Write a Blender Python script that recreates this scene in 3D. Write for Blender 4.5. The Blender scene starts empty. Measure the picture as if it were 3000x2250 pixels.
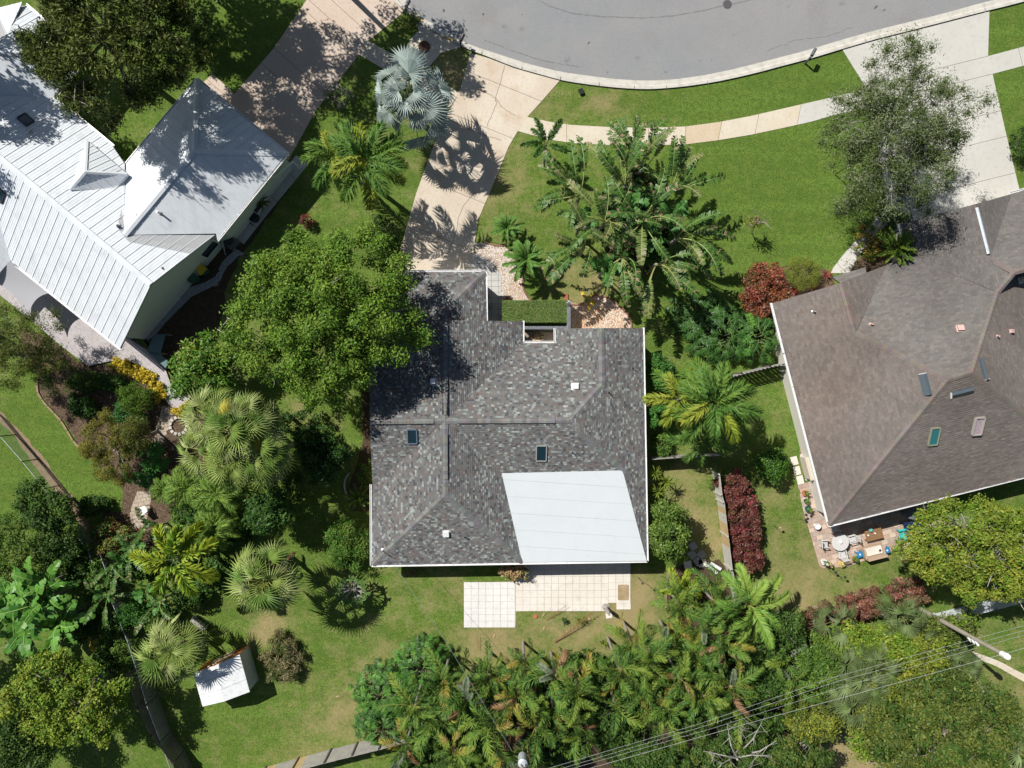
import bpy, math, random
import numpy as np
from mathutils import Vector, Matrix, Quaternion
R = random.Random(7)
NR = np.random.default_rng(7)
sc = bpy.context.scene
COL = sc.collection
# ------------------------------------------------------------ camera, sky, sun
H = 50.0
cam_d = bpy.data.cameras.new('camera'); cam = bpy.data.objects.new('camera', cam_d); COL.objects.link(cam)
cam.location = (0, 0, H); cam_d.lens = 24.0; cam_d.sensor_width = 36.0; cam_d.clip_end = 3000; cam_d.clip_start = 0.5
sc.camera = cam
SUN_DIR = Vector((0.67, -0.563, -1.0)).normalized()      # the way the light travels
w = bpy.data.worlds.new('World'); sc.world = w; w.use_nodes = True
nt = w.node_tree; nt.nodes.clear()
sky = nt.nodes.new('ShaderNodeTexSky'); sky.sky_type = 'NISHITA'; sky.sun_disc = False
sky.sun_elevation = math.radians(49); sky.sun_rotation = math.radians(310)
bg = nt.nodes.new('ShaderNodeBackground'); bg.inputs[1].default_value = 0.05
wo = nt.nodes.new('ShaderNodeOutputWorld')
nt.links.new(sky.outputs[0], bg.inputs[0]); nt.links.new(bg.outputs[0], wo.inputs[0])
sl = bpy.data.lights.new('sun', 'SUN'); sl.energy = 5.0; sl.angle = math.radians(0.5); sl.color = (1.0, 0.96, 0.89)
so = bpy.data.objects.new('sun', sl); COL.objects.link(so); so.location = (-30, 25, 45)
so.rotation_euler = SUN_DIR.to_track_quat('-Z', 'Y').to_euler()
sc.view_settings.view_transform = 'Standard'; sc.view_settings.look = 'None'
sc.view_settings.exposure = 0.25; sc.view_settings.gamma = 1.0; sc.view_settings.use_curve_mapping = False

# ------------------------------------------------------------ plan coordinates
def P(px, py, z=0.0):
    """point at height z from its place on the survey picture (3000 x 2250, 40 px to the metre on the ground)"""
    k = (1 - z / H) / 40.0
    return Vector(((px - 1500) * k, -(py - 1125) * k, z))

# ------------------------------------------------------------ materials
MATS = {}
def M(name, base, layers=(), rough=0.85, bump=0.0, bscale=40.0, attr=None, metal=0.0, spec=0.3, transl=0.0, bdist=0.02):
    if name in MATS: return MATS[name]
    m = bpy.data.materials.new(name); m.use_nodes = True; n = m.node_tree; n.nodes.clear()
    L = n.links.new
    out = n.nodes.new('ShaderNodeOutputMaterial'); b = n.nodes.new('ShaderNodeBsdfPrincipled')
    b.inputs['Roughness'].default_value = rough; b.inputs['Metallic'].default_value = metal
    b.inputs['Specular IOR Level'].default_value = spec
    geo = n.nodes.new('ShaderNodeNewGeometry')
    if attr:
        a = n.nodes.new('ShaderNodeAttribute'); a.attribute_name = attr; cur = a.outputs['Color']
    else:
        c = n.nodes.new('ShaderNodeRGB'); c.outputs[0].default_value = (*base, 1); cur = c.outputs[0]
    for ly in layers:
        scale, detail, lo, hi, colr, stg = ly[:6]; mode = ly[6] if len(ly) > 6 else 'MIX'
        t = n.nodes.new('ShaderNodeTexNoise'); t.inputs['Scale'].default_value = scale; t.inputs['Detail'].default_value = detail
        if len(ly) > 7:
            mp = n.nodes.new('ShaderNodeMapping'); mp.inputs['Scale'].default_value = ly[7]
            if len(ly) > 8: mp.inputs['Rotation'].default_value = (0, 0, ly[8])
            L(geo.outputs['Position'], mp.inputs['Vector']); L(mp.outputs[0], t.inputs['Vector'])
        else: L(geo.outputs['Position'], t.inputs['Vector'])
        r = n.nodes.new('ShaderNodeMapRange'); r.inputs[1].default_value = lo; r.inputs[2].default_value = hi
        r.inputs[3].default_value = 0; r.inputs[4].default_value = stg; L(t.outputs['Fac'], r.inputs[0])
        mx = n.nodes.new('ShaderNodeMix'); mx.data_type = 'RGBA'; mx.blend_type = mode
        L(r.outputs[0], mx.inputs[0]); L(cur, mx.inputs[6]); mx.inputs[7].default_value = (*colr, 1); cur = mx.outputs[2]
    L(cur, b.inputs['Base Color'])
    if bump:
        t = n.nodes.new('ShaderNodeTexNoise'); t.inputs['Scale'].default_value = bscale; t.inputs['Detail'].default_value = 3
        L(geo.outputs['Position'], t.inputs['Vector'])
        bp = n.nodes.new('ShaderNodeBump'); bp.inputs['Strength'].default_value = bump; bp.inputs['Distance'].default_value = bdist
        L(t.outputs['Fac'], bp.inputs['Height']); L(bp.outputs[0], b.inputs['Normal'])
    if transl:
        tr = n.nodes.new('ShaderNodeBsdfTranslucent'); L(cur, tr.inputs['Color'])
        ms = n.nodes.new('ShaderNodeMixShader'); ms.inputs[0].default_value = transl
        L(b.outputs[0], ms.inputs[1]); L(tr.outputs[0], ms.inputs[2]); L(ms.outputs[0], out.inputs[0])
    else: L(b.outputs[0], out.inputs[0])
    MATS[name] = m; return m

# ------------------------------------------------------------ objects
ORG = {}
def setp(o, label=None, cat=None, group=None, kind=None):
    if label: o['label'] = label
    if cat: o['category'] = cat
    if group: o['group'] = group
    if kind: o['kind'] = kind
    return o
def thing(name, label, cat, loc, group=None, rz=0.0):
    o = bpy.data.objects.new(name, None); COL.objects.link(o); o.location = loc; o.rotation_euler = (0, 0, rz)
    o.empty_display_size = 0.2
    ORG[o.name] = Vector(loc) if rz == 0 else Vector((0, 0, 0))
    return setp(o, label, cat, group)
def link(name, me, parent=None, loc=(0, 0, 0)):
    o = bpy.data.objects.new(name, me); COL.objects.link(o); o.location = loc
    if parent: o.parent = parent
    return o
def copy_tree(o, parent=None, loc=None, rz=None, label=None):
    c = o.copy(); COL.objects.link(c)
    if parent: c.parent = parent
    if loc is not None: c.location = loc
    if rz is not None: c.rotation_euler = (0, 0, rz)
    if label: c['label'] = label
    for ch in list(o.children): copy_tree(ch, c)
    return c

class MB:
    def __init__(s): s.v = []; s.f = []; s.c = []; s.cur = None
    def add(s, vs, fs):
        k = len(s.v); s.v.extend([tuple(p) for p in vs]); s.f.extend([tuple(i + k for i in f) for f in fs])
        s.c.extend([s.cur] * len(fs)); return s
    def prism(s, pts, z0, z1):
        """vertical prism over a plan polygon; z0/z1 numbers or lists"""
        n = len(pts); a = z0 if isinstance(z0, (list, tuple)) else [z0] * n; b = z1 if isinstance(z1, (list, tuple)) else [z1] * n
        ar = sum(pts[i][0] * pts[(i + 1) % n][1] - pts[(i + 1) % n][0] * pts[i][1] for i in range(n))
        if ar < 0: pts = pts[::-1]; a = list(a)[::-1]; b = list(b)[::-1]
        vs = [(p[0], p[1], z) for p, z in zip(pts, b)] + [(p[0], p[1], z) for p, z in zip(pts, a)]
        fs = [tuple(range(n)), tuple(range(2 * n - 1, n - 1, -1))] + [(i, i + n, (i + 1) % n + n, (i + 1) % n) for i in range(n)]
        fs = fs[:2] + [(f[0], f[1], f[2], f[3]) for f in fs[2:]]
        return s.add(vs, fs)
    def box(s, c, size, rz=0.0, tilt=0.0, m=None):
        x, y, z = [q / 2 for q in size]; vs = [Vector((i * x, j * y, k * z)) for k in (-1, 1) for j in (-1, 1) for i in (-1, 1)]
        rot = Matrix.Rotation(rz, 3, 'Z') @ Matrix.Rotation(tilt, 3, 'X')
        if m is not None: rot = m
        vs = [rot @ p + Vector(c) for p in vs]
        return s.add(vs, [(0, 2, 3, 1), (4, 5, 7, 6), (0, 1, 5, 4), (2, 6, 7, 3), (0, 4, 6, 2), (1, 3, 7, 5)])
    def tube(s, pts, rad, n=6, cap=True):
        pts = [Vector(p) for p in pts]; m = len(pts)
        if not isinstance(rad, (list, tuple)): rad = [rad] * m
        vs = []
        for i, p in enumerate(pts):
            d = (pts[min(i + 1, m - 1)] - pts[max(i - 1, 0)])
            d = d.normalized() if d.length > 1e-9 else Vector((0, 0, 1))
            q = Vector((0, 0, 1)) if abs(d.z) < 0.9 else Vector((1, 0, 0))
            a = d.cross(q).normalized(); b = d.cross(a)
            for k in range(n):
                t = 2 * math.pi * k / n; vs.append(p + (a * math.cos(t) + b * math.sin(t)) * rad[i])
        fs = [(i * n + k, i * n + (k + 1) % n, (i + 1) * n + (k + 1) % n, (i + 1) * n + k) for i in range(m - 1) for k in range(n)]
        if cap: fs += [tuple(range(n))[::-1], tuple((m - 1) * n + k for k in range(n))]
        return s.add(vs, fs)
    def lathe(s, c, prof, n=16, sx=1.0, sy=1.0):
        c = Vector(c); vs = []
        for r, z in prof:
            for k in range(n):
                t = 2 * math.pi * k / n; vs.append(c + Vector((r * sx * math.cos(t), r * sy * math.sin(t), z)))
        m = len(prof)
        fs = [(i * n + k, i * n + (k + 1) % n, (i + 1) * n + (k + 1) % n, (i + 1) * n + k) for i in range(m - 1) for k in range(n)]
        fs += [tuple(range(n))[::-1], tuple((m - 1) * n + k for k in range(n))]
        return s.add(vs, fs)
    def mesh(s, name, mat, off=(0, 0, 0), smooth=False):
        me = bpy.data.meshes.new(name); o = Vector(off)
        me.from_pydata([(a - o.x, b - o.y, c - o.z) for a, b, c in s.v], [], s.f)
        if mat: me.materials.append(mat)
        if any(c is not None for c in s.c):
            at = me.attributes.new('col', 'FLOAT_COLOR', 'FACE')
            at.data.foreach_set('color', np.array([(*(c or (.5, .5, .5)), 1) for c in s.c], dtype=np.float32).ravel())
        if smooth: me.polygons.foreach_set('use_smooth', [True] * len(me.polygons))
        return me
    def build(s, name, mat, parent=None, label=None, cat=None, group=None, kind=None, smooth=False):
        if parent is None:
            a = np.array(s.v); loc = Vector((float(a[:, 0].mean()), float(a[:, 1].mean()), float(a[:, 2].min())))
            o = link(name, s.mesh(name, mat, loc, smooth), None, loc); ORG[o.name] = loc
        else:
            og = ORG.get(parent.name, Vector((0, 0, 0)))
            o = link(name, s.mesh(name, mat, og, smooth), parent); ORG[o.name] = og
        return setp(o, label, cat, group, kind)

def struct(name, mb, mat, **k): return mb.build(name, mat, None, kind='structure', **k)
# 2D clipping -------------------------------------------------
def clip(poly, px, py, nx, ny):
    """keep the side where (p - P).n >= 0"""
    out = []; n = len(poly)
    for i in range(n):
        a = poly[i]; b = poly[(i + 1) % n]
        da = (a[0] - px) * nx + (a[1] - py) * ny; db = (b[0] - px) * nx + (b[1] - py) * ny
        if da >= 0: out.append(a)
        if (da >= 0) != (db >= 0):
            t = da / (da - db); out.append((a[0] + (b[0] - a[0]) * t, a[1] + (b[1] - a[1]) * t))
    return out
def area(p): return abs(sum(p[i][0] * p[(i + 1) % len(p)][1] - p[(i + 1) % len(p)][0] * p[i][1] for i in range(len(p)))) / 2
def strips(poly, ang, step, gap=0.0, off=0.0, edges=None):
    """cut a plan polygon into strips that run along direction ang; step across"""
    nx, ny = -math.sin(ang), math.cos(ang); ds = [p[0] * nx + p[1] * ny for p in poly]
    if edges is None:
        lo = math.floor((min(ds) - off) / step) * step + off; edges = []
        while lo < max(ds) + step: edges.append(lo); lo += step
    out = []
    for a, b in zip(edges[:-1], edges[1:]):
        q = clip(clip(poly, nx * (a + gap / 2), ny * (a + gap / 2), nx, ny), nx * (b - gap / 2), ny * (b - gap / 2), -nx, -ny) if True else None
        if len(q) >= 3 and area(q) > 1e-3: out.append(q)
    return out
def pl(*pts, z=0.0): return [tuple(P(x, y, z)[:2]) for x, y in pts]
def wob(pts, step=0.5, amp=0.12, seed=1):
    r = random.Random(seed); out = []
    n = len(pts)
    for i in range(n):
        a = Vector(pts[i]); b = Vector(pts[(i + 1) % n]); k = max(1, int((b - a).length / step))
        for j in range(k):
            q = a.lerp(b, j / k); out.append((q.x + r.uniform(-amp, amp), q.y + r.uniform(-amp, amp)))
    return out
def smoothp(pts, k=4, closed=True):
    """Catmull-Rom through the points"""
    n = len(pts); out = []
    rng = range(n) if closed else range(n - 1)
    for i in rng:
        g = (lambda j: pts[j % n]) if closed else (lambda j: pts[min(max(j, 0), n - 1)])
        p0, p1, p2, p3 = [Vector(g(j)) for j in (i - 1, i, i + 1, i + 2)]
        for t in range(k):
            t /= k
            q = 0.5 * ((2 * p1) + (p2 - p0) * t + (2 * p0 - 5 * p1 + 4 * p2 - p3) * t * t + (3 * p1 - p0 - 3 * p2 + p3) * t ** 3)
            out.append(tuple(q))
    if not closed: out.append(tuple(pts[-1]))
    return out
# ------------------------------------------------------------ the ground
def axis(a, b, step, far):
    v = list(np.arange(a, b + step / 2, step)); return [-x for x in far[::-1]] + v + far
gx = axis(-50, 50, 0.4, [60, 90, 160, 400]); gy = axis(-38, 40, 0.4, [60, 90, 160, 400])
gx = sorted(gx); gy = sorted(gy)
X, Y = np.meshgrid(np.array(gx), np.array(gy)); ny_, nx_ = X.shape
dry = np.full(X.shape, 0.30)
def spot(px, py, r, amt, ry=None):
    q = P(px, py); ry = ry or r
    d2 = ((X - q.x) / (r / 40)) ** 2 + ((Y - q.y) / (ry / 40)) ** 2
    global dry; dry = dry + amt * np.exp(-d2 * 1.2)
for a in [(1440, 560, 130, .28), (1600, 300, 120, .15), (1780, 300, 70, .33), (1560, 350, 60, .2), (1700, 850, 110, .33), (1750, 820, 90, .2), (1320, 190, 60, .55), (1330, 240, 50, .3),
          (1240, 430, 70, .1), (1500, 500, 80, .1), (2250, 520, 260, -.32), (2000, 800, 100, -.2), (2450, 250, 200, -.2), (2950, 200, 200, -.25), (2200, 270, 250, -.12),
          (1200, 1730, 150, .13), (1330, 1720, 60, .22), (1120, 1950, 90, .3), (1050, 2050, 100, .3), (900, 2080, 100, .12), (800, 1830, 60, .55), (760, 1870, 50, .4), (820, 1990, 60, .15),
          (980, 2120, 60, .3), (1100, 2130, 80, .28), (900, 2240, 90, .35), (1420, 1900, 90, .55), (1500, 1870, 70, .25), (1700, 1850, 120, .42), (1850, 1800, 90, .7), (1880, 1720, 50, .5), (1600, 1840, 80, .2),
          (2020, 1430, 110, .25), (2040, 1530, 60, .33), (2080, 1600, 70, .5), (1990, 1390, 60, .25), (2330, 1180, 90, .1), (2330, 1650, 150, .25), (2420, 1780, 150, .32), (2300, 1780, 90, .2), (2260, 1450, 80, .2),
          (2500, 2200, 120, .85), (2640, 1600, 80, .25), (2950, 1950, 200, .12), (2960, 2080, 120, .2), (700, 1420, 120, -.15), (800, 1600, 160, -.1), (200, 1330, 220, -.25), (60, 1500, 200, -.25), (700, 2000, 160, -.1),
          (640, 880, 120, .3), (620, 100, 220, -.2), (900, 420, 100, -.05), (420, 2200, 150, -.05), (880, 1200, 50, .4), (2330, 1000, 60, .25)]:
    spot(*a)
vs = np.stack([X.ravel(), Y.ravel(), np.zeros(X.size)], 1)
idx = np.arange(X.size).reshape(X.shape)
fs = np.stack([idx[:-1, :-1].ravel(), idx[:-1, 1:].ravel(), idx[1:, 1:].ravel(), idx[1:, :-1].ravel()], 1)
def npmesh(name, vs, fs, mat=None, facecol=None, k=4, smooth=False):
    me = bpy.data.meshes.new(name); nf = len(fs)
    me.vertices.add(len(vs)); me.vertices.foreach_set('co', np.asarray(vs, dtype=np.float32).ravel())
    me.loops.add(nf * k); me.loops.foreach_set('vertex_index', np.asarray(fs, dtype=np.int32).ravel())
    me.polygons.add(nf); me.polygons.foreach_set('loop_start', np.arange(0, nf * k, k, dtype=np.int32))
    try: me.polygons.foreach_set('loop_total', np.full(nf, k, dtype=np.int32))
    except Exception: pass
    me.update(calc_edges=True)
    if mat: me.materials.append(mat)
    if facecol is not None:
        at = me.attributes.new('col', 'FLOAT_COLOR', 'FACE')
        at.data.foreach_set('color', np.concatenate([facecol, np.ones((nf, 1))], 1).astype(np.float32).ravel())
    return me
gm = npmesh('ground', vs, fs)
at = gm.attributes.new('dry', 'FLOAT', 'POINT'); at.data.foreach_set('value', dry.ravel().astype(np.float32))
def lawn_material():
    m = M('lawn', (.118, .228, .028), [(0.16, 3, .35, .65, (.082, .170, .020), .9), (1.3, 4, .4, .68, (.185, .262, .044), .85), (.45, 2, .46, .56, (.165, .285, .042), .75, 'MIX', (.12, 1.6, 1), .14), (3.2, 4, .46, .64, (.080, .158, .020), .85), (9, 3, .42, .68, (.050, .105, .013), .9), (26, 2, .48, .68, (.240, .300, .085), .8)],
          rough=.9, bump=1.0, bscale=22, bdist=.12, spec=.1)
    n = m.node_tree; L = n.links.new; b = [x for x in n.nodes if x.type == 'BSDF_PRINCIPLED'][0]
    prev = b.inputs['Base Color'].links[0].from_socket
    a = n.nodes.new('ShaderNodeAttribute'); a.attribute_name = 'dry'
    geo = [x for x in n.nodes if x.type == 'NEW_GEOMETRY'][0]
    acc = a.outputs['Fac']
    for s, d, g in ((0.9, 4, 1.1), (5.0, 4, .8), (18, 2, .55)):
        t = n.nodes.new('ShaderNodeTexNoise'); t.inputs['Scale'].default_value = s; t.inputs['Detail'].default_value = d; L(geo.outputs['Position'], t.inputs['Vector'])
        q = n.nodes.new('ShaderNodeMath'); q.operation = 'MULTIPLY_ADD'; q.inputs[1].default_value = g; L(t.outputs['Fac'], q.inputs[0]); L(acc, q.inputs[2]); acc = q.outputs[0]
    r = n.nodes.new('ShaderNodeMapRange'); r.inputs[1].default_value = 1.52; r.inputs[2].default_value = 2.25; r.inputs[4].default_value = .9; L(acc, r.inputs[0])
    mx = n.nodes.new('ShaderNodeMix'); mx.data_type = 'RGBA'; L(r.outputs[0], mx.inputs[0]); L(prev, mx.inputs[6]); mx.inputs[7].default_value = (.42, .33, .17, 1)
    L(mx.outputs[2], b.inputs['Base Color']); return m
gm.materials.append(lawn_material())
setp(link('ground', gm), kind='structure', label='green lawn with dry tan patches between the three houses')

m_asph = M('asphalt', (.225, .222, .222), [(.05, 4, .42, .58, (.195, .212, .22), 1), (.35, 6, .5, .62, (.26, .25, .24), .6), (.4, 5, .45, .7, (.255, .25, .245), .6), (1.6, 5, .55, .8, (.19, .185, .18), .5), (.25, 5, .56, .7, (.175, .165, .155), .6), (45, 2, .42, .62, (.33, .33, .34), .8), (38, 2, .56, .70, (.12, .12, .125), .8), (.6, 6, .66, .74, (.10, .095, .09), .5)], rough=.9, bump=.5, bscale=70)
m_curb = M('kerb_concrete', (.52, .50, .45), [(2.0, 5, .45, .7, (.38, .36, .31), .8), (30, 3, .5, .7, (.60, .58, .53), .6), (6, 4, .6, .75, (.22, .20, .17), .5)], rough=.85, bump=.3)
m_drive = M('driveway_concrete', (.53, .45, .36), [(.35, 5, .42, .66, (.60, .54, .45), .9), (.8, 5, .55, .78, (.45, .31, .18), .75), (5, 5, .5, .72, (.42, .36, .28), .55), (40, 2, .5, .7, (.64, .58, .50), .5)], rough=.85, bump=.2)
m_walk = M('walk_concrete', (.56, .49, .38), [(.5, 5, .4, .7, (.60, .56, .47), .9), (4, 5, .5, .75, (.44, .37, .28), .6), (40, 2, .5, .7, (.62, .58, .5), .4)], rough=.85, bump=.2)
m_walk2 = M('orange_stained_concrete', (.53, .43, .30), [(.8, 5, .4, .7, (.56, .48, .37), .9), (6, 5, .5, .75, (.40, .30, .19), .5)], rough=.85, bump=.2)
m_grey = M('grey_concrete', (.48, .47, .43), [(.35, 5, .4, .7, (.54, .53, .49), .9), (3, 5, .5, .75, (.38, .37, .33), .5), (40, 2, .5, .7, (.55, .54, .5), .4)], rough=.85, bump=.2)
m_mulch = M('mulch', (.12, .078, .05), [(3, 5, .4, .65, (.055, .038, .025), .9), (14, 3, .5, .68, (.24, .17, .12), .9), (30, 2, .55, .7, (.32, .25, .19), .8)], rough=.95, bump=1, bscale=18, bdist=.1, spec=.1)
m_soil = M('dark_soil', (.095, .065, .042), [(3, 5, .4, .65, (.055, .04, .026), .9), (16, 3, .55, .7, (.14, .10, .07), .8)], rough=.95, bump=1, bscale=20, bdist=.06, spec=.1)  # soil coloured extra dark to deepen the shade under planting
m_sand = M('bare_dirt', (.26, .19, .12), [(3, 5, .4, .65, (.33, .25, .17), .9), (16, 3, .5, .7, (.16, .12, .07), .8)], rough=.95, bump=1, bscale=20, bdist=.05, spec=.1)
m_white = M('white_paint', (.78, .78, .77), [(3, 4, .5, .8, (.62, .62, .60), .5)], rough=.5)
m_alu = M('white_aluminium', (.80, .80, .80), rough=.35, spec=.5)
m_dark = M('dark_metal', (.03, .032, .036), rough=.45, spec=.5)

# road, laid as one sheet inside the kerb line
road_px = [(1120, -420), (1130, -150), (1150, -60), (1193, 6), (1206, 25), (1240, 53), (1288, 81), (1330, 107), (1378, 131), (1440, 152), (1513, 176), (1575, 194), (1644, 210), (1710, 220), (1780, 229), (1840, 234), (1897, 236), (1950, 234),
           (2010, 228), (2100, 213), (2200, 190), (2285, 168), (2372, 145), (2465, 117), (2562, 90), (2665, 64), (2770, 38), (2878, 8), (3000, -22), (3400, -130), (3400, -420)]
MB_ = MB; r_ = MB(); r_.prism(pl(*road_px), -.2, .006); struct('road', r_, m_asph, label='grey asphalt cul-de-sac curving across the top of the picture')
# kerb: separate castings along the road edge, each with a lip and a shallow gutter pan
back_px = [(1148, -10), (1160, 10), (1197, 41), (1228, 66), (1276, 96), (1320, 120), (1372, 146), (1432, 169), (1506, 198), (1572, 217), (1642, 236), (1706, 247), (1778, 256), (1838, 261), (1898, 263), (1952, 260),
           (2014, 254), (2104, 240), (2204, 218), (2291, 195), (2378, 172), (2471, 144), (2568, 116), (2671, 90), (2776, 63), (2884, 35), (3004, 5), (3400, -104)]
front_px = road_px[2:-1]
front = smoothp(pl(*front_px), 3, False); back = smoothp(pl(*back_px), 3, False)
kerb = MB(); kerb.prism(front + back[::-1], -.1, .012); kerb_o = struct('kerb', kerb, m_curb, label='pale concrete kerb and gutter pan along the road edge')
i = 0; kstep = 5
while i + 1 < len(front):
    j = min(i + kstep, len(front) - 1); s = MB(); vs_ = []
    for k in range(i, j + 1):
        f = Vector(front[k]); b = Vector(back[k]); d = (Vector(front[min(k + 1, len(front) - 1)]) - Vector(front[max(k - 1, 0)])).normalized()
        sh = d * .03 if k == i else (-d * .03 if k == j else d * 0)
        for t, z in ((0.02, .018), (.55, .035), (.68, .115), (1.0, .125)):
            q = f.lerp(b, t) + sh; vs_.append((q.x, q.y, z))
    n = j - i + 1; fsx = [(a * 4 + c, (a + 1) * 4 + c, (a + 1) * 4 + c + 1, a * 4 + c + 1) for a in range(n - 1) for c in range(3)]
    base = [(a[0], a[1], .012) for a in vs_[0:4]]
    s.add(vs_, fsx); s.add(vs_[0:4] + base, [(0, 1, 5, 4), (1, 2, 6, 5), (2, 3, 7, 6)])
    last = vs_[-4:]; s.add(last + [(a[0], a[1], .012) for a in last], [(1, 0, 4, 5), (2, 1, 5, 6), (3, 2, 6, 7)])
    s.build('kerb_stone', m_curb, kerb_o); i = j

def slabs(name, label, poly, ang, edges_px, mat, z=.03, joint=.03, mats=None, base=True):
    """a concrete surface poured in slabs: cut where the joints are seen; edges_px are points the joints pass through"""
    nx, ny = -math.sin(ang), math.cos(ang)
    o = MB(); o.prism(poly, -.1, z - .014); st = struct(name, o, M('joint_dirt', (.16, .12, .08), rough=.95), label=label)
    ds = sorted([P(*e).x * nx + P(*e).y * ny for e in edges_px]); ds = [-1e3] + ds + [1e3]
    for k, q in enumerate(strips(poly, ang, 0, joint, edges=ds)):
        s = MB(); s.prism(q, z - .013, z); s.build('slab', (mats[k % len(mats)] if mats else mat), st)
    return st
A_ = math.atan2
for q_ in ([(1222, 50), (1240, 62), (1238, 66), (1220, 54)], [(1305, 108), (1335, 120), (1333, 124), (1303, 112)]):
    s = MB(); s.prism(pl(*q_), .12, .131); struct('yellow_kerb_paint', s, M('yellow_paint', (.55, .36, .05), rough=.7), label='short yellow paint mark on the kerb')
# middle driveway
md = [(1378, 156), (1346, 271), (1306, 343), (1262, 450), (1220, 565), (1175, 723), (1150, 830), (1400, 830), (1388, 735), (1400, 646), (1445, 540), (1490, 430), (1517, 384), (1545, 343), (1590, 293), (1640, 236), (1572, 219), (1506, 200), (1432, 171)]
slabs('driveway', 'sand coloured concrete driveway leading to the centre house', pl(*md), math.radians(-22), [(1500, 262), (1475, 395), (1330, 560), (1300, 700)], m_drive)
for k, cr in enumerate([[(1478, 190), (1468, 240), (1450, 290), (1455, 300), (1440, 340), (1425, 370)], [(1400, 262), (1430, 275), (1452, 290), (1478, 318), (1510, 340)], [(1318, 350), (1380, 380), (1430, 400), (1470, 410)], [(1395, 560), (1350, 620), (1330, 700), (1290, 780)]]):
    s = MB(); q = [P(*c, .0325) for c in smoothp(cr, 5, False)]
    q = [a + Vector((R.uniform(-.05, .05), R.uniform(-.05, .05), 0)) for a in q]
    vv = []
    for i, a in enumerate(q):
        d = (q[min(i + 1, len(q) - 1)] - q[max(i - 1, 0)]).normalized(); nn = Vector((-d.y, d.x, 0)) * .018; vv += [a + nn, a - nn]
    s.add(vv, [(2 * i, 2 * i + 1, 2 * i + 3, 2 * i + 2) for i in range(len(q) - 1)]); struct('crack', s, M('crack_dirt', (.20, .14, .09)), label='thin branching crack in the centre driveway')
def road_line(label, pts, wd, col, z=.0075, jit=.03):
    q = [P(*c, z) for c in smoothp(pts, 6, False)]; q = [a + Vector((R.uniform(-jit, jit), R.uniform(-jit, jit), 0)) for a in q]; vv = []
    for i, a in enumerate(q): d = (q[min(i + 1, len(q) - 1)] - q[max(i - 1, 0)]).normalized(); nn = Vector((-d.y, d.x, 0)) * wd / 2; vv += [a + nn, a - nn]
    s = MB(); s.add(vv, [(2 * i, 2 * i + 1, 2 * i + 3, 2 * i + 2) for i in range(len(q) - 1)]); struct('road_mark', s, M('tar_%d' % int(col * 1000), (col, col, col * .98), [(3, 4, .45, .62, (.225, .222, .222), .85)], rough=.9), label=label)
road_line('faint dark curved seam across the asphalt', [(1570, -5), (1620, 22), (1700, 42), (1800, 50), (1900, 52), (2000, 42), (2100, 22), (2200, 0), (2290, -20)], .10, .17)
road_line('thin crack near the kerb of the cul-de-sac', [(1420, 118), (1500, 148), (1600, 180), (1700, 196)], .05, .12)
road_line('thin crack in the right part of the road', [(2250, 150), (2330, 120), (2420, 105), (2500, 82)], .04, .13, jit=.08)
# left driveway
ld = [(1010, -160), (899, 0), (800, 145), (700, 260), (660, 312), (845, 470), (926, 323), (1052, 160), (1080, 120), (1183, 36), (1150, -10), (1125, -80), (1100, -160)]
m_pink = M('pinkish_concrete', (.52, .42, .34), [(.5, 5, .4, .7, (.56, .47, .40), .9), (5, 5, .5, .72, (.42, .33, .27), .6), (40, 2, .5, .7, (.6, .52, .45), .4)], rough=.85, bump=.2)
slabs('driveway', 'pinkish concrete driveway leading to the metal-roofed house', pl(*ld), math.radians(-42), [(960, -10), (1060, 140), (800, 215), (915, 50), (980, 300)], m_pink)
slabs('path', 'small concrete landing by the metal-roofed garage corner', pl((597, 240), (624, 217), (691, 278), (665, 312)), math.radians(-42), [(640, 262)], m_pink, z=.024)
# right driveway and its walk
rd = [(2467, 145), (2534, 253), (2570, 420), (2593, 560), (2620, 680), (3010, 600), (2986, 556), (2946, 389), (2907, 217), (2894, 163), (2898, 32), (2776, 65), (2671, 92), (2568, 118)]
slabs('driveway', 'pale grey concrete driveway leading to the brown-roofed house', pl(*rd), math.radians(14), [(2894, 165), (2907, 217), (2930, 325), (2946, 400), (2960, 510)], m_grey)
slabs('walkway', 'narrow grey front walk of the brown-roofed house', pl((2434, 800), (2440, 786), (2467, 750), (2580, 624), (2600, 600), (2640, 640), (2593, 664), (2512, 750), (2490, 800)), math.radians(-45), [(2530, 700), (2600, 640), (2470, 790)], m_grey, z=.024)
# sidewalks
sw_t = [(1545, 343), (1610, 357), (1671, 366), (1793, 373), (1900, 375), (2006, 371), (2105, 358), (2200, 340), (2330, 310), (2453, 282), (2534, 262)]
sw_b = [(2550, 312), (2444, 337), (2376, 357), (2290, 376), (2200, 395), (2105, 411), (2010, 423), (1942, 425), (1800, 426), (1680, 420), (1600, 408), (1517, 384)]
swp = pl(*(sw_t + sw_b)); so_ = MB(); so_.prism(swp, -.1, .012); swo = struct('sidewalk', so_, MATS['joint_dirt'], label='curved sidewalk crossing the front lawns')
js = [1545 - 60, 1660, 1789, 1900, 2008, 2108, 2212, 2330, 2440, 2600]
for k, (a, b) in enumerate(zip(js[:-1], js[1:])):
    xa, xb = P(a, 0).x + .015, P(b, 0).x - .015; ys_ = P(0, 390).y; q = clip(clip(swp, xa, ys_, 1, -0.2 if a > 2050 else 0), xb, ys_, -1, 0.2 if b > 2050 else 0)
    if len(q) > 2 and area(q) > .01: s = MB(); s.prism(q, .012, .028); s.build('slab', m_walk2 if k == 4 else (m_grey if k > 6 else m_walk), swo)
slabs('sidewalk', 'short sidewalk piece right of the grey driveway', pl((2894, 165), (2907, 217), (3100, 166), (3090, 112)), math.radians(-76), [(2990, 170)], m_grey, z=.024)
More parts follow.
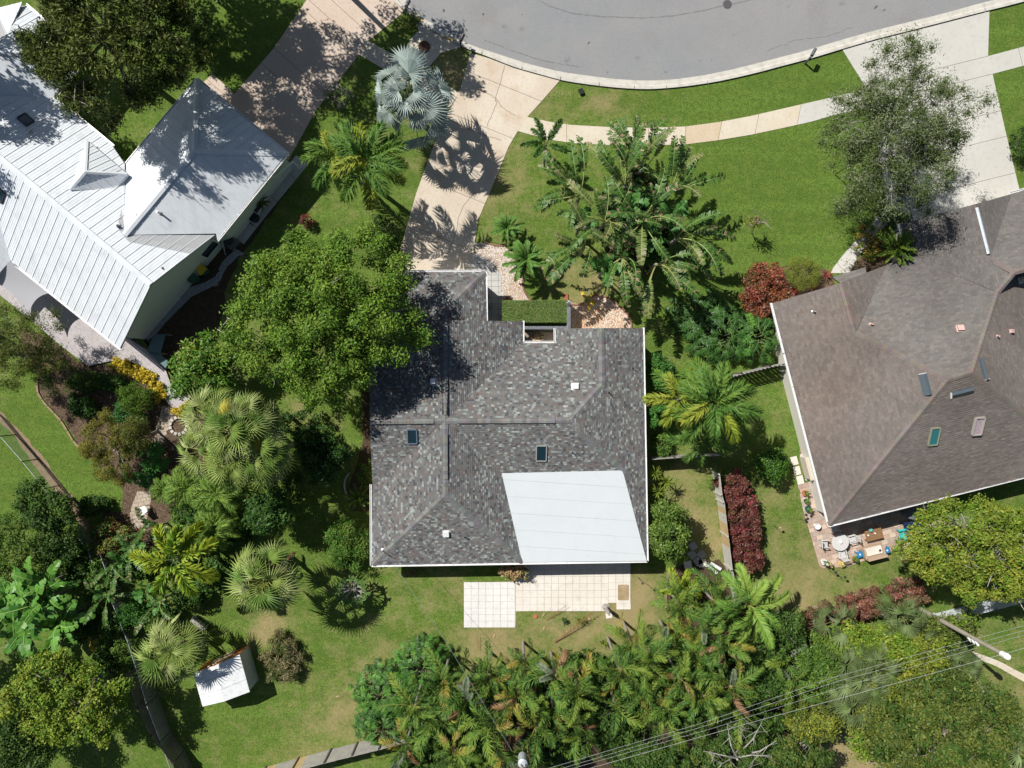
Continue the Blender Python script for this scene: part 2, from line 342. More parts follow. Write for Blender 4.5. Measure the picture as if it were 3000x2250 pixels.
slabs('sidewalk', 'short sidewalk under the silver palm between the two driveways', pl((1080, 120), (1052, 160), (1317, 316), (1346, 271)), math.radians(60), [(1140, 180), (1240, 230), (1300, 265)], m_walk, z=.024)
slabs('storm_drain_apron', 'concrete apron with a round cover beside the kerb', wob(pl((1212, 56), (1276, 98), (1342, 125), (1351, 138), (1292, 156), (1262, 190), (1230, 205), (1200, 190), (1193, 136), (1202, 113), (1228, 90)), 1, .02), 0, [(1200, 300)], m_walk, z=.034)
s = MB(); s.lathe(P(1243, 137, .034), [(.44, 0), (.44, .02), (.40, .024), (.40, .012), (.0, .012)], 24); dr = s.build('drain_cover', M('rusty_iron', (.16, .06, .035), [(8, 4, .4, .7, (.10, .045, .03), .8)], rough=.7), None, 'round rusty brown cover in the concrete apron', 'drain cover')
s = MB(); s.lathe(P(2131, 13, .006), [(.33, 0), (.33, .012), (.28, .014), (.28, .004), (0, .004)], 24)
mh = s.build('manhole_cover', M('iron', (.09, .09, .095), rough=.6), None, 'dark round manhole cover in the road', 'manhole cover')
for k in range(5): s = MB(); s.box(P(2131, 13, .0155) + Vector((0, (k - 2) * .1, 0)), (.46 - .06 * abs(k - 2), .03, .006)); s.build('rib', MATS['iron'], mh)
for (x, y, l, wd, an) in [(1725, 126, .3, .12, .7), (1780, 212, .12, .12, 0), (1950, 211, .15, .12, .5), (1530, 43, .2, .06, .3), (1300, 31, .25, .2, 1), (2565, 22, .5, .14, .6), (2590, 30, .3, .1, .4), (1415, 42, .25, .2, .2), (2050, 178, .12, .1, 0), (2085, 176, .1, .1, 0)]:
    s = MB(); q = P(x, y); n = 9; pp = [(q.x + math.cos(t) * l / 2 * R.uniform(.5, 1.1) * math.cos(an) - math.sin(t) * wd / 2 * math.sin(an), q.y + math.cos(t) * l / 2 * math.sin(an) + math.sin(t) * wd / 2 * R.uniform(.5, 1.1)) for t in [2 * math.pi * k / n for k in range(n)]]
    s.prism(pp, .007, .0085); struct('oil_stain', s, M('oil', (.085, .083, .08), rough=.6), label='dark spot on the asphalt')

def sheet(name, label, pts, mat, z, w=(.4, .1), kind='structure'):
    s = MB(); q = pl(*pts); q = wob(q, w[0], w[1], len(pts) + int(pts[0][0])) if w else q
    s.prism(q, -.05, z); return struct(name, s, mat, label=label)
sheet('mulch_bed', 'leaf littered planting bed beside the grey deck', [(230, 1060), (330, 1066), (400, 1075), (450, 1100), (480, 1150), (495, 1185), (560, 1190), (600, 1220), (600, 1400), (520, 1470), (470, 1580), (400, 1640), (300, 1650), (290, 1560), (310, 1490), (355, 1500), (360, 1430), (250, 1325), (215, 1280), (180, 1225), (112, 1150), (112, 1100), (60, 1040), (60, 960), (150, 990), (200, 1040)], m_mulch, .012)
sheet('mulch_bed', 'narrow dark bed along the left wall of the centre house', [(1060, 1150), (1110, 1150), (1110, 1500), (1030, 1500), (1015, 1430), (1040, 1380), (1062, 1300)], m_soil, .010)  # dark bed colour carries the shade along this wall
sheet('dirt_bed', 'dark soil bed by the wooden fence behind the centre house', [(1960, 1665), (1990, 1655), (2070, 1640), (2110, 1640), (2150, 1720), (2200, 1850), (1960, 1840), (1950, 1770)], m_soil, .012)
sheet('dirt_bed', 'brown ground under the palms along the back fence', [(1330, 2000), (1420, 1980), (1560, 1970), (1700, 1960), (1800, 1940), (1900, 1900), (2100, 1880), (2330, 1850), (2500, 1880), (2650, 1900), (2560, 2080), (2350, 2130), (2200, 2250), (1900, 2290), (1180, 2290), (1190, 2180), (1240, 2050)], m_soil, .011)
sheet('dirt_bed', 'bare strip of dirt under the chain link fence', [(0, 1205), (60, 1260), (110, 1320), (160, 1390), (221, 1469), (290, 1580), (270, 1590), (200, 1490), (130, 1400), (90, 1345), (40, 1270), (-60, 1190), (-60, 1150)], m_sand, .009)
sheet('dirt_bed', 'narrow dirt strip along the brown-roofed house wall', [(2285, 990), (2300, 985), (2322, 1100), (2350, 1240), (2375, 1340), (2350, 1335), (2335, 1260), (2318, 1180), (2300, 1060)], m_sand, .009)
sheet('planting_bed', 'mulch bed round the clipped ball shrub', [(2178, 860), (2200, 800), (2260, 785), (2300, 775), (2330, 770), (2420, 790), (2440, 810), (2450, 840), (2290, 900), (2262, 960), (2210, 960)], m_mulch, .010)
sheet('planting_bed', 'planting bed between the front walk and the brown-roofed garage', [(2490, 795), (2520, 755), (2590, 690), (2645, 650), (2680, 700), (2670, 760), (2600, 790), (2540, 800)], m_mulch, .010)
sheet('shaded_garden_ground', 'dark mulch between the metal-roofed house and the big tree', [(428, 994), (560, 830), (655, 720), (720, 640), (850, 478), (880, 500), (800, 620), (700, 760), (660, 860), (640, 1000), (560, 1080), (500, 1080), (440, 1020)], m_soil, .009)  # ground sheet darkened in colour to imitate the shade here
# brick garden path in the left garden
m_brick = M('paver_brick', (.40, .33, .26), [(3, 4, .4, .7, (.48, .41, .33), .9), (20, 3, .5, .7, (.28, .22, .17), .6)], rough=.9, bump=.3)
m_pav = M('grey_paver', (.33, .33, .33), [(3, 4, .4, .7, (.42, .42, .41), .9), (20, 3, .5, .7, (.22, .22, .22), .6)], rough=.9, bump=.3)
def pavers(parent, poly, cw, ch, ang, mats, z=.03, gap=.02, name='paver', bond=.5, zb=None, jit=.006, limit=300):
    ca, sa = math.cos(ang), math.sin(ang); loc = [(x * ca + y * sa, -x * sa + y * ca) for x, y in poly]
    xs = [p[0] for p in loc]; ys = [p[1] for p in loc]; r = math.floor(min(ys) / ch); n = 0; rest = MB()
    while r * ch < max(ys):
        c = math.floor(min(xs) / cw) - 1
        while c * cw < max(xs):
            x0 = c * cw + (bond * cw if r % 2 else 0); q = clip(clip(clip(clip(loc, x0 + gap / 2, 0, 1, 0), x0 + cw - gap / 2, 0, -1, 0), 0, r * ch + gap / 2, 0, 1), 0, (r + 1) * ch - gap / 2, 0, -1)
            if len(q) >= 3 and area(q) > cw * ch * .12:
                q = [(a * ca - b * sa, a * sa + b * ca) for a, b in q]; dz = R.uniform(-jit, jit)
                if n < limit: s = MB(); s.prism(q, z - .02, z + dz); s.build(name, R.choice(mats), parent)
                else: rest.prism(q, z - .02, z + dz)
                n += 1
            c += 1
        r += 1
    if rest.v: rest.build(name, mats[0], parent, kind='stuff')
    return n
gp = wob(pl((478, 1190), (515, 1198), (505, 1230), (490, 1270), (470, 1310), (450, 1310), (455, 1270), (465, 1230)), .5, .05)
s = MB(); s.prism(gp, -.05, .016); g1 = struct('garden_path', s, m_mulch, label='tan brick path running down from the end of the deck'); pavers(g1, gp, .42, .28, .3, [m_brick], z=.03)
gp = wob(pl((405, 1440), (445, 1440), (440, 1490), (425, 1540), (390, 1560), (380, 1500)), .5, .05)
s = MB(); s.prism(gp, -.05, .016); g2 = struct('garden_path', s, m_mulch, label='brick path by the white chair in the left garden'); pavers(g2, gp, .42, .28, .2, [m_brick], z=.03)
gp = pl((728, 750), (700, 748), (660, 790), (640, 835), (600, 850), (560, 870), (525, 905), (490, 940), (452, 985), (430, 1000), (418, 985), (470, 920), (510, 875), (545, 845), (600, 828), (632, 810), (650, 770), (690, 728))
s = MB(); s.prism(gp, -.05, .016); g3 = struct('garden_path', s, m_mulch, label='grey stepping path along the shaded side of the metal-roofed house'); pavers(g3, gp, .4, .3, .6, [m_pav], z=.03)
slabs('path', 'concrete strip beside the shaded wall of the metal-roofed house', pl((868, 455), (905, 480), (790, 620), (752, 668), (720, 640), (780, 570)), math.radians(-42), [(800, 580), (850, 510)], m_grey, z=.022)
slabs('path', 'small concrete pad outside the shaded side door', pl((690, 630), (752, 668), (715, 715), (672, 690)), math.radians(-42), [(900, 900)], m_grey, z=.024)
slabs('path', 'curved pale concrete path at the right of the power pole', smoothp(pl((2832, 1902), (2860, 1912), (2925, 1936), (2970, 1960), (3050, 2000), (3120, 2040), (3110, 2060), (3040, 2020), (2965, 1978), (2915, 1950), (2850, 1925), (2836, 1915)), 3), math.radians(60), [(2925, 1940), (3010, 1990)], m_walk, z=.024)

# ------------------------------------------------------------ front walk, gravel beds, patio of the centre house
m_grav = M('white_gravel', (.58, .50, .43), [(5, 3, .4, .6, (.72, .67, .61), .9), (16, 2, .52, .66, (.42, .27, .18), .9), (28, 2, .55, .68, (.78, .74, .7), .9)], rough=.9, bump=1, bscale=26, bdist=.05)
m_grav2 = M('orange_gravel', (.50, .30, .17), [(5, 3, .45, .6, (.58, .42, .30), .9), (16, 2, .52, .66, (.32, .16, .07), .9), (28, 2, .55, .68, (.7, .6, .5), .9)], rough=.9, bump=1, bscale=26, bdist=.05)
gravel_w = [(1393, 712), (1420, 712), (1450, 722), (1478, 722), (1500, 740), (1530, 790), (1533, 835), (1540, 865), (1556, 884), (1480, 886), (1470, 880), (1468, 800), (1440, 770), (1395, 745)]
sheet('gravel_bed', 'white gravel bed beside the front walk of the centre house', gravel_w, m_grav, .018, (.3, .04))
sheet('gravel_bed', 'orange tinted fringe of the front gravel', [(1505, 800), (1528, 800), (1533, 835), (1540, 865), (1556, 884), (1500, 885), (1492, 850)], m_grav2, .022, (.25, .08))
gr2 = [(1664, 886), (1700, 890), (1730, 868), (1760, 866), (1800, 885), (1840, 915), (1850, 945), (1846, 968), (1664, 968)]
sheet('gravel_bed', 'orange and white gravel bed against the right front of the centre house', gr2, m_grav, .018, (.3, .04))
sheet('gravel_bed', 'rust coloured middle of the right gravel bed', [(1682, 925), (1740, 910), (1790, 905), (1760, 940), (1740, 966), (1684, 966)], m_grav2, .022, (.25, .12))
def pebbles(label, poly_px, n, cols, smin, smax, seed):
    r = np.random.default_rng(seed); poly = pl(*poly_px); xs = [p[0] for p in poly]; ys = [p[1] for p in poly]
    pts = []
    def inside(x, y):
        c = False; j = len(poly) - 1
        for i in range(len(poly)):
            if (poly[i][1] > y) != (poly[j][1] > y) and x < (poly[j][0] - poly[i][0]) * (y - poly[i][1]) / (poly[j][1] - poly[i][1]) + poly[i][0]: c = not c
            j = i
        return c
    while len(pts) < n:
        x = r.uniform(min(xs), max(xs)); y = r.uniform(min(ys), max(ys))
        if inside(x, y): pts.append((x, y))
    s = MB()
    for x, y in pts:
        s.cur = cols[r.integers(len(cols))]; a = r.uniform(smin, smax); t = r.uniform(0, 3); h = a * .6; z = .02
        c = [(x + a * math.cos(t + k * math.pi / 2) * r.uniform(.6, 1), y + a * math.sin(t + k * math.pi / 2) * r.uniform(.6, 1), z) for k in range(4)]
        s.add(c + [(x, y, z + h)], [(0, 1, 4), (1, 2, 4), (2, 3, 4), (3, 0, 4)])
    s.build('pebbles', M('leafcol_stone', (.5, .5, .5), attr='col', rough=.8), None, label, 'gravel', kind='stuff')
GC = [(.72, .68, .63), (.62, .54, .46), (.48, .33, .22), (.35, .24, .17), (.8, .78, .75)]
pebbles('loose white pebbles of the front bed', gravel_w, 5000, GC, .03, .06, 3)
pebbles('loose orange and white pebbles of the right front bed', gr2, 4200, [(.72, .62, .5), (.6, .4, .25), (.5, .28, .14), (.35, .2, .12), (.78, .72, .66)], .03, .06, 4)
m_edge = M('brick_edging', (.22, .12, .08), [(6, 4, .4, .7, (.32, .2, .14), .8)], rough=.9)
def edging(label, pts, mat, wd=.12, h=.09, k=5):
    q = smoothp(pl(*pts), k, False); root = thing('garden_edging', label, 'garden edging', (q[0][0], q[0][1], 0))
    for a, b in zip(q[:-1], q[1:]):
        a = Vector(a); b = Vector(b); d = b - a
        if d.length < .02: continue
        s = MB(); c = (a + b) / 2; s.box((c.x, c.y, h / 2), (d.length * .93, wd, h), A_(d.y, d.x)); s.build('edging_stone', mat, root)
edging('curved brown edging round the front lawn loop', [(1536, 775), (1532, 815), (1533, 845), (1545, 870), (1565, 886), (1600, 890)], m_edge)
edging('curved brown edging of the right front gravel bed', [(1664, 892), (1700, 892), (1722, 876), (1745, 866), (1780, 872), (1815, 897), (1842, 925), (1849, 950), (1846, 975)], m_edge)
edging('reddish edging at the top of the white gravel', [(1418, 709), (1445, 717), (1470, 720), (1492, 716)], m_edge)
edging('curved wooden edging of the back corner bed', [(1962, 1665), (1952, 1700), (1950, 1740), (1950, 1780)], M('old_timber', (.30, .22, .14), [(6, 4, .4, .7, (.2, .14, .09), .8)]), .16, .1)
edging('curved pale edging left of the centre house', [(1024, 1385), (1012, 1405), (1010, 1430), (1018, 1455)], m_curb, .1)
edging('timber edging of the left lawn', [(112, 1110), (112, 1150), (140, 1190), (180, 1232), (215, 1290), (247, 1325)], MATS['old_timber'], .14, .1, 2)
m_t1 = M('patio_tile', (.64, .595, .53), [(.5, 4, .4, .65, (.68, .65, .60), .9), (2.2, 5, .52, .68, (.55, .52, .48), .7), (5, 5, .55, .75, (.54, .49, .42), .5), (.5, 4, .6, .75, (.50, .48, .45), .5)], rough=.8, bump=.1)
m_t2 = M('patio_tile_pale', (.69, .675, .64), [(.6, 4, .4, .62, (.62, .61, .60), .9), (2.2, 5, .55, .7, (.55, .54, .53), .7), (5, 5, .55, .75, (.52, .50, .48), .6)], rough=.8, bump=.1)
pt = pl((1359, 1706), (1508, 1704), (1508, 1648), (1845, 1648), (1848, 1784), (1806, 1786), (1805, 1766), (1782, 1766), (1782, 1787), (1511, 1791), (1511, 1834), (1360, 1838))
s = MB(); s.prism(pt, -.06, .018); pat = struct('patio', s, M('pale_grout', (.47, .43, .37), [(3, 4, .4, .7, (.34, .30, .24), .8)], rough=.9), label='pale square-tiled patio behind the centre house')
# tiles, cut to three rectangles so that each tile is whole
for rect, ms in (((1359, 1705, 1509, 1838), [m_t2]), ((1511, 1648, 1782, 1790), [m_t1, m_t1, m_t2]), ((1782, 1648, 1847, 1766), [m_t1]), ((1806, 1766, 1848, 1785), [m_t1])):
    x0, y0, x1, y1 = rect; nx2 = max(1, round((x1 - x0) / 20.8)); ny2 = max(1, round((y1 - y0) / 20.2))
    for a in range(nx2):
        for b in range(ny2):
            xa, xb = x0 + (x1 - x0) * a / nx2, x0 + (x1 - x0) * (a + 1) / nx2; ya, yb = y0 + (y1 - y0) * b / ny2, y0 + (y1 - y0) * (b + 1) / ny2
            s = MB(); g = .35; s.prism(pl((xa + g, ya + g), (xb - g, ya + g), (xb - g, yb - g), (xa + g, yb - g)), .015, .045 + R.uniform(-.003, .003)); s.build('tile', ms[0], pat)
m_slate = M('walk_paver', (.50, .49, .47), [(2, 4, .4, .7, (.42, .41, .40), .8), (20, 3, .5, .7, (.56, .55, .53), .4)], rough=.85)
fw = pl((1376, 800), (1388, 742), (1400, 745), (1440, 772), (1468, 803), (1470, 884), (1470, 962), (1400, 962), (1400, 800))
s = MB(); s.prism(fw, -.05, .016); fwo = struct('front_walk', s, MATS['joint_dirt'], label='grey paver walk from the centre driveway to the front door'); pavers(fwo, fw, .5, .42, 0, [m_slate], z=.035, bond=0)
# right patio
rp = pl((2336, 1419), (2402, 1402), (2440, 1530), (2760, 1450), (2770, 1560), (2640, 1606), (2580, 1625), (2480, 1660), (2405, 1664), (2399, 1654), (2372, 1560), (2354, 1500))
s = MB(); s.prism(rp, -.05, .016); rpo = struct('patio', s, MATS['joint_dirt'], label='pinkish paver patio at the corner of the brown-roofed house')
PM = [M('pink_paver_%s' % k, c, [(3, 4, .4, .7, tuple(q * .82 for q in c), .8)], rough=.85, bump=.1) for k, c in zip(('tan', 'rose', 'sand', 'grey'), [(.46, .34, .27), (.40, .29, .24), (.56, .44, .35), (.40, .33, .28)])]
pavers(rpo, rp, .47, .33, math.radians(16), PM, z=.035, gap=.014)
slabs('ground_pad', 'concrete pad beside the brown-roofed house wall', pl((2343, 1331), (2385, 1322), (2402, 1400), (2360, 1408)), 0, [(2300, 1200)], m_grey, z=.02)
# ------------------------------------------------------------ roofs
def gpt(px, py): return Vector(((px - 1500) / 40, -(py - 1125) / 40))
class Roof:
    def __init__(s, planes, verts):
        s.pl = {}
        for k, (a, b, z, pitch, ins) in planes.items():
            A = gpt(*a) * (1 - z / H); B = gpt(*b) * (1 - z / H); d = (B - A).normalized(); n = Vector((-d.y, d.x))
            if (gpt(*ins) * (1 - z / H) - A).dot(n) < 0: n = -n
            s.pl[k] = (n, n.dot(A), z, pitch)
        s.v = {}
        for k, (px, py, fl) in verts.items():
            if isinstance(fl, (int, float)): z = fl
            else:
                zs = []
                for f in fl:
                    n, c, z0, p = s.pl[f]; g = n.dot(gpt(px, py)); zs.append((z0 + p * (g - c)) / (1 + p * g / H))
                z = sum(zs) / len(zs)
                if max(zs) - min(zs) > .45: print('roof spread', k, [round(q, 2) for q in zs])
            s.v[k] = P(px, py, z)
    def face(s, names): return [s.v[n] if isinstance(n, str) else n for n in names]
def frame(pts, eave=None):
    n = Vector((0, 0, 0)); m = len(pts)
    for i in range(m):
        a, b = pts[i], pts[(i + 1) % m]; n += Vector(((a.y - b.y) * (a.z + b.z), (a.z - b.z) * (a.x + b.x), (a.x - b.x) * (a.y + b.y)))
    n.normalize()
    if n.z < 0: n = -n
    U = Vector((-n.y, n.x, 0)); U = U.normalized() if U.length > 1e-4 else Vector((1, 0, 0))
    if eave: U = eave
    V = n.cross(U); o = sum(pts, Vector((0, 0, 0))) / m
    return o, U, V, n
def deck(mb, pts, drop=.05, thick=.12):
    """the solid roof under the covering"""
    n = len(pts); top = [p - Vector((0, 0, drop)) for p in pts]; bot = [p - Vector((0, 0, drop + thick)) for p in pts]
    ar = sum(pts[i].x * pts[(i + 1) % n].y - pts[(i + 1) % n].x * pts[i].y for i in range(n))
    if ar < 0: top.reverse(); bot.reverse()
    mb.add(top + bot, [tuple(range(n)), tuple(range(2 * n - 1, n - 1, -1))] + [(i, i + n, (i + 1) % n + n, (i + 1) % n) for i in range(n)])
def shingles(faces, pal, wts, roof, mat, exp=.14, wmin=.13, wmax=.30, keep=300, seed=1, lift=.03):
    r = random.Random(seed); allq = []
    for pts in faces:
        o, U, V, n = frame(pts); loc = [((p - o).dot(U), (p - o).dot(V)) for p in pts]
        if V.z < 0: V = -V; loc = [(a, -b) for a, b in loc]
        v0 = min(q[1] for q in loc); vmax = max(q[1] for q in loc)
        while v0 < vmax:
            row = clip(clip(loc, 0, v0, 0, 1), 0, v0 + exp, 0, -1)
            if len(row) >= 3 and area(row) > 1e-3:
                u = min(q[0] for q in row) - r.uniform(0, .3); ue = max(q[0] for q in row)
                while u < ue:
                    wd = r.uniform(wmin, wmax); q = clip(clip(row, u, 0, 1, 0), u + wd - .006, 0, -1, 0); u += wd
                    if len(q) < 3: continue
                    a = area(q)
                    if a < 5e-4: continue
                    c = r.choices(pal, wts)[0]; g = r.uniform(.88, 1.12); c = tuple(x * g for x in c); hb = r.choice((.016, .024, .03))
                    top = [o + U * x + V * y + n * (hb * (1 - (y - v0) / exp) + .006) for x, y in q]; k = len(top)
                    bot = [o + U * x + V * y - n * .004 for x, y in q]
                    ar = sum(q[i][0] * q[(i + 1) % k][1] - q[(i + 1) % k][0] * q[i][1] for i in range(k))
                    if (ar < 0) == (U.cross(V).z > 0): top.reverse(); bot.reverse()
                    allq.append((a, c, top + bot, [tuple(range(k))] + [(i, i + k, (i + 1) % k + k, (i + 1) % k) for i in range(k)]))
            v0 += exp
    order = sorted(range(len(allq)), key=lambda i: -allq[i][0]); big = set(order[:keep]); rest = MB()
    for i, (a, c, vs, fs) in enumerate(allq):
        if i in big: s = MB(); s.cur = c; s.add(vs, fs); s.build('shingle', mat, roof)
        else: rest.cur = c; rest.add(vs, fs)
    rest.build('shingle', mat, roof, kind='stuff'); return len(allq)
def caps(a, b, mat, pal, roof, step=.26, wd=.20, drop=.07, z=.035, seed=2):
    r = random.Random(seed + int(a.x * 10)); d = b - a; L = d.length; d = d.normalized(); sd = Vector((-d.y, d.x, 0)).normalized()
    n = max(1, int(L / step))
    for k in range(n):
        p0 = a + d * (L * k / n); p1 = a + d * (L * (k + 1.15) / n); up0 = Vector((0, 0, z + .012)); up1 = Vector((0, 0, z)); s = MB(); s.cur = tuple(x * r.uniform(.92, 1.08) for x in r.choice(pal)); dr = Vector((0, 0, drop))
        s.add([p0 + sd * wd - dr + up0, p0 + up0, p0 - sd * wd - dr + up0, p1 + sd * wd - dr + up1, p1 + up1, p1 - sd * wd - dr + up1, p0 + sd * wd - dr * 2, p0 - sd * wd - dr * 2, p0 + sd * wd - dr * 1.6, p1 + sd * wd - dr * 1.8, p1 - sd * wd - dr * 1.8],
              [(0, 3, 4, 1), (1, 4, 5, 2), (0, 1, 2, 7, 6), (0, 6, 9, 3), (2, 5, 10, 7)])
        s.build('ridge_cap', mat, roof)
def gutter(pts, parent, out, wd=.11, h=.11, mat=None, brackets=True):
    """open trough along the eave; out = plan direction away from the house"""
    mat = mat or m_alu; s = MB(); br = MB()
    for a, b in zip(pts[:-1], pts[1:]):
        a = Vector(a); b = Vector(b); d = (b - a); L = d.length; ang = A_(d.y, d.x); o = Vector((-d.y, d.x, 0)).normalized()
        if o.dot(Vector((*out(a, b), 0))) < 0: o = -o
        c = (a + b) / 2; zc = c.z - .06
        s.box((c.x + o.x * (wd + .02), c.y + o.y * (wd + .02), zc), (L + .1, .035, h), ang)
        s.box((c.x + o.x * .015, c.y + o.y * .015, zc - .005), (L + .06, .02, h - .02), ang)
        s.box((c.x + o.x * (wd / 2 + .02), c.y + o.y * (wd / 2 + .02), zc - h / 2 + .012), (L + .06, wd - .03, .016), ang)
        for k in range(int(L / 1.5)):
            q = a.lerp(b, (k + .5) / max(1, int(L / 1.5))); br.box((q.x + o.x * wd / 2, q.y + o.y * wd / 2, q.z - .008), (.03, wd + .02, .012), ang)
    g = s.build('gutter', mat, parent)
    if br.v: br.build('bracket', mat, g)
    return g
def away(cx, cy):
    def f(a, b): m = (Vector(a) + Vector(b)) / 2; return (m.x - cx, m.y - cy)
    return f
def walls(mb, pts, z0, z1, th=.2):
    n = len(pts)
    for i in range(n):
        a = Vector(pts[i]); b = Vector(pts[(i + 1) % n]); d = b - a
        if d.length < .05: continue
        c = (a + b) / 2; mb.box((c.x, c.y, (z0 + z1) / 2), (d.length - .003 * i / n, th, z1 - z0 - .004 * i), A_(d.y, d.x))
def vent_pipe(parent, p, r=.05, h=.3, mat=None, label=None):
    s = MB(); s.lathe(p, [(r * 2, -.05), (r * 1.9, .02), (r, .05), (r, h), (r * .8, h), (r * .8, h - .03), (0, h - .03)], 10); return s.build('vent_pipe', mat or m_dark, parent, label)
def box_vent(parent, p, sz, n, mat, label=None):
    q = Vector((0, 0, 1)).rotation_difference(n).to_matrix(); s = MB(); s.box(p + n * .1, (sz, sz, .16), m=q); s.box(p + n * .185, (sz * 1.15, sz * 1.15, .02), m=q); s.box(p + n * .02, (sz * 1.4, sz * 1.4, .02), m=q); return s.build('roof_vent', mat, parent, label)
def skylight(parent, c, U, V, n, lu, lv, mfr, mgl, label=None, h=.12):
    m = Matrix((U, V, n)).transposed(); s = MB()
    for (a, b, x, y) in ((0, lv / 2, lu, .07), (0, -lv / 2, lu, .07), (lu / 2, 0, .07, lv - .07), (-lu / 2, 0, .07, lv - .07)):
        s.box(c + U * a + V * b + n * h / 2, (x, y, h), m=m)
    f = s.build('skylight', mfr, parent, label); g = MB(); g.box(c + n * (h * .55), (lu - .07, lv - .07, .02), m=m); g.build('pane', mgl, f); return f

# ---------------------------------------- centre house
K = .38; e = 2.7
RM = Roof({'Ws': ((1089, 1421), (1090, 1655), e, K, (1300, 1500)), 'S': ((1090, 1655), (1894, 1642), e, K, (1300, 1500)), 'Es': ((1528, 1444), (1530, 1645), e, K, (1300, 1500)),
           'SF': ((1092, 1428), (1880, 1444), e, K, (1300, 1250)), 'NF': ((1100, 1005), (1627, 1005), e, K, (1300, 1200)), 'E': ((1882, 961), (1894, 1642), e, K, (1700, 1200)),
           'NEw': ((1627, 965), (1627, 1003), e, K, (1700, 980)), 'NWe': ((1531, 941), (1531, 1003), e, K, (1400, 980)), 'NWw': ((1083, 941), (1084, 1050), e, K, (1200, 1000)),
           'Gn': ((1150, 797), (1421, 797), e, K, (1300, 900)), 'Ge': ((1421, 797), (1424, 938), e, K, (1300, 900)), 'Gw': ((1150, 797), (1150, 938), e, K, (1300, 900))},
          {'C': (1304, 1233, ['Ws', 'SF', 'NF', 'NWe']), 'VW': (1092, 1425, ['Ws', 'SF']), 'SW': (1090, 1655, e), 'A': (1305, 1450, ['Ws', 'S', 'Es']), 'H': (1530, 1647, e), 'LW': (1470, 1386, ['Es', 'SF']),
           'LE': (1824, 1378, ['SF', 'E']), 'RE': (1669, 1232, ['NF', 'SF', 'E']), 'SE': (1894, 1642, e), 'NE': (1882, 961, e), 'NEr': (1762, 961, ['E', 'NEw']), 'B': (1764, 1127, ['E', 'NEw', 'NF']),
           'AL': (1632, 1006, e), 'NA': (1627, 963, e), 'AR': (1530, 1006, e), 'NX': (1530, 941, e), 'N1': (1305, 938, ['NWe', 'NWw']), 'NWc': (1083, 941, e), 'VW2': (1086, 1045, e), 'WG': (1083, 1236, ['SF', 'NF']),
           'Ga': (1150, 797, e), 'Gb': (1421, 797, e), 'Gc': (1424, 960, e), 'Gd': (1150, 960, e), 'GA': (1288, 922, ['Gn', 'Ge', 'Gw']), 'GB': (1290, 960, ['Ge', 'Gw'])})
F = RM.face
main_faces = [F(q.split()) for q in ('C VW SW A', 'SW H A', 'C A H LW', 'C LW LE RE', 'RE LE SE NE NEr B', 'NEr B AL NA', 'C RE B AL AR', 'C AR NX N1', 'N1 NWc VW2 C', 'C VW2 WG', 'C WG VW', 'Ga Gb GA', 'Gb Gc GB GA', 'Ga GA GB Gd')]
lanai = F(['LW', 'H', 'SE', 'LE'])
hm = thing('house', 'centre house under a mottled grey shingle roof with a white flat section', 'house', P(1480, 1230, 0))
s = MB()
for f in main_faces: deck(s, f)
deck(s, lanai, .02)
roof = s.build('roof', M('roof_felt', (.06, .06, .06)), hm)
m_sh = M('shingle', (.2, .2, .2), [(30, 2, .45, .7, (.6, .6, .6), .35, 'MULTIPLY'), (.3, 4, .4, .7, (.84, .84, .86), .8, 'MULTIPLY'), (.9, 5, .5, .75, (1.12, 1.1, 1.06), .6, 'MULTIPLY')], rough=.9, attr='col', spec=.15)
PAL_RAW = [(.28, .315, .30), (.165, .18, .18), (.13, .13, .128), (.065, .068, .075), (.175, .14, .125), (.155, .155, .155), (.36, .41, .385)]
PAL = [tuple(.165 * .30 + x * .70 * (1, .98, .98)[j_] for j_, x in enumerate(c)) for c in PAL_RAW]
nsh = shingles(main_faces, PAL, [3, 5, 4, 3, 4, 4, 1.4], roof, m_sh, exp=.135, wmin=.11, wmax=.26, seed=3)
CP = [(.185, .185, .183), (.155, .155, .157), (.215, .217, .214), (.17, .165, .162), (.20, .202, .20)]
v = RM.v
for a, b in (('SW', 'A'), ('H', 'A'), ('A', 'C'), ('C', 'N1'), ('WG', 'C'), ('RE', 'C'), ('B', 'RE'), ('LE', 'RE'), ('NEr', 'B'), ('Gb', 'GA')): caps(v[a], v[b], m_sh, CP, roof)
caps(v['LE'], v['LE'].lerp(v['SE'], .04), m_sh, CP, roof)
for a, b, ta, tb in (('C', 'N1', .06, .95), ('C', 'WG', .15, .93), ('C', 'RE', .1, .88), ('C', 'A', .18, .78)):    # raised vent strips along the ridges
    p, q = v[a].lerp(v[b], ta), v[a].lerp(v[b], tb); d = q - p; L = d.length; ang = A_(d.y, d.x)
    s = MB(); c = (p + q) / 2; s.box(c + Vector((0, 0, .04)), (L, .36, .02), ang); rv = s.build('ridge_vent', M('vent_black', (.01, .01, .01)), hm); caps(p + Vector((0, 0, .05)), q + Vector((0, 0, .05)), m_sh, CP, rv, drop=.03, wd=.165)  # vent strip coloured black as the shadow line beside the caps
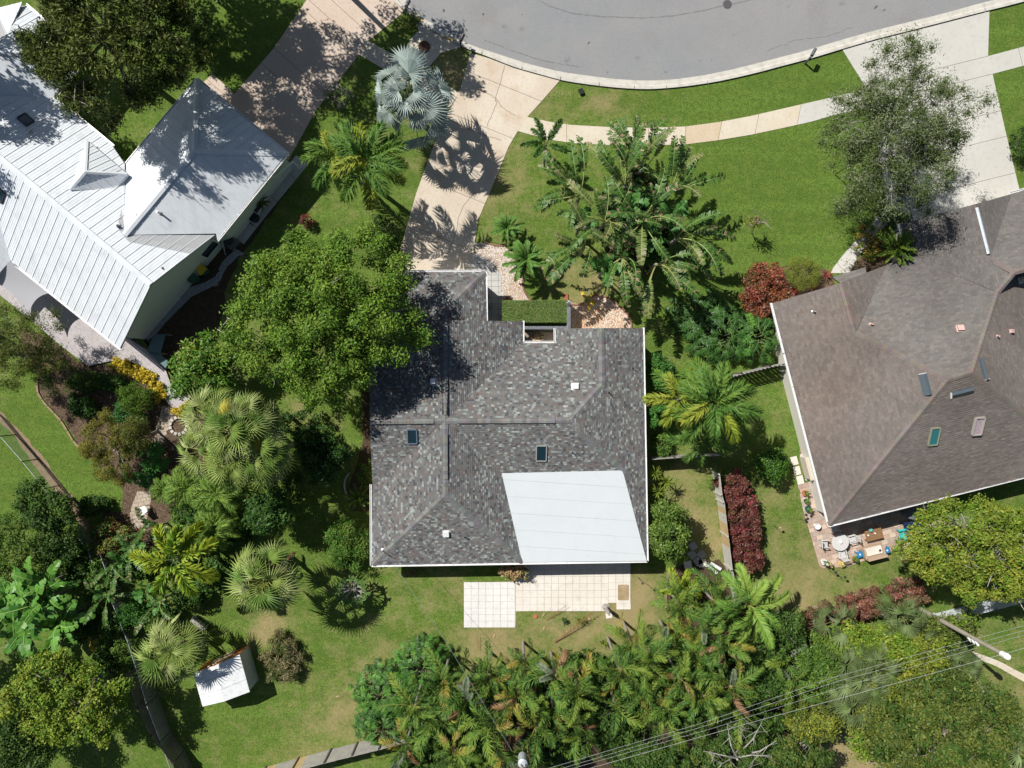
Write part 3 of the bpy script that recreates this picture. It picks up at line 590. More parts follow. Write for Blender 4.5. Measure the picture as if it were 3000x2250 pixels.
# membrane of the low roof, in sheets lapped across the fall
m_memb = M('white_membrane', (.57, .61, .635), [(1.5, 6, .55, .72, (.52, .55, .565), .4), (.6, 4, .4, .7, (.54, .58, .60), .6), (6, 4, .55, .75, (.50, .53, .55), .4)], rough=.6, spec=.3)
o_, U_, V_, n_ = frame(lanai)
loc = [((p - o_).dot(U_), (p - o_).dot(V_)) for p in lanai]
poly = [o_ + U_ * a + V_ * b for a, b in loc]
s = MB(); top = [p + n_ * .05 for p in poly]; bot = [p - n_ * .01 for p in poly]
ys = [l[1] for l in loc]; y0, y1 = min(ys), max(ys); N = 6
for k in range(N):
    q = clip(clip(loc, 0, y0 + (y1 - y0) * k / N, 0, 1), 0, y0 + (y1 - y0) * (k + 1) / N + .05 * (k < N - 1), 0, -1)
    if len(q) < 3: continue
    # rounded upper corner of the membrane where it turns up on to the shingles
    s = MB(); h = .045 + .004 * (k % 2) + .002 * k; T = [o_ + U_ * a + V_ * b + n_ * h for a, b in q]; Bt = [p - n_ * (h + .01) for p in T]; m = len(T)
    ar = sum(q[i][0] * q[(i + 1) % m][1] - q[(i + 1) % m][0] * q[i][1] for i in range(m))
    if ar < 0: T.reverse(); Bt.reverse()
    s.add(T + Bt, [tuple(range(m)), tuple(range(2 * m - 1, m - 1, -1))] + [(i, i + m, (i + 1) % m + m, (i + 1) % m) for i in range(m)]); s.build('membrane_sheet', m_memb, roof)
    if k:
        a_ = [c for c in clip(clip(loc, 0, y0 + (y1 - y0) * k / N - .012, 0, 1), 0, y0 + (y1 - y0) * k / N + .012, 0, -1)]; s = MB(); s.add([o_ + U_ * a + V_ * b + n_ * .072 for a, b in a_], [tuple(range(len(a_)))]); s.build('seam', M('membrane_seam', (.51, .545, .57)), roof)
aw = away(v['C'].x + 2, v['C'].y - 1)
def toz(p, z=e): return Vector((p.x, p.y, z))
gutter([v['SW'], v['SE']], hm, lambda a, b: (0, -1)); gutter([P(1089, 1421, e), v['SW']], hm, lambda a, b: (-1, 0)); gutter([v['SE'], v['NE']], hm, lambda a, b: (1, 0))
gutter([v['Ga'], v['Gb']], hm, lambda a, b: (0, 1)); gutter([v['Gb'], P(1423, 938, e)], hm, lambda a, b: (1, 0)); gutter([P(1530, 941, e), P(1530, 1006, e)], hm, lambda a, b: (1, 0))
gutter([P(1531, 1005, e), P(1632, 1005, e)], hm, lambda a, b: (0, 1)); gutter([P(1628, 963, e), P(1629, 1004, e)], hm, lambda a, b: (-1, 0))
m_stucco = M('cream_stucco', (.55, .50, .42), [(20, 3, .4, .7, (.5, .45, .38), .6)], rough=.9, bump=.3)
s = MB(); k = (1 - e / H)
def wp(*pts): return [tuple(gpt(*q) * k) for q in pts]
walls(s, wp((1106, 1640), (1106, 1428), (1106, 945), (1165, 945), (1165, 812), (1405, 812), (1405, 958), (1512, 958), (1512, 1024), (1645, 1024), (1645, 978), (1866, 978), (1877, 1625), (1520, 1628)), 0, 2.62); s.build('wall', m_stucco, hm)
for (a, b, c2) in ((v['NX'], v['N1'], v['NWc']),):   # gable triangle over the garage roof
    s = MB(); y = a.y - .3; s.prism([(a.x - .5, y), (c2.x + .5, y), (c2.x + .5, y - .1), (a.x - .5, y - .1)], 2.55, 2.72); s.add([(a.x - .6, y, 2.7), (c2.x + .6, y, 2.7), (b.x, y, b.z - .2)], [(0, 2, 1)]); s.build('gable_wall', m_stucco, hm)
s = MB(); y = gpt(0, 812).y * k + .12
gdx0, gdx1 = gpt(1190, 0).x * k, gpt(1385, 0).x * k; s.box(((gdx0 + gdx1) / 2, y, 1.1), (gdx1 - gdx0, .06, 2.2)); gd = s.build('garage_door', m_white, hm)
for q in range(4): s = MB(); s.box(((gdx0 + gdx1) / 2, y + .045, .28 + q * .55), (gdx1 - gdx0 - .1, .02, .46)); s.build('door_panel', m_white, gd)
m_glass = M('dark_glass', (.01, .03, .04), rough=.05, spec=.8)
o1, U1, V1, n1 = frame(main_faces[3])
pass
oz, Uz, Vz, nz = frame(main_faces[10]); zc = oz.z + (Vector((0, 0, 0)) - 0 * nz).z
def on(face, px, py, lift=0.0):
    o, U, V, n = frame(face); cam0 = Vector((0, 0, H)); d = P(px, py, 0) - cam0; t = (o - cam0).dot(n) / d.dot(n); return cam0 + d * t + n * lift, U, V, n
p_, u_, v2, n2 = on(main_faces[3], 1586, 1327); skylight(hm, p_, u_, v2, n2, .68, 1.15, M('grey_frame', (.30, .31, .30), rough=.5), m_glass, 'dark glazed skylight on the sunlit rear slope')
p_, u_, v2, n2 = on(main_faces[10], 1208, 1278); skylight(hm, p_, u_, v2, n2, .62, 1.05, M('blue_frame', (.12, .16, .20), rough=.5), m_glass, 'skylight in the shade of the big tree')
for (f, x, y, sz, lab) in ((6, 1685, 1133, .36, 'square white roof vent on the front slope'), (1, 1307, 1562, .34, 'square white roof vent on the rear hip'), (8, 1271, 1117, .3, 'white roof vent in the tree shadow')):
    p_, u_, v2, n2 = on(main_faces[f], x, y); box_vent(hm, p_, sz, n2, m_white, lab)
for (f, x, y) in ((4, 1853, 1079), (4, 1783, 1150), (3, 1677, 1326), (1, 1362, 1573)):
    p_, u_, v2, n2 = on(main_faces[f], x, y); vent_pipe(hm, p_, .04, .32, m_dark)
# service mast on the rear left corner
p_, u_, v2, n2 = on(main_faces[0], 1122, 1612); s = MB(); s.tube([p_ - Vector((0, 0, .3)), p_ + Vector((0, 0, .8)), p_ + Vector((.08, 0, .9)), p_ + Vector((.18, -.05, .85))], .035, 8); mast = s.build('service_mast', M('galvanised', (.45, .46, .47), rough=.4, metal=.6), hm); s = MB(); s.lathe(p_ + Vector((0, 0, .02)), [(.16, -.04), (.15, .02), (.05, .06), (0, .06)], 12); s.build('boot', MATS['galvanised'], mast)

# ---------------------------------------- brown-roofed house on the right
K2 = .42; e2 = 2.8
RB = Roof({'W': ((2263, 888), (2430, 1538), e2, K2, (2600, 1200)), 'S': ((2430, 1538), (3000, 1396), e2, K2, (2700, 1300)), 'N1': ((2598, 776), (2664, 754), e2, K2, (2700, 900)), 'R1e': ((2598, 776), (2650, 975), e2, K2, (2480, 850)),
           'R2w': ((2638, 657), (2664, 754), e2, K2, (2800, 700)), 'R2e': ((2964, 568), (3010, 745), e2, K2, (2880, 650)), 'N2': ((2964, 568), (3060, 545), e2, K2, (2950, 750))},
          {'a': (2263, 888, e2), 'b': (2464, 829, ['W', 'R1e']), 'c': (2506, 975, ['W', 'R1e']), 'T1': (2777, 1112, ['W', 'S', 'N1']), 'd': (2430, 1538, e2), 'f': (2598, 776, e2), 'g': (2664, 754, e2), 'h': (2923, 856, ['N1', 'R2w']),
           'T2': (2848, 1090, ['S', 'N1']), 'i': (2638, 657, e2), 'j': (2857, 598, ['R2w', 'R2e']), 'k': (2900, 757, ['R2w', 'R2e', 'N2']), 'T3': (2972, 797, ['R2w', 'N2']), 'l': (2964, 568, e2), 'm': (3180, 510, e2),
           'n': (3100, 764, ['N2']), 'q': (3000, 1215, ['S']), 'r': (3172, 1355, e2), 's': (3260, 1100, 3.0)})
for kk, vv in RB.v.items(): pass
G = RB.face
bf = [G(q.split()) for q in ('a b c T1 d', 'b f c', 'c f g h T2 T1', 'i j k T3 h g', 'j l k', 'l m n T3 k', 'T2 h q', 'd T1 T2 q r')]
hb = thing('house', 'house with a weathered brown shingle roof at the right', 'house', P(2750, 1060, 0))
def onpl(tri, px, py):
    n = (tri[1] - tri[0]).cross(tri[2] - tri[0]); cam0 = Vector((0, 0, H)); d = P(px, py, 0) - cam0; return cam0 + d * ((tri[0] - cam0).dot(n) / d.dot(n))
_tri = [RB.v['T2'], RB.v['h'], RB.v['q']]
bf[6] = [RB.v['T2'], RB.v['h'], onpl(_tri, 2972, 799), onpl(_tri, 3110, 770), onpl(_tri, 3190, 1362), RB.v['q']]
for i_, f_ in enumerate(bf):
    o_, U_, V_, n_ = frame(f_); print('bf', i_, [round((p - o_).dot(n_), 2) for p in f_], [round(p.z, 2) for p in f_])
s = MB()
for f in bf: deck(s, f, .15)
broof = s.build('roof', MATS['roof_felt'], hb)
m_bs = M('brown_shingle', (.2, .2, .2), [(.22, 3, .38, .66, (.74, .73, .73), .8, 'MULTIPLY'), (.15, 3, .52, .72, (1.18, 1.06, .98), .6, 'MULTIPLY'), (1.0, 4, .5, .8, (.84, .83, .82), .5, 'MULTIPLY', (.25, 1.4, 1), .25), (26, 3, .45, .7, (.7, .7, .7), .5, 'MULTIPLY')], rough=.95, attr='col', spec=.1)
BP = [(.190, .165, .150), (.180, .158, .145), (.200, .174, .158), (.172, .154, .142)]
shingles([bf[0], bf[1], bf[7]], BP, [3, 3, 2, 2], broof, m_bs, exp=.15, wmin=.25, wmax=.36, keep=200, seed=5)
GP2 = [(.180, .168, .158), (.170, .160, .151), (.190, .177, .166)]
shingles(bf[2:6], GP2, [3, 3, 2], broof, m_bs, exp=.15, wmin=.25, wmax=.36, keep=100, seed=6)
shingles([bf[6]], BP, [3, 3, 2, 2], broof, m_bs, exp=.15, wmin=.25, wmax=.36, keep=10, seed=8)
vb = RB.v; BC = [(.205, .178, .16), (.192, .168, .152), (.215, .187, .168)]
for a, b in (('b', 'c'), ('c', 'T1'), ('T1', 'd'), ('T1', 'T2'), ('T2', 'h'), ('h', 'T3'), ('k', 'T3'), ('T3', 'n'), ('T2', 'q'), ('q', 'r'), ('j', 'k')): caps(vb[a], vb[b], m_bs, BC, broof, step=.3, wd=.19, z=.045)
slab_ = [P(2438, 812, 3.05), P(2535, 783, 3.05), P(2541, 812, 3.3), P(2470, 836, 3.3)]
s = MB(); deck(s, slab_, .02); pr = s.build('porch_roof', MATS['roof_felt'], hb); shingles([slab_], GP2, [1, 1, 1], pr, m_bs, exp=.15, wmin=.25, wmax=.36, keep=0, seed=4)
gutter([vb['d'], P(3172, 1353, e2)], hb, lambda a, b: (.2, -1)); gutter([vb['a'], P(2300, 1035, e2)], hb, lambda a, b: (-1, -.2)); gutter([P(2300, 1035, e2), vb['d']], hb, lambda a, b: (-1, -.2)); gutter([vb['i'], vb['g']], hb, lambda a, b: (-1, -.2))
gutter([P(2966, 566, e2), P(3180, 508, e2)], hb, lambda a, b: (-.2, 1))
m_cream = M('white_stucco', (.66, .63, .58), [(20, 3, .4, .7, (.6, .57, .52), .6)], rough=.9, bump=.3)
s = MB(); k = 1 - e2 / H
walls(s, wp((2288, 897), (2448, 1515), (3160, 1338), (3160, 560), (2964, 590), (2664, 672), (2690, 765), (2598, 796)), 0, 2.74); s.build('wall', m_cream, hb)
s = MB(); pa = gpt(2966, 590) * k; pb = gpt(2680, 668) * k; c = (pa + pb) / 2; d = pb - pa; s.box((c.x, c.y + .13, 1.1), (d.length * .7, .06, 2.2), A_(d.y, d.x)); gd = s.build('garage_door', m_white, hb)
j1, k1 = P(2860, 608, 0), P(2895, 746, 0)
p1, *_ = on(bf[3], 2860, 609, .1); p2, *_ = on(bf[3], 2895, 744, .1); s = MB()
m_gal = M('bright_galvanised', (.55, .60, .64), [(6, 4, .4, .7, (.4, .44, .48), .8)], rough=.45, metal=.3)
zz = max(p1.z, p2.z) + .06; dd = (p2 - p1); dd.z = 0; sd = Vector((-dd.y, dd.x, 0)).normalized() * .12
s.add([(*(p1 + sd).xy, zz - .05), (*p1.xy, zz + .03), (*(p1 - sd).xy, zz - .05), (*(p2 + sd).xy, zz - .05), (*p2.xy, zz + .03), (*(p2 - sd).xy, zz - .05)], [(0, 3, 4, 1), (1, 4, 5, 2), (0, 1, 2), (3, 5, 4), (0, 2, 5, 3)]); s.build('ridge_vent', m_gal, hb, 'bright metal ridge vent over the garage')
def hood(face, px, py, L, wd, ang, mat=None, label=None):
    p, U, V, n = on(face, px, py); m = Matrix.Rotation(ang, 3, 'Z'); q = Vector((0, 0, 1)).rotation_difference(n).to_matrix() @ m
    s = MB(); s.box(p + n * .03, (L, wd, .04), m=q); X_ = q @ Vector((1, 0, 0)); Y_ = q @ Vector((0, 1, 0)); h = [Vector(p) + X_ * a * L / 2 + Y_ * b * wd / 2 + n * z for a in (-1, 1) for b, z in ((-.9, .02), (-.9, .14), (-.3, .22), (.9, .07))]
    s.add(h, [(0, 4, 5, 1), (1, 5, 6, 2), (2, 6, 7, 3), (0, 1, 2, 3), (4, 7, 6, 5)])
    o = s.build('vent_hood', mat or M('slate_metal', (.08, .105, .12), rough=.45, spec=.5), hb, label)
    r = MB(); r.box(p + X_ * (L / 2 + .015) + n * .09, (.02, wd * .9, .14), m=q); r.build('end_plate', m_alu, o)
hood(bf[0], 2710, 1126, 1.42, .5, math.radians(-75 + 180), label='slate grey vent hood on the west slope'); hood(bf[7], 2816, 1150, 1.42, .46, math.radians(14 + 180), label='slate grey vent hood on the rear slope')
hood(bf[6], 2880, 1080, 1.42, .42, math.radians(-75), label='slate grey vent hood on the east slope'); hood(bf[6], 2998, 820, 1.2, .5, math.radians(14 + 180), label='slate grey vent hood at the picture edge')
p_, u_, v2, n2 = on(bf[7], 2735, 1278); mU = Matrix.Rotation(0, 3, 'Z')
def sky2(px, py, lu, lv, ang, mf, mg, label, h=.14, face=bf[7]):
    p, U, V, n = on(face, px, py); c0 = Vector((math.cos(ang), math.sin(ang), 0)); U = (c0 - n * c0.dot(n)).normalized(); V = n.cross(U); skylight(hb, p, U, V, n, lu, lv, mf, mg, label, h)
sky2(2735, 1278, .62, 1.25, math.radians(3), M('olive_frame', (.26, .27, .19), rough=.6), M('teal_glass', (.03, .16, .17), rough=.08, spec=.8), 'teal glazed skylight with an olive frame')
sky2(2863, 1247, .62, 1.25, math.radians(3), M('pale_frame', (.36, .33, .30), rough=.6), M('crazed_dome', (.42, .32, .34), [(24, 2, .48, .56, (.16, .13, .16), .9), (30, 2, .5, .6, (.62, .56, .62), .7)], rough=.35), 'crazed pinkish skylight dome', .2)
m_pk = M('pink_vent', (.55, .38, .34), rough=.7)
for f, x, y, sz in ((2, 2812, 963, .34), (6, 2960, 971, .22)): p_, u_, v2, n2 = on(bf[f], x, y); box_vent(hb, p_, sz, n2, m_pk, 'faded pink roof vent')
for f, x, y, mm in ((0, 2382, 913, MATS['galvanised']), (2, 2550, 950, m_pk), (6, 2920, 985, m_pk)): p_, u_, v2, n2 = on(bf[f], x, y); vent_pipe(hb, p_, .06, .28, mm)

# ---------------------------------------- metal-roofed house on the left
RL = Roof({'SW': ((352, 1020), (31, 762), e2, K2, (300, 800)), 'NE': ((161, 285), (633, 684), e2, K2, (300, 550)), 'FNW': ((365, 487), (577, 232), e2, K2, (470, 500)), 'FNE': ((577, 232), (840, 450), e2, K2, (570, 443)),
           'FSE': ((840, 450), (636, 702), e2, K2, (600, 560)), 'USE': ((255, 165), (158, 286), e2, K2, (50, 200)), 'UNE': ((75, 15), (255, 165), e2, K2, (0, 150)), 'LL': ((31, 762), (-60, 866), e2, K2, (-60, 700))},
          {'a': (352, 1020, e2), 'b': (442, 834, ['SW', 'NE']), 'c': (-75, 400, ['SW', 'NE']), 'd': (31, 762, e2), 'dl': (-200, 560, ['LL']), 'dm': (-60, 866, e2), 'g': (633, 684, e2), 'h': (365, 688, ['NE', 'FNW', 'FSE']), 'i': (367, 484, e2),
           'j': (329, 427, e2), 'k': (158, 286, e2), 'l': (-60, 278, ['NE', 'USE']), 'm': (577, 232, e2), 'n': (570, 443, ['FNW', 'FNE', 'FSE']), 'o': (840, 450, e2), 'p': (636, 702, e2), 'q': (-15, 152, ['USE', 'UNE']), 'r': (255, 165, e2),
           's': (75, 15, e2), 't': (-160, 330, ['USE']), 'u': (-60, 150, ['USE']), 'v': (-80, 30, e2)})
Lf = RL.face
lf = [Lf(q.split()) for q in ('a b c d', 'd c dl dm', 'b g h i j k l c', 'i m n h', 'm o n', 'n o p g h', 'q r k l t', 's r q', 's q t v')]
hl = thing('house', 'house with a bright white ribbed metal roof at the upper left', 'house', P(330, 560, 0))
s = MB()
for f in lf: deck(s, f)
m_mr = M('white_metal_roof', (.66, .70, .74), [(1.2, 5, .52, .72, (.52, .55, .57), .7), (.9, 3, .5, .66, (.56, .58, .60), .5, 'MIX', (2.5, .35, 1), .67), (.7, 4, .4, .7, (.70, .73, .76), .7), (4, 5, .55, .8, (.54, .57, .60), .4)], rough=.38, spec=.45)
lroof = s.build('roof', M('roof_under', (.35, .36, .37)), hl)
def metal(face, step, parent, ribs=2, offs=0.0):
    o, U, V, n = frame(face); loc = [((p - o).dot(U), (p - o).dot(V)) for p in face]
    u = min(a for a, b in loc) + offs - step; um = max(a for a, b in loc)
    def ext(mb, q, h0, h1):
        T = [o + U * a + V * b + n * h1 for a, b in q]; B = [o + U * a + V * b + n * h0 for a, b in q]; m = len(T)
        ar = sum(q[i][0] * q[(i + 1) % m][1] - q[(i + 1) % m][0] * q[i][1] for i in range(m))
        if (ar < 0) == (U.cross(V).z > 0): T.reverse(); B.reverse()
        mb.add(T + B, [tuple(range(m))] + [(i, i + m, (i + 1) % m + m, (i + 1) % m) for i in range(m)])
    while u < um:
        q = clip(clip(loc, u + .002, 0, 1, 0), u + step - .002, 0, -1, 0)
        if len(q) >= 3 and area(q) > .01:
            s = MB(); ext(s, q, -.04, .012)
            for k in range(ribs + 1):
                x = u + step * k / (ribs + 1) + (.02 if k == 0 else 0); wd = .035 if k == 0 else .022; hh = .042 if k == 0 else .019; rq = clip(clip(loc, x, 0, 1, 0), x + wd, 0, -1, 0)
                if len(rq) >= 3 and area(rq) > 1e-4: ext(s, rq, .010, hh)
            s.build('roof_panel', m_mr, parent)
        u += step
for f, st, rb in ((0, .61, 3), (1, .61, 3), (2, .61, 2), (3, .61, 2), (4, .61, 0), (5, .66, 1), (6, .61, 1), (7, .61, 1), (8, .61, 1)): metal(lf[f], st, lroof, rb)
def cap2(a, b, wd=.2):
    d = b - a; sd = Vector((-d.y, d.x, 0)).normalized() * wd; s = MB(); z0 = Vector((0, 0, .02)); z1 = Vector((0, 0, .10))
    s.add([a + sd + z0, a + z1, a - sd + z0, b + sd + z0, b + z1, b - sd + z0], [(0, 3, 4, 1), (1, 4, 5, 2), (0, 1, 2), (3, 5, 4)]); s.build('ridge_cap', m_mr, lroof)
vl = RL.v
for a, b in (('b', 'c'), ('n', 'h'), ('m', 'n'), ('o', 'n'), ('r', 'q')): cap2(vl[a], vl[b])
# small hipped cricket
ck = [P(255, 411, 3.55), P(374, 511, 3.55)]; pk = P(250, 504, 4.75); f2 = lf[2]
kb, *_ = on(f2, 206, 557, .02); kc, *_ = on(f2, 337, 554, .02); ka, *_ = on(f2, 208, 480, .02)
s = MB(); s.prism([tuple(p.xy) for p in (ck[0], ck[1], kc, kb)], [2.9, 2.9, kc.z - .4, kb.z - .4], [3.5, 3.5, kc.z - .03, kb.z - .03]); cr = s.build('roof_turret', m_mr, hl)
for tri in ((ck[0], ck[1], pk), (ck[1], kc, kb, pk), (ck[0], pk, kb)): metal([Vector(p) for p in tri], .5, cr, 1)
for a, b in ((ck[1], pk), (ck[0], pk), (kb, pk)):
    d = b - a; sd = Vector((-d.y, d.x, 0)).normalized() * .12; s = MB(); s.add([a + sd + Vector((0, 0, .01)), a + Vector((0, 0, .09)), a - sd + Vector((0, 0, .01)), b + sd + Vector((0, 0, .01)), b + Vector((0, 0, .09)), b - sd + Vector((0, 0, .01))], [(0, 3, 4, 1), (1, 4, 5, 2)]); s.build('ridge_cap', m_mr, cr)
for a, b, o in (('i', 'm', (-1, 1)), ('m', 'o', (1, 1)), ('o', 'p', (1, -1)), ('k', 'j', (1, 1)), ('r', 'k', (1, -1)), ('a', 'd', (-1, -1)), ('s', 'r', (1, 1))): gutter([vl[a], vl[b]], hl, lambda x, y, o=o: o)
m_wst = M('white_stucco_wall', (.62, .66, .68), [(18, 3, .4, .7, (.55, .58, .6), .6)], rough=.9, bump=.3)
s = MB()
gw = [gpt(423, 992), gpt(655, 716)]  # foot of the gable wall
d = (gw[1] - gw[0]).normalized(); pk_ = Vector(vl['b'].xy); t = (pk_ - gw[0]).dot(d); foot = gw[0] + d * t; L = (gw[1] - gw[0]).length; nn = Vector((d.y, -d.x)) * .1
A0, A1 = gw[0], gw[1]
for off in (nn, -nn): pass
s.add([(*(A0 + nn), 0), (*(A1 + nn), 0), (*(A1 + nn), 2.75), (*(foot + nn), vl['b'].z - .25), (*(A0 + nn), 2.75), (*(A0 - nn), 0), (*(A1 - nn), 0), (*(A1 - nn), 2.75), (*(foot - nn), vl['b'].z - .25), (*(A0 - nn), 2.75)],
      [(0, 1, 2, 3, 4), (9, 8, 7, 6, 5), (0, 4, 9, 5), (1, 6, 7, 2), (2, 7, 8, 3), (3, 8, 9, 4)])
k = 1 - e2 / H
walls(s, [tuple(gw[0] + Vector((-.02, .1)))] + wp((20, 735), (-80, 400), (160, 308), (300, 440), (385, 492), (578, 256), (818, 452), (640, 676)) + [tuple(gw[1] + Vector((-.05, .1)))], 0, 2.70); s.build('wall', m_wst, hl)
wn = (P(607, 724, 1.5)); tt = (Vector(wn.xy) - gw[0]).dot(d); wc = gw[0] + d * tt + nn; s = MB(); ang = A_(d.y, d.x)
s.box((wc.x + nn.x * .3, wc.y + nn.y * .3, 1.5), (1.5, .08, 1.15), ang); wf = s.build('window', m_white, hl); s = MB(); s.box((wc.x + nn.x * .6, wc.y + nn.y * .6, 1.5), (1.3, .06, .95), ang); s.build('pane', m_glass, wf)
p_, u_, v2, n2 = on(lf[2], 76, 352); skylight(hl, p_, u_, v2, n2, .8, .62, m_dark, m_glass, 'dark skylight near the left edge')
p_, u_, v2, n2 = on(lf[0], 2, 573); skylight(hl, p_, u_, v2, n2, .6, .8, m_dark, m_glass, 'dark skylight at the picture edge')
for f, x, y, r_, h_ in ((2, 345, 661, .1, .35), (5, 470, 625, .07, .5), (3, 400, 630, .03, .1), (2, 88, 386, .08, .3), (2, 475, 785, .05, .2)): p_, u_, v2, n2 = on(lf[f], x, y); vent_pipe(hl, p_, r_, h_, MATS['galvanised'])
# side lamp / gutter spout on the shaded wall and the deck
m_deck = M('weathered_deck', (.45, .42, .42), [(2, 4, .4, .7, (.52, .49, .50), .9), (3, 5, .5, .7, (.27, .22, .22), .8, 'MIX', (2.2, 14, 1), math.radians(38)), (24, 3, .6, .72, (.16, .13, .13), .6)], rough=.85, bump=.2)
dk = pl((97, 940), (176, 1008), (262, 1073), (330, 1057), (393, 1062), (443, 1089), (475, 1134), (490, 1175), (511, 1197), (538, 1195), (565, 1157), (538, 1157), (506, 1134), (488, 1084), (434, 1026), (384, 994), (423, 985), (330, 900), (60, 700), (-60, 800), (10, 870))
dko = thing('deck', 'weathered grey plank deck with a curved end beside the metal-roofed house', 'deck', P(300, 1000, 0))
s = MB(); s.prism(dk, .0, .10); s.build('deck_frame', M('deck_shadow', (.05, .04, .035)), dko)
for q in strips(dk, math.radians(-51.5 + 180), .15, .012): s = MB(); s.prism(q, .10, .145 + R.uniform(-.002, .003)); s.build('plank', m_deck, dko)
# the pale gravel walk under the shade sail's edge: the sail itself
sl_c = [P(33, 765, 2.9), P(147, 858, 2.6), P(84, 935, 2.2), P(-70, 800, 2.5)]; sag = [(.5, (100, 800)), (.5, (96, 880)), (.5, (30, 860)), (.5, (-20, 770))]
def sail(c, mid, n=10):
    E = []
    for i in range(4):
        a, b = c[i], c[(i + 1) % 4]; m = mid[i]; E.append([a * (1 - t) ** 2 + m * 2 * t * (1 - t) + b * t * t for t in [k / n for k in range(n + 1)]])
    vs = []
    for i in range(n + 1):
        s_ = i / n
        for j in range(n + 1):
            t = j / n; top = E[0][j]; right = E[1][i]; bot = E[2][n - j]; left = E[3][n - i]
            p = top * (1 - s_) + bot * s_ + left * (1 - t) + right * t - (c[0] * (1 - s_) * (1 - t) + c[1] * (1 - s_) * t + c[3] * s_ * (1 - t) + c[2] * s_ * t); vs.append(p)
    return vs, [(i * (n + 1) + j, i * (n + 1) + j + 1, (i + 1) * (n + 1) + j + 1, (i + 1) * (n + 1) + j) for i in range(n) for j in range(n)]
s = MB(); s.add(*sail(sl_c, [P(88, 822, 2.5), P(88, 868, 2.2), P(60, 850, 2.2), P(-20, 790, 2.6)])); s.build('shade_sail', M('sail_cloth', (.42, .42, .45), rough=.8, transl=.15), None, 'grey fabric shade sail stretched over the deck', 'shade sail', smooth=True)
# ------------------------------------------------------------ plants
m_leaf = M('leaf', (.1, .1, .1), attr='col', rough=.55, spec=.2, transl=.12)
m_gloss = M('glossy_leaf', (.1, .1, .1), attr='col', rough=.45, spec=.28, transl=.10)
m_bark = M('grey_bark', (.30, .27, .23), [(8, 4, .4, .7, (.17, .14, .11), .8)], rough=.9, bump=.4)
m_pbark = M('palm_bark', (.32, .30, .26), [(8, 4, .4, .7, (.20, .17, .14), .8)], rough=.9, bump=.4)
G_BRIGHT = [(0.1377, 0.231, 0.0216), (0.1087, 0.196, 0.0192), (0.1812, 0.259, 0.0264), (0.087, 0.161, 0.0168), (0.232, 0.28, 0.036)]
G_MID = [(0.07, 0.143, 0.0198), (0.091, 0.169, 0.0242), (0.056, 0.117, 0.0165), (0.119, 0.195, 0.0308)]
G_DARK = [(0.0405, 0.09, 0.0154), (0.054, 0.1125, 0.0198), (0.0324, 0.07, 0.0132), (0.0743, 0.1313, 0.0242)]
G_OLIVE = [(0.1148, 0.1418, 0.0264), (0.0878, 0.1148, 0.022), (0.1485, 0.1755, 0.033), (0.0675, 0.0918, 0.0198)]
G_YEL = [(0.2025, 0.243, 0.03), (0.2565, 0.27, 0.036), (0.1553, 0.2025, 0.0264), (0.135, 0.189, 0.024)]
G_GREY = [(0.1313, 0.15, 0.072), (0.1063, 0.125, 0.06), (0.1625, 0.175, 0.102), (0.0875, 0.1063, 0.042)]
G_RED = [(.13, .045, .030), (.09, .030, .024), (.17, .065, .040), (.10, .055, .030), (.22, .05, .045)]
G_GOLD = [(0.575, 0.437, 0.03), (0.483, 0.3795, 0.03), (0.667, 0.5405, 0.06), (0.414, 0.299, 0.02)]
def leafcloud(name, C, clumps, rad, n, leaf, pal, parent, mat=None, up=.45, flat=.75, seed=1, asp=.5, hang=0.0, label=None, shell=.55, cat=None, group=None, kind=None):
    """clumps: (k,3) world centres with radii rad (k,); leaves are small folded-free quads spread on the outside of each clump"""
    r = np.random.default_rng(seed); clumps = np.asarray(clumps, float); rad = np.asarray(rad, float); k = len(clumps)
    pw = rad ** 2; ci = r.choice(k, n, p=pw / pw.sum())
    d = r.normal(size=(n, 3)); d[:, 2] += .35; d /= np.linalg.norm(d, axis=1)[:, None]
    rr = (shell + (1 - shell) * r.random(n)) * rad[ci] * (1 + .25 * r.normal(size=n).clip(-1, 1.3))
    p = clumps[ci] + d * rr[:, None] * np.array([1, 1, flat])
    nrm = d * .7 + np.array([0, 0, up]) + r.normal(size=(n, 3)) * .6; nrm /= np.linalg.norm(nrm, axis=1)[:, None]
    t = np.cross(nrm, r.normal(size=(n, 3))); t[:, 2] -= hang; t /= np.linalg.norm(t, axis=1)[:, None] + 1e-9; b = np.cross(nrm, t)
    L = leaf * r.uniform(.6, 1.35, n)[:, None]; W = L * asp * r.uniform(.8, 1.2, n)[:, None]
    vs = np.stack([p - t * L / 2, p + b * W / 2 - t * L * .05, p + t * L / 2, p - b * W / 2 - t * L * .05], 1).reshape(-1, 3)
    pal = np.array(pal); cp = r.integers(len(pal), size=k); pick = np.where(r.random(n) < .45, cp[ci], r.integers(len(pal), size=n))
    col = pal[pick] * r.uniform(.75, 1.25, n)[:, None]
    C = np.array(C); fs = np.arange(4 * n).reshape(n, 4)
    if parent is None:
        me = npmesh(name, vs - C, fs, mat or m_leaf, col); o = link(name, me, None, tuple(C)); ORG[o.name] = Vector(C)
    else:
        og = ORG[parent.name]; me = npmesh(name, vs - np.array(og), fs, mat or m_leaf, col); o = link(name, me, parent); ORG[o.name] = og
    return setp(o, label, cat, group, kind)
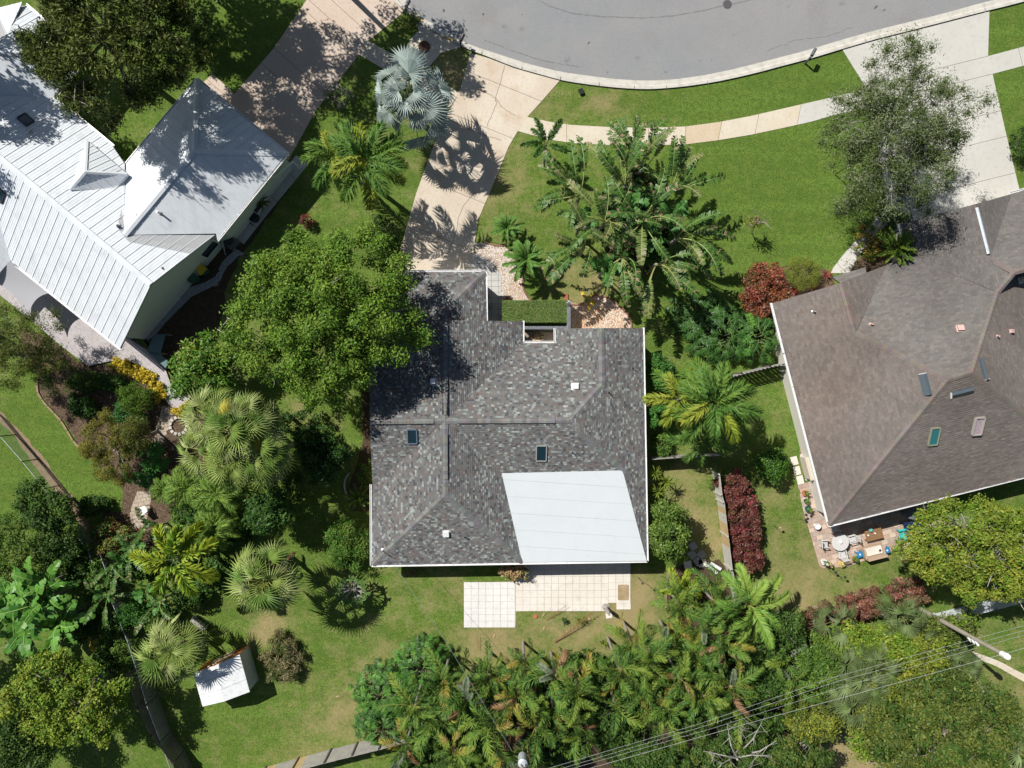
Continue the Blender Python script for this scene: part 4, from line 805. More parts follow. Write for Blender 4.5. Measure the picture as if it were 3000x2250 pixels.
def crown_clumps(c, rx, ry, rz, k, cr, seed, low=-.25, irr=.18, inner=.25):
    r = np.random.default_rng(seed); out = []; rr = []; ph = r.uniform(0, 6.28, 3)
    for i in range(k):
        a = 2.39996 * i + r.uniform(-.3, .3); z = low + (1 - low) * ((i + .5) / k) ; z = min(.98, z + r.uniform(-.10, .10)); q = math.sqrt(max(0, 1 - z * z))
        f = 1 + irr * math.sin(2 * a + ph[0]) + irr * .8 * math.sin(5 * a + ph[1]) + irr * .5 * math.sin(9 * a + ph[2]); f *= r.uniform(.84, 1.03)
        if r.random() < inner: f *= r.uniform(.4, .85)
        out.append((c[0] + rx * f * q * math.cos(a), c[1] + ry * f * q * math.sin(a), c[2] + rz * f * z + r.uniform(-.35, .35) * min(1, rz / 2))); rr.append(cr * r.uniform(.7, 1.25))
    return out, rr
def limbs(base, top, targets, r0, parent, seed, mat=None, nl=9, spread=True, name='limb', twigs=0, twr=.012):
    r = random.Random(seed); tr = MB(); b = Vector(base); t = Vector(top)
    m1 = b.lerp(t, .5) + Vector((r.uniform(-.2, .2), r.uniform(-.2, .2), 0)); tr.tube([b - Vector((0, 0, .1)), b + (m1 - b) * .15, m1, t], [r0 * 1.35, r0, r0 * .8, r0 * .62], 9)
    tr.build('trunk', mat or m_bark, parent)
    ts = [Vector(x) for x in targets]; r.shuffle(ts)
    for x in ts[:nl]:
        s = MB(); k = x - t; p1 = t + k * .35 + Vector((r.uniform(-.3, .3), r.uniform(-.3, .3), -.1 * k.length)) ; p2 = t + k * .7 + Vector((r.uniform(-.3, .3), r.uniform(-.3, .3), .05 * k.length))
        s.tube([t - Vector((0, 0, .2)), p1, p2, x], [r0 * .5, r0 * .34, r0 * .2, r0 * .07], 6)
        for j in range(twigs):
            a = p1.lerp(x, r.random()); e_ = a + Vector((r.gauss(0, 1), r.gauss(0, 1), r.gauss(.3, .6))).normalized() * r.uniform(.5, 1.3); s.tube([a, a.lerp(e_, .5) + Vector((r.uniform(-.1, .1), r.uniform(-.1, .1), .05)), e_], [twr * 2, twr * 1.5, twr * .6], 3, False)
        s.build(name, mat or m_bark, parent)
def tree(name, label, px, py, zc, rx, ry, rz, n, leaf, pal, k=26, cr=.9, seed=1, base=None, r0=.18, group=None, low=-.25, irr=.15, asp=.5, mat=None, nl=8, twigs=0, bark=None, cat='tree', hang=0, up=.45, flat=.75, shell=.55, inner=.25, twr=.012):
    c = P(px, py, zc); sx = (1 - zc / H) / 40; RX, RY = rx * sx, ry * sx; bp = P(*base) if base else Vector((c.x, c.y, 0))
    if n > 13000: k = int(k * 1.9); cr *= .70
    root = thing(name, label, cat, bp, group); cl, rr = crown_clumps(c, RX - cr * .6, RY - cr * .6, rz, k, cr, seed, low, irr, inner)
    top = Vector((bp.x * .4 + c.x * .6, bp.y * .4 + c.y * .6, max(.4, zc - rz * .35)))
    limbs(bp, top, cl, r0, root, seed, bark, nl, twigs=twigs, twr=twr)
    leafcloud('crown', c, cl, rr, n, leaf, pal, root, mat, seed=seed + 5, asp=asp, hang=hang, up=up, flat=flat, shell=shell); return root
def bush(name, label, px, py, h, rx, ry, n, leaf, pal, k=14, cr=.35, seed=1, cat='shrub', group=None, mat=None, irr=.12, asp=.5, up=.45, low=-.1, inner=.2, shell=.55):
    return tree(name, label, px, py, h * .5, rx, ry, h * .5, n, leaf, pal, k, cr, seed, r0=.05, group=group, low=low, irr=irr, asp=asp, mat=mat, nl=5, cat=cat, up=up, inner=inner, shell=shell)

# --- fronds and big leaves, built once along +X in their own space
def vary(c, r, a=.18): g = r.uniform(1 - a, 1 + a); return tuple(x * g for x in c)
def arch(L, a0, a1, n):
    """points of a rib that starts at elevation a0 and bends down to a1"""
    p = Vector((0, 0, 0)); out = [p.copy()]
    for i in range(n):
        a = a0 + (a1 - a0) * ((i + .5) / n) ** 1.2; p = p + Vector((math.cos(a), 0, math.sin(a))) * L / n; out.append(p.copy())
    return out
def frond_mesh(name, L, nl, ll, pal, seed, a0=.7, a1=-.8, plume=0.0, start=.14, droop=.35, wid=.035, fwd=.55, rib=(.16, .19, .06), ribr=.02, vee=.35, tipcol=None):
    r = random.Random(seed); rb = arch(L, a0, a1, 14); s = MB(); s.cur = rib; s.tube(rb, [ribr * (1.2 - i / 14) for i in range(15)], 4, False)
    base = r.choice(pal)
    for i in range(nl):
        t = start + (1 - start) * (i + .5) / nl; f = t * 14; k = min(13, int(f)); p = rb[k].lerp(rb[k + 1], f - k); d = (rb[k + 1] - rb[k]).normalized(); up = Vector((-d.z, 0, d.x)); ln = ll * (math.sin(min(1, (t - start) / (1 - start) * .9 + .13) * math.pi) ** .5) * r.uniform(.85, 1.1)
        for sg in (-1, 1):
            side = Vector((0, sg, 0)); v_ = vee + plume * r.uniform(-1.4, 1.4); fw = fwd * r.uniform(.7, 1.3) + .5 * t
            fw += r.uniform(-.18, .18); q = (side * math.cos(v_) + up * math.sin(v_) + d * fw).normalized(); m = p + q * ln * .5; e_ = p + q * ln * .95 - Vector((0, 0, droop * ln * r.uniform(.6, 1.3))); wv = d.cross(q).cross(q).normalized() * wid
            s.cur = vary(base if r.random() < .6 else r.choice(pal), r)
            if tipcol and r.random() < tipcol[0]: s.cur = vary(tipcol[1], r)
            s.add([p + wv * .5, p - wv * .5, m + wv, m - wv, e_], [(0, 2, 3, 1), (2, 4, 3)])
    return s.mesh(name, m_leaf)
def fan_mesh(name, Lp, Rf, pal, seed, segs=26, spread=2.5, a0=.6, split=.6, petcol=(.22, .24, .06), droop=.25, mat=None, yellow=None):
    r = random.Random(seed); s = MB(); rb = arch(Lp, a0, a0 - .7, 6); s.cur = petcol; s.tube(rb, .018, 4, False); c = rb[-1]; tilt = a0 - 1.0
    X_ = Vector((math.cos(tilt), 0, math.sin(tilt))); N_ = Vector((-X_.z, 0, X_.x)); Y_ = Vector((0, 1, 0)); base = r.choice(pal)
    if yellow: base = yellow
    for i in range(segs):
        a = -spread / 2 * 1.9 + spread * 1.9 * (i + .5) / segs; da = spread * 1.9 / segs / 2
        ln = Rf * (1 - .18 * abs(a / (spread))) * r.uniform(.92, 1.05)
        def pt(an, rad, lift): q = X_ * math.cos(an) + Y_ * math.sin(an); return c + q * rad + N_ * (lift + .30 * rad * abs(math.sin(an * .5)) ** 1.3) - Vector((0, 0, droop * (rad / Rf) ** 2 * Rf * .5))
        s.cur = vary(base, r, .15); m = split * ln; tipd = r.uniform(.0, .22) * Rf
        tip = pt(a + r.uniform(-.03, .03), ln, 0) - Vector((0, 0, tipd)); A1 = pt(a - da, m, -.02 * Rf); A2 = pt(a + da, m, -.02 * Rf); Mid = pt(a, m, .035 * Rf)
        s.add([c, A1, Mid, A2, tip], [(0, 1, 2), (1, 4, 2)]); s.cur = vary(tuple(x * .72 for x in s.cur), r, .1); s.add([c, A1, Mid, A2, tip], [(0, 2, 3), (2, 4, 3)])  # second half of each pleat coloured darker, as painted shading
    return s.mesh(name, mat or m_leaf)
def blade_mesh(name, L, W, pal, seed, a0=1.0, a1=-.6, tear=10, rib=(.30, .36, .12), pet=.25, gap=.12, tipbrown=0.0, fold=.35):
    """banana-like leaf: stout rib, blade torn into strips on both sides"""
    r = random.Random(seed); n = 16; rb = arch(L, a0, a1, n); s = MB(); s.cur = rib; s.tube(rb, [.035 * (1.25 - i / n) for i in range(n + 1)], 4, False); base = r.choice(pal)
    def at(t): f = min(n - 1e-4, t * n); k = int(f); return rb[k].lerp(rb[k + 1], f - k), (rb[k + 1] - rb[k]).normalized()
    for sg in (-1, 1):
        t = pet
        while t < .99:
            dt = r.uniform(.6, 1.6) * (1 - pet) / tear; t2 = min(1, t + dt); w0, w1 = [W * math.sin(max(.08, min(1, (q - pet) / (1 - pet)) * .93 + .05) * math.pi) ** .45 for q in (t, t2)]
            g = gap * dt * r.random(); p0, d0 = at(t); p1, d1 = at(t2); up = Vector((-d0.z, 0, d0.x)); fo = fold + r.uniform(-.25, .25); sd = Vector((0, sg, 0)) * math.cos(fo) + up * math.sin(fo) * (1 if r.random() < .8 else -1) * .6; fw = d0 * r.uniform(.1, .3)
            dr = Vector((0, 0, -r.uniform(.0, .35)))
            s.cur = vary(base if r.random() < .7 else r.choice(pal), r, .12)
            if r.random() < tipbrown * (t ** 2): s.cur = vary((.27, .20, .12), r)
            sh = (d1 * g)
            s.add([p0, p1 - sh * .2, p0 + (sd + fw) * w0 * .55 + dr * w0 * .15, p1 - sh + (sd + fw) * w1 * .55 + dr * w1 * .15, p0 + (sd + fw * 1.4) * w0 + dr * w0 * .6 + sh, p1 - sh * 2 + (sd + fw * 1.4) * w1 + dr * w1 * .6],
                  [(0, 1, 3, 2), (2, 3, 5, 4)] if sg > 0 else [(0, 2, 3, 1), (2, 4, 5, 3)])
            t = t2
    return s.mesh(name, m_gloss)
def strap_mesh(name, L, W, pal, seed, a0=1.0, a1=-.2, n=5):
    r = random.Random(seed); rb = arch(L, a0, a1, n); s = MB(); s.cur = vary(r.choice(pal), r); vs = []
    for i, p in enumerate(rb): w = W * (math.sin(min(1, .2 + i / n * .78) * math.pi)) ** .7; vs += [p + Vector((0, w / 2, .02)), p, p + Vector((0, -w / 2, .02))]
    s.add(vs, [(3 * i, 3 * i + 3, 3 * i + 4, 3 * i + 1) for i in range(n)] + [(3 * i + 1, 3 * i + 4, 3 * i + 5, 3 * i + 2) for i in range(n)]); return s.mesh(name, m_leaf)
def place_leaves(root, meshes, n, z, seed, name='frond', tilt=(-.2, .9), scale=(.85, 1.1), golden=True, off=.05, origin=(0, 0), az0=0, roll=.25, bias=None):
    """copies share mesh data; lower leaves lean outward, upper ones stand up"""
    r = random.Random(seed)
    for i in range(n):
        t = (i + .5) / n; a = az0 + (2.39996 * i if golden else 2 * math.pi * i / n) + r.uniform(-.2, .2)
        if bias and r.random() < .8: a = bias[0] + r.uniform(-bias[1], bias[1])
        tl = tilt[0] + (tilt[1] - tilt[0]) * t + r.uniform(-.12, .12)
        o = bpy.data.objects.new(name, r.choice(meshes)); COL.objects.link(o); o.parent = root; sc_ = r.uniform(*scale)
        o.matrix_local = Matrix.Translation((origin[0] + off * math.cos(a), origin[1] + off * math.sin(a), z)) @ Matrix.Rotation(a, 4, 'Z') @ Matrix.Rotation(-tl, 4, 'Y') @ Matrix.Rotation(r.uniform(-roll, roll), 4, 'X') @ Matrix.Scale(sc_, 4)
def trunk(root, p0, p1, r0, r1, bend=(0, 0), name='trunk', mat=None, n=6):
    og = ORG[root.name]; s = MB(); a = Vector(p0); b = Vector(p1); pts = [a.lerp(b, i / n) + Vector((bend[0], bend[1], 0)) * math.sin(math.pi * i / n) for i in range(n + 1)]
    s.tube(pts, [r0 + (r1 - r0) * i / n for i in range(n + 1)], 9); return s.build(name, mat or m_pbark, root)

# frond libraries
QP = [(0.0945, 0.195, 0.033), (0.0743, 0.1625, 0.0286), (0.1215, 0.2145, 0.0308)]
QY = [(0.2093, 0.27, 0.0242), (0.1688, 0.2497, 0.0275), (0.2497, 0.2767, 0.033)]
CPM = [(.075, .165, .026), (.055, .13, .022), (.11, .20, .03), (.15, .22, .03)]
COP = [(.19, .22, .03), (.24, .24, .035), (.27, .20, .03)]
LIB = {}
LIB['queen'] = [frond_mesh('queen_frond', 3.4, 50, .95, QP, 10 + i, .75, -1.0, plume=.65, droop=.55, wid=.042, fwd=.7) for i in range(3)]
LIB['queeny'] = [frond_mesh('queen_frond_yellow', 3.2, 48, .9, QY, 20 + i, .7, -1.0, plume=.65, droop=.55, wid=.044, fwd=.7) for i in range(2)]
LIB['fox'] = [frond_mesh('foxtail_frond', 2.1, 90, .42, [(.05, .125, .028), (.065, .15, .03)], 30 + i, .5, -.7, plume=.9, droop=.15, wid=.03, fwd=.5) for i in range(2)]
LIB['adon'] = [frond_mesh('bushy_frond', 2.4, 90, .62, [(.36, .40, .035), (.26, .34, .03), (.17, .29, .03)], 40 + i, .45, -.75, plume=1.0, droop=.15, wid=.05, fwd=.6) for i in range(3)]
LIB['coco'] = [frond_mesh('broad_frond', 3.1, 31, .70, CPM, 50 + i, .95, -.7, vee=.35, droop=.3, plume=.42, wid=.034, fwd=.8, rib=(.30, .30, .08), ribr=.025) for i in range(4)]
LIB['cocoy'] = [frond_mesh('broad_frond_yellow', 2.9, 29, .66, COP, 60 + i, .8, -1.0, vee=.3, droop=.3, plume=.42, wid=.034, fwd=.8, rib=(.34, .26, .07), ribr=.025, tipcol=(.2, (.30, .18, .08))) for i in range(2)]
LIB['dead'] = [frond_mesh('brown_frond', 2.3, 30, .5, [(.20, .10, .045), (.26, .16, .08), (.16, .09, .05)], 70 + i, .3, -1.3, vee=-.2, droop=.5, wid=.045, fwd=.8, rib=(.25, .18, .1)) for i in range(2)]
LIB['grey'] = [frond_mesh('pale_frond', 2.4, 36, .55, [(.17, .20, .13), (.13, .17, .10)], 75, .7, -1.0, vee=.3, droop=.3, wid=.06, fwd=.7)]
LIB['bright'] = [frond_mesh('coconut_frond', 3.5, 42, .78, [(.15, .27, .04), (.11, .23, .035), (.2, .30, .05)], 80 + i, .8, -.8, vee=.3, droop=.4, wid=.045, plume=.12, fwd=.65, rib=(.38, .40, .10), ribr=.03) for i in range(3)]
LIB['pygmy'] = [frond_mesh('pygmy_date_frond', 1.35, 40, .26, [(.10, .22, .04), (.14, .26, .045)], 90 + i, .7, -.9, plume=.2, droop=.2, wid=.018, fwd=.6) for i in range(2)]
LIB['fine'] = [frond_mesh('fine_frond', 2.0, 46, .55, [(.15, .26, .04), (.19, .30, .05), (.11, .21, .035)], 97 + i, .8, -.9, plume=.7, droop=.55, wid=.02, fwd=.6) for i in range(2)]
LIB['litter'] = [frond_mesh('litter_frond', 2.3, 12, .28, [(.24, .10, .06), (.20, .09, .05)], 77, .25, -.25, vee=0, droop=0, wid=.012, fwd=1.2, rib=(.26, .12, .07), ribr=.022)]
LIB['sago'] = [frond_mesh('sago_frond', 1.35, 50, .20, [(.10, .19, .03), (.15, .23, .03), (.08, .16, .025)], 95 + i, .65, -.5, vee=.35, droop=.05, wid=.022, fwd=.45, rib=(.2, .2, .05), ribr=.018) for i in range(2)]
LIB['silver'] = [fan_mesh('silver_fan_leaf', 1.75, 1.2, [(.38, .46, .43), (.31, .39, .37), (.44, .52, .49)], 100 + i, 20, 1.75, .75, .55, (.30, .34, .24), .2) for i in range(5)]
LIB['fan'] = [fan_mesh('fan_leaf', 1.2, .98, [(.20, .30, .06), (.27, .35, .09), (.13, .23, .045), (.36, .42, .16)], 110 + i, 12, 1.45, .75, .42, (.34, .34, .09), .5) for i in range(6)]
LIB['fany'] = [fan_mesh('yellow_fan_leaf', 1.1, .8, [(.38, .34, .05)], 120, 24, 2.1, .5, .55, (.36, .26, .06), .5)]
LIB['palmetto'] = [fan_mesh('palmetto_leaf', .8, .95, [(.17, .23, .09), (.22, .27, .13), (.13, .19, .06)], 125 + i, 20, 1.9, .75, .35, (.2, .22, .08), .25) for i in range(3)]
LIB['strel'] = [blade_mesh('paddle_leaf', 3.9, .34, [(.045, .11, .02), (.065, .14, .026), (.035, .09, .018)], 130 + i, .95, -.6, 26, (.34, .40, .14), .40, .6, .1, fold=.6) for i in range(5)]
LIB['strely'] = [blade_mesh('tattered_paddle_leaf', 3.9, .34, [(.12, .17, .045), (.18, .21, .06), (.08, .13, .035)], 140 + i, .85, -.7, 34, (.42, .42, .15), .40, 1.0, .3, fold=.5) for i in range(3)]
LIB['strelb'] = [blade_mesh('paddle_leaf_young', 1.5, .34, [(.06, .17, .035), (.075, .20, .04)], 145 + i, 1.1, .1, 4, (.25, .38, .14), .3, .2, 0, fold=.3) for i in range(2)]
LIB['banana'] = [blade_mesh('banana_leaf', 2.6, .38, [(.075, .21, .03), (.10, .25, .035), (.055, .17, .025)], 150 + i, 1.0, -.7, 8, (.38, .5, .14), .12, .22, .03, fold=.3) for i in range(4)]
LIB['bananay'] = [blade_mesh('banana_leaf_yellow', 1.8, .3, [(.55, .40, .03)], 158, .2, -1.3, 9, (.4, .3, .05), .15, .3, .2)]
LIB['strap'] = [strap_mesh('strap_leaf', .62, .055, [(.20, .26, .04), (.14, .22, .04)], 160 + i) for i in range(3)]
LIB['strapr'] = [strap_mesh('bromeliad_leaf', .42, .07, [(.35, .08, .06), (.28, .07, .06)], 165 + i, .7, -.3) for i in range(2)]
LIB['phil'] = [blade_mesh('lobed_leaf', 1.0, .30, [(.05, .15, .022), (.07, .19, .028), (.11, .25, .03)], 170 + i, .7, -.6, 7, (.14, .25, .06), .35, .7, 0, fold=.2) for i in range(4)]
LIB['phild'] = [blade_mesh('dark_lobed_leaf', 1.0, .28, [(.03, .09, .015), (.045, .12, .02)], 180 + i, .7, -.6, 7, (.1, .18, .05), .35, .7, 0, fold=.2) for i in range(3)]  # darker copy of the lobed leaf, shade put into its colour
def palm(name, label, px, py, z, kinds, n, seed, base=None, r0=.16, r1=.10, tilt=(-.25, .95), scale=(.85, 1.1), group=None, bend=(0, 0), lname='frond', cat='palm', az0=0, roll=.25, shaft=None, crown_r=.06, bias=None):
    c = P(px, py, z); bp = P(*base) if base else Vector((c.x, c.y, 0)); root = thing(name, label, cat, bp, group)
    trunk(root, bp, c, r0, r1, bend)
    if shaft: s = MB(); s.tube([c - Vector((0, 0, .5)), c + Vector((0, 0, .15))], [r1 * 1.15, r1 * .6], 8); s.build('crownshaft', shaft, root)
    ms = []
    for k, wgt in kinds: ms += LIB[k] * wgt
    place_leaves(root, ms, n, z, seed, lname, tilt, scale, off=crown_r, az0=az0, roll=roll, bias=bias, origin=(c.x - bp.x, c.y - bp.y)); return root

# ------------------------------------------------------------ the named plants of the picture
for i, (px, py, rx, ry, z_) in enumerate([(880, 1250, 85, 70, 2.0), (850, 1420, 70, 60, 1.6), (640, 1480, 55, 40, 1.3), (700, 1560, 50, 40, 1.0), (280, 1480, 40, 35, 1.2), (545, 1620, 60, 50, 1.5), (250, 1830, 45, 45, 1.4), (330, 1930, 40, 60, 1.4), (255, 1120, 45, 30, .9), (320, 1120, 40, 28, .8), (240, 1190, 45, 35, .8)]):  # dark shrubs, some of them added to deepen the lawn's shade
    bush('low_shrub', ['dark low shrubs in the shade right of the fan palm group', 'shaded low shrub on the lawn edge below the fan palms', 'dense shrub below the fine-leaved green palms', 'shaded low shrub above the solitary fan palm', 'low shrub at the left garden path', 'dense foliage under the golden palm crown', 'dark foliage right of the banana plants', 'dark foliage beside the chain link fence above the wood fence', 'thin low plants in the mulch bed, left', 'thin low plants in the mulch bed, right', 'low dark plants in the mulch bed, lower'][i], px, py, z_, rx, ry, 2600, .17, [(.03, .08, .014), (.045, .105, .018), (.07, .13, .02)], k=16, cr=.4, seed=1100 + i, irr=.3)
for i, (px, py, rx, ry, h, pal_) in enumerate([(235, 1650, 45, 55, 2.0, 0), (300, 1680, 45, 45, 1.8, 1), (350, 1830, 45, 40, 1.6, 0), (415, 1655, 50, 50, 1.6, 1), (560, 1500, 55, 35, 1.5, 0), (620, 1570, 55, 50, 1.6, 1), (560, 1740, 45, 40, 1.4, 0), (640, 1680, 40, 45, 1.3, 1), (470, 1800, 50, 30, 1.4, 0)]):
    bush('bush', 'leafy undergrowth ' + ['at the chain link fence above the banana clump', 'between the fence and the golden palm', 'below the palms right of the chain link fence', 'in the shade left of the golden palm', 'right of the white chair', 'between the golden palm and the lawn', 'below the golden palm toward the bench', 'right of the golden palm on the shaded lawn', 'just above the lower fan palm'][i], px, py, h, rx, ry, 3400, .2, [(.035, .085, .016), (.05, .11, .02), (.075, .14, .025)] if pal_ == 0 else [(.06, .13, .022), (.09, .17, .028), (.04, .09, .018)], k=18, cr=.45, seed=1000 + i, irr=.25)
# big round tree left of the centre house
tree('broadleaf_tree', 'very large round bright green tree overhanging the left side of the centre house', 950, 925, 7.0, 280, 277, 2.7, 84000, .18, [(.105, .205, .02), (.085, .175, .018), (.14, .235, .024), (.07, .145, .016), (.17, .25, .032)], k=125, cr=1.02, seed=11, base=(1010, 950), r0=.32, irr=.11, nl=26, twigs=6, low=-.15, inner=.38, cat='tree')
bush('shrub', 'dark green shrub in front of the big round tree by the driveway', 1115, 700, 1.8, 60, 70, 3500, .16, G_DARK, k=16, cr=.5, seed=12)
bush('red_shrub', 'small dark red shrub above the big round tree', 897, 648, .9, 24, 20, 900, .12, G_RED, k=8, cr=.2, seed=13)
# feathery tree, top left, and the tree beyond the frame that shades the driveway
tree('feathery_tree', 'large drooping olive tree with grey limbs over the metal roof, upper left', 325, 115, 8.0, 285, 215, 2.4, 74000, .3, G_OLIVE + [(.05, .075, .02)], k=100, cr=1.05, seed=21, base=(420, 230), r0=.26, irr=.2, asp=.26, hang=.7, nl=22, twigs=8, low=-.3, shell=.2, twr=.016)
tree('shade_tree', 'tree outside the top left edge that shades the side lawn', 370, -290, 8.0, 190, 170, 2.2, 16000, .28, G_DARK, k=46, cr=1.0, seed=24, base=(560, -60), r0=.26, irr=.2, inner=.4)
tree('shade_tree', 'tall tree outside the left edge that darkens the lower left corner', -470, 2020, 8.0, 170, 230, 2.2, 16000, .28, G_DARK, k=50, cr=1.0, seed=25, r0=.26, irr=.2)  # tree added for the corner's shadow; what really stands there is unknown
tree('shade_tree', 'tree outside the left edge that dapples the white metal roof', -330, 90, 8.0, 230, 210, 2.2, 14000, .28, G_DARK, k=40, cr=1.0, seed=27, r0=.26, irr=.25, inner=.5)
bush('shrub', 'dark spiky shrub on the shaded lawn beside the left driveway', 590, 120, 1.8, 45, 95, 3600, .26, G_DARK + [(.09, .15, .03)], k=20, cr=.45, seed=26, asp=.18, irr=.25)
tree('shade_tree', 'tree partly outside the top edge that dapples the left driveway', 560, -190, 8.5, 330, 190, 2.2, 15000, .21, G_DARK, k=70, cr=1.0, seed=22, base=(600, -60), r0=.3, irr=.2, inner=.4, low=-.2)
tree('shade_tree', 'tree outside the top edge above the left driveway', 900, -230, 8.0, 240, 150, 2.0, 13500, .24, G_MID, k=42, cr=1.0, seed=23, base=(880, -130), r0=.26, irr=.2, inner=.4)
# sparse grey-green tree over the right driveway
tree('sparse_tree', 'wispy grey-green tree spreading over the pale grey driveway', 2622, 395, 6.5, 245, 250, 2.6, 70000, .165, [(.14, .18, .07), (.10, .14, .045), (.17, .20, .10), (.08, .115, .03), (.06, .09, .022)], k=120, cr=1.2, seed=31, base=(2497, 440), r0=.12, irr=.16, asp=.28, nl=44, twigs=22, low=-.5, shell=.0, inner=.5, bark=M('pale_bark', (.30, .29, .26), rough=.9), twr=.009)
tree('small_tree', 'tiny thin young tree alone on the right front lawn', 2203, 652, 1.9, 24, 26, .7, 330, .14, G_YEL + [(.2, .12, .05)], k=9, cr=.3, seed=32, base=(2207, 690), r0=.035, nl=8, twigs=3)
# right lower corner
tree('spreading_tree', 'broad yellow-green tree with pale limbs below the brown-roofed house', 2890, 1612, 5.0, 248, 162, 1.5, 38000, .2, G_YEL + G_BRIGHT[:2], k=95, cr=.85, seed=33, base=(2800, 1600), r0=.28, irr=.12, nl=34, twigs=10, low=-.2, shell=.3, bark=MATS['pale_bark'], twr=.022)
tree('dense_tree', 'large dense dark olive tree in the lower right corner', 2750, 2150, 6.0, 215, 185, 2.4, 42000, .2, G_OLIVE + G_DARK[:2], k=90, cr=.9, seed=34, base=(2660, 2040), r0=.3, irr=.13, nl=24, twigs=4, low=-.2)
for i, (lab, px, py, rx, ry, z, pal, n) in enumerate([
        ('bright green tree right of the red hedge end and palmettos', 2480, 1888, 95, 65, 3.4, G_BRIGHT, 8000), ('bright green tree between the palmettos and the wires', 2595, 1905, 80, 70, 3.6, G_BRIGHT, 7500),
        ('yellow-green tree beside the leaning power pole shadow', 2690, 1950, 95, 85, 3.8, G_YEL, 8500), ('yellow-green tree below the grey palmetto cluster', 2560, 2060, 95, 105, 4.0, G_YEL, 9500),
        ('green tree touching the bare lawn patch at the bottom', 2545, 2165, 60, 55, 3.5, G_BRIGHT, 4500), ('mid green tree left of the grey palmetto cluster', 2395, 1935, 80, 80, 3.8, G_MID, 7500),
        ('yellowish tree below the long single wire', 2390, 2100, 90, 70, 3.6, G_YEL + G_OLIVE, 7500), ('dark green tree left of the red hedge bottom end', 2265, 1850, 90, 75, 3.6, G_DARK, 8000),
        ('dark tree under the palms near the bottom wires', 2230, 1990, 85, 85, 3.2, G_DARK, 7500), ('dark green tree with bare limbs at the bottom edge', 2110, 2200, 150, 85, 4.0, G_DARK + G_OLIVE[:1], 14000),
        ('low dark tree at the bottom edge under the three wires', 1900, 2210, 110, 60, 3.0, G_DARK, 8500), ('dark olive tree at the bottom edge beside the bare lawn patch', 2330, 2215, 105, 65, 4.0, G_DARK + G_OLIVE[:2], 9500),
        ('dark green tree between the two groups of back palms', 1760, 2090, 70, 95, 2.6, G_DARK, 7500), ('thin green tree next to the leaning power pole', 2775, 1835, 75, 50, 2.6, G_OLIVE + G_BRIGHT[:1], 4200)]):
    tree('garden_tree', lab, px, py, z, rx, ry, 1.2 if z > 3.4 else .9, n, .2, pal, k=26, cr=.62, seed=40 + i, r0=.12, irr=.14, nl=12, twigs=3, low=-.3)
# bare branches standing out of the dark bottom tree
root = thing('bare_tree', 'leafless pale branches sticking out at the bottom edge', 'tree', P(2150, 2170, 0)); rr_ = random.Random(5)
s = MB(); b = P(2150, 2170, 0); t = P(2160, 2225, 5.6); s.tube([b, b.lerp(t, .5) + Vector((.2, .1, 0)), t], [.16, .12, .07], 8); s.build('trunk', MATS['pale_bark'], root)
for ex, ey in ((2230, 2120), (2130, 2120), (2110, 2240), (2260, 2215), (2200, 2250), (2060, 2200), (2170, 2130), (2275, 2170)):
    s = MB(); a = b.lerp(t, rr_.uniform(.6, .95)); e_ = P(ex, ey, 5.8); m = a.lerp(e_, .5) + Vector((rr_.uniform(-.3, .3), rr_.uniform(-.3, .3), .3)); s.tube([a, m, e_], [.06, .045, .015], 5)
    for k in range(6): q = m.lerp(e_, rr_.random()); s.tube([q, q + Vector((rr_.uniform(-.8, .8), rr_.uniform(-.8, .8), rr_.uniform(-.1, .4)))], [.02, .006], 3)
    s.build('limb', MATS['pale_bark'], root)
# left side trees and shrubs
tree('garden_tree', 'rounded yellow-green tree near the lower left corner', 205, 2045, 4.4, 170, 150, 1.7, 22000, .2, G_BRIGHT + G_YEL[:1], k=60, cr=.75, seed=61, r0=.2, nl=16, twigs=4, irr=.15)
tree('garden_tree', 'dark blue-green tree at the far lower left', 60, 2180, 3.6, 100, 90, 1.3, 8500, .2, G_DARK, k=28, cr=.7, seed=62, r0=.15)
tree('garden_tree', 'dark bushy tree over the chain link fence on the left', 130, 1480, 3.0, 85, 70, 1.2, 7500, .18, G_DARK + G_MID[:1], k=26, cr=.6, seed=63, r0=.12, twigs=3, irr=.2)
tree('garden_tree', 'mid green shrubby tree above the banana clump', 60, 1600, 2.6, 115, 95, 1.0, 12000, .16, G_MID + G_OLIVE[:1], k=36, cr=.6, seed=64, r0=.12)
tree('garden_tree', 'dark shrubby tree right of the banana clump top', 175, 1590, 2.2, 75, 85, .9, 7500, .16, G_DARK, k=26, cr=.5, seed=65, r0=.1)
tree('feathery_tree', 'drooping olive tree at the left edge below the shade sail', 45, 1020, 4.0, 160, 120, 1.6, 17000, .2, G_OLIVE + [(.10, .12, .02)], k=44, cr=.8, seed=66, base=(150, 1060), r0=.16, asp=.22, hang=.7, irr=.22, shell=.3, twigs=5)
tree('feathery_tree', 'dark drooping shrub tree beside the grey deck edge', 165, 1085, 2.2, 95, 85, 1.0, 7000, .18, G_DARK + G_OLIVE[:2], k=26, cr=.6, seed=67, r0=.1, asp=.22, hang=.6, irr=.25, shell=.2)
tree('fine_leaved_tree', 'soft golden olive tree in the left garden', 325, 1320, 3.0, 78, 105, 1.2, 16000, .15, [(.17, .16, .022), (.13, .14, .02), (.10, .12, .02), (.20, .17, .03)], k=40, cr=.55, seed=68, r0=.12, asp=.25, irr=.18)
tree('fine_leaved_tree', 'smaller olive tree right beside the golden olive one', 400, 1270, 2.8, 45, 50, 1.0, 6500, .14, [(.12, .13, .02), (.09, .11, .02)], k=18, cr=.5, seed=69, r0=.1, asp=.25)
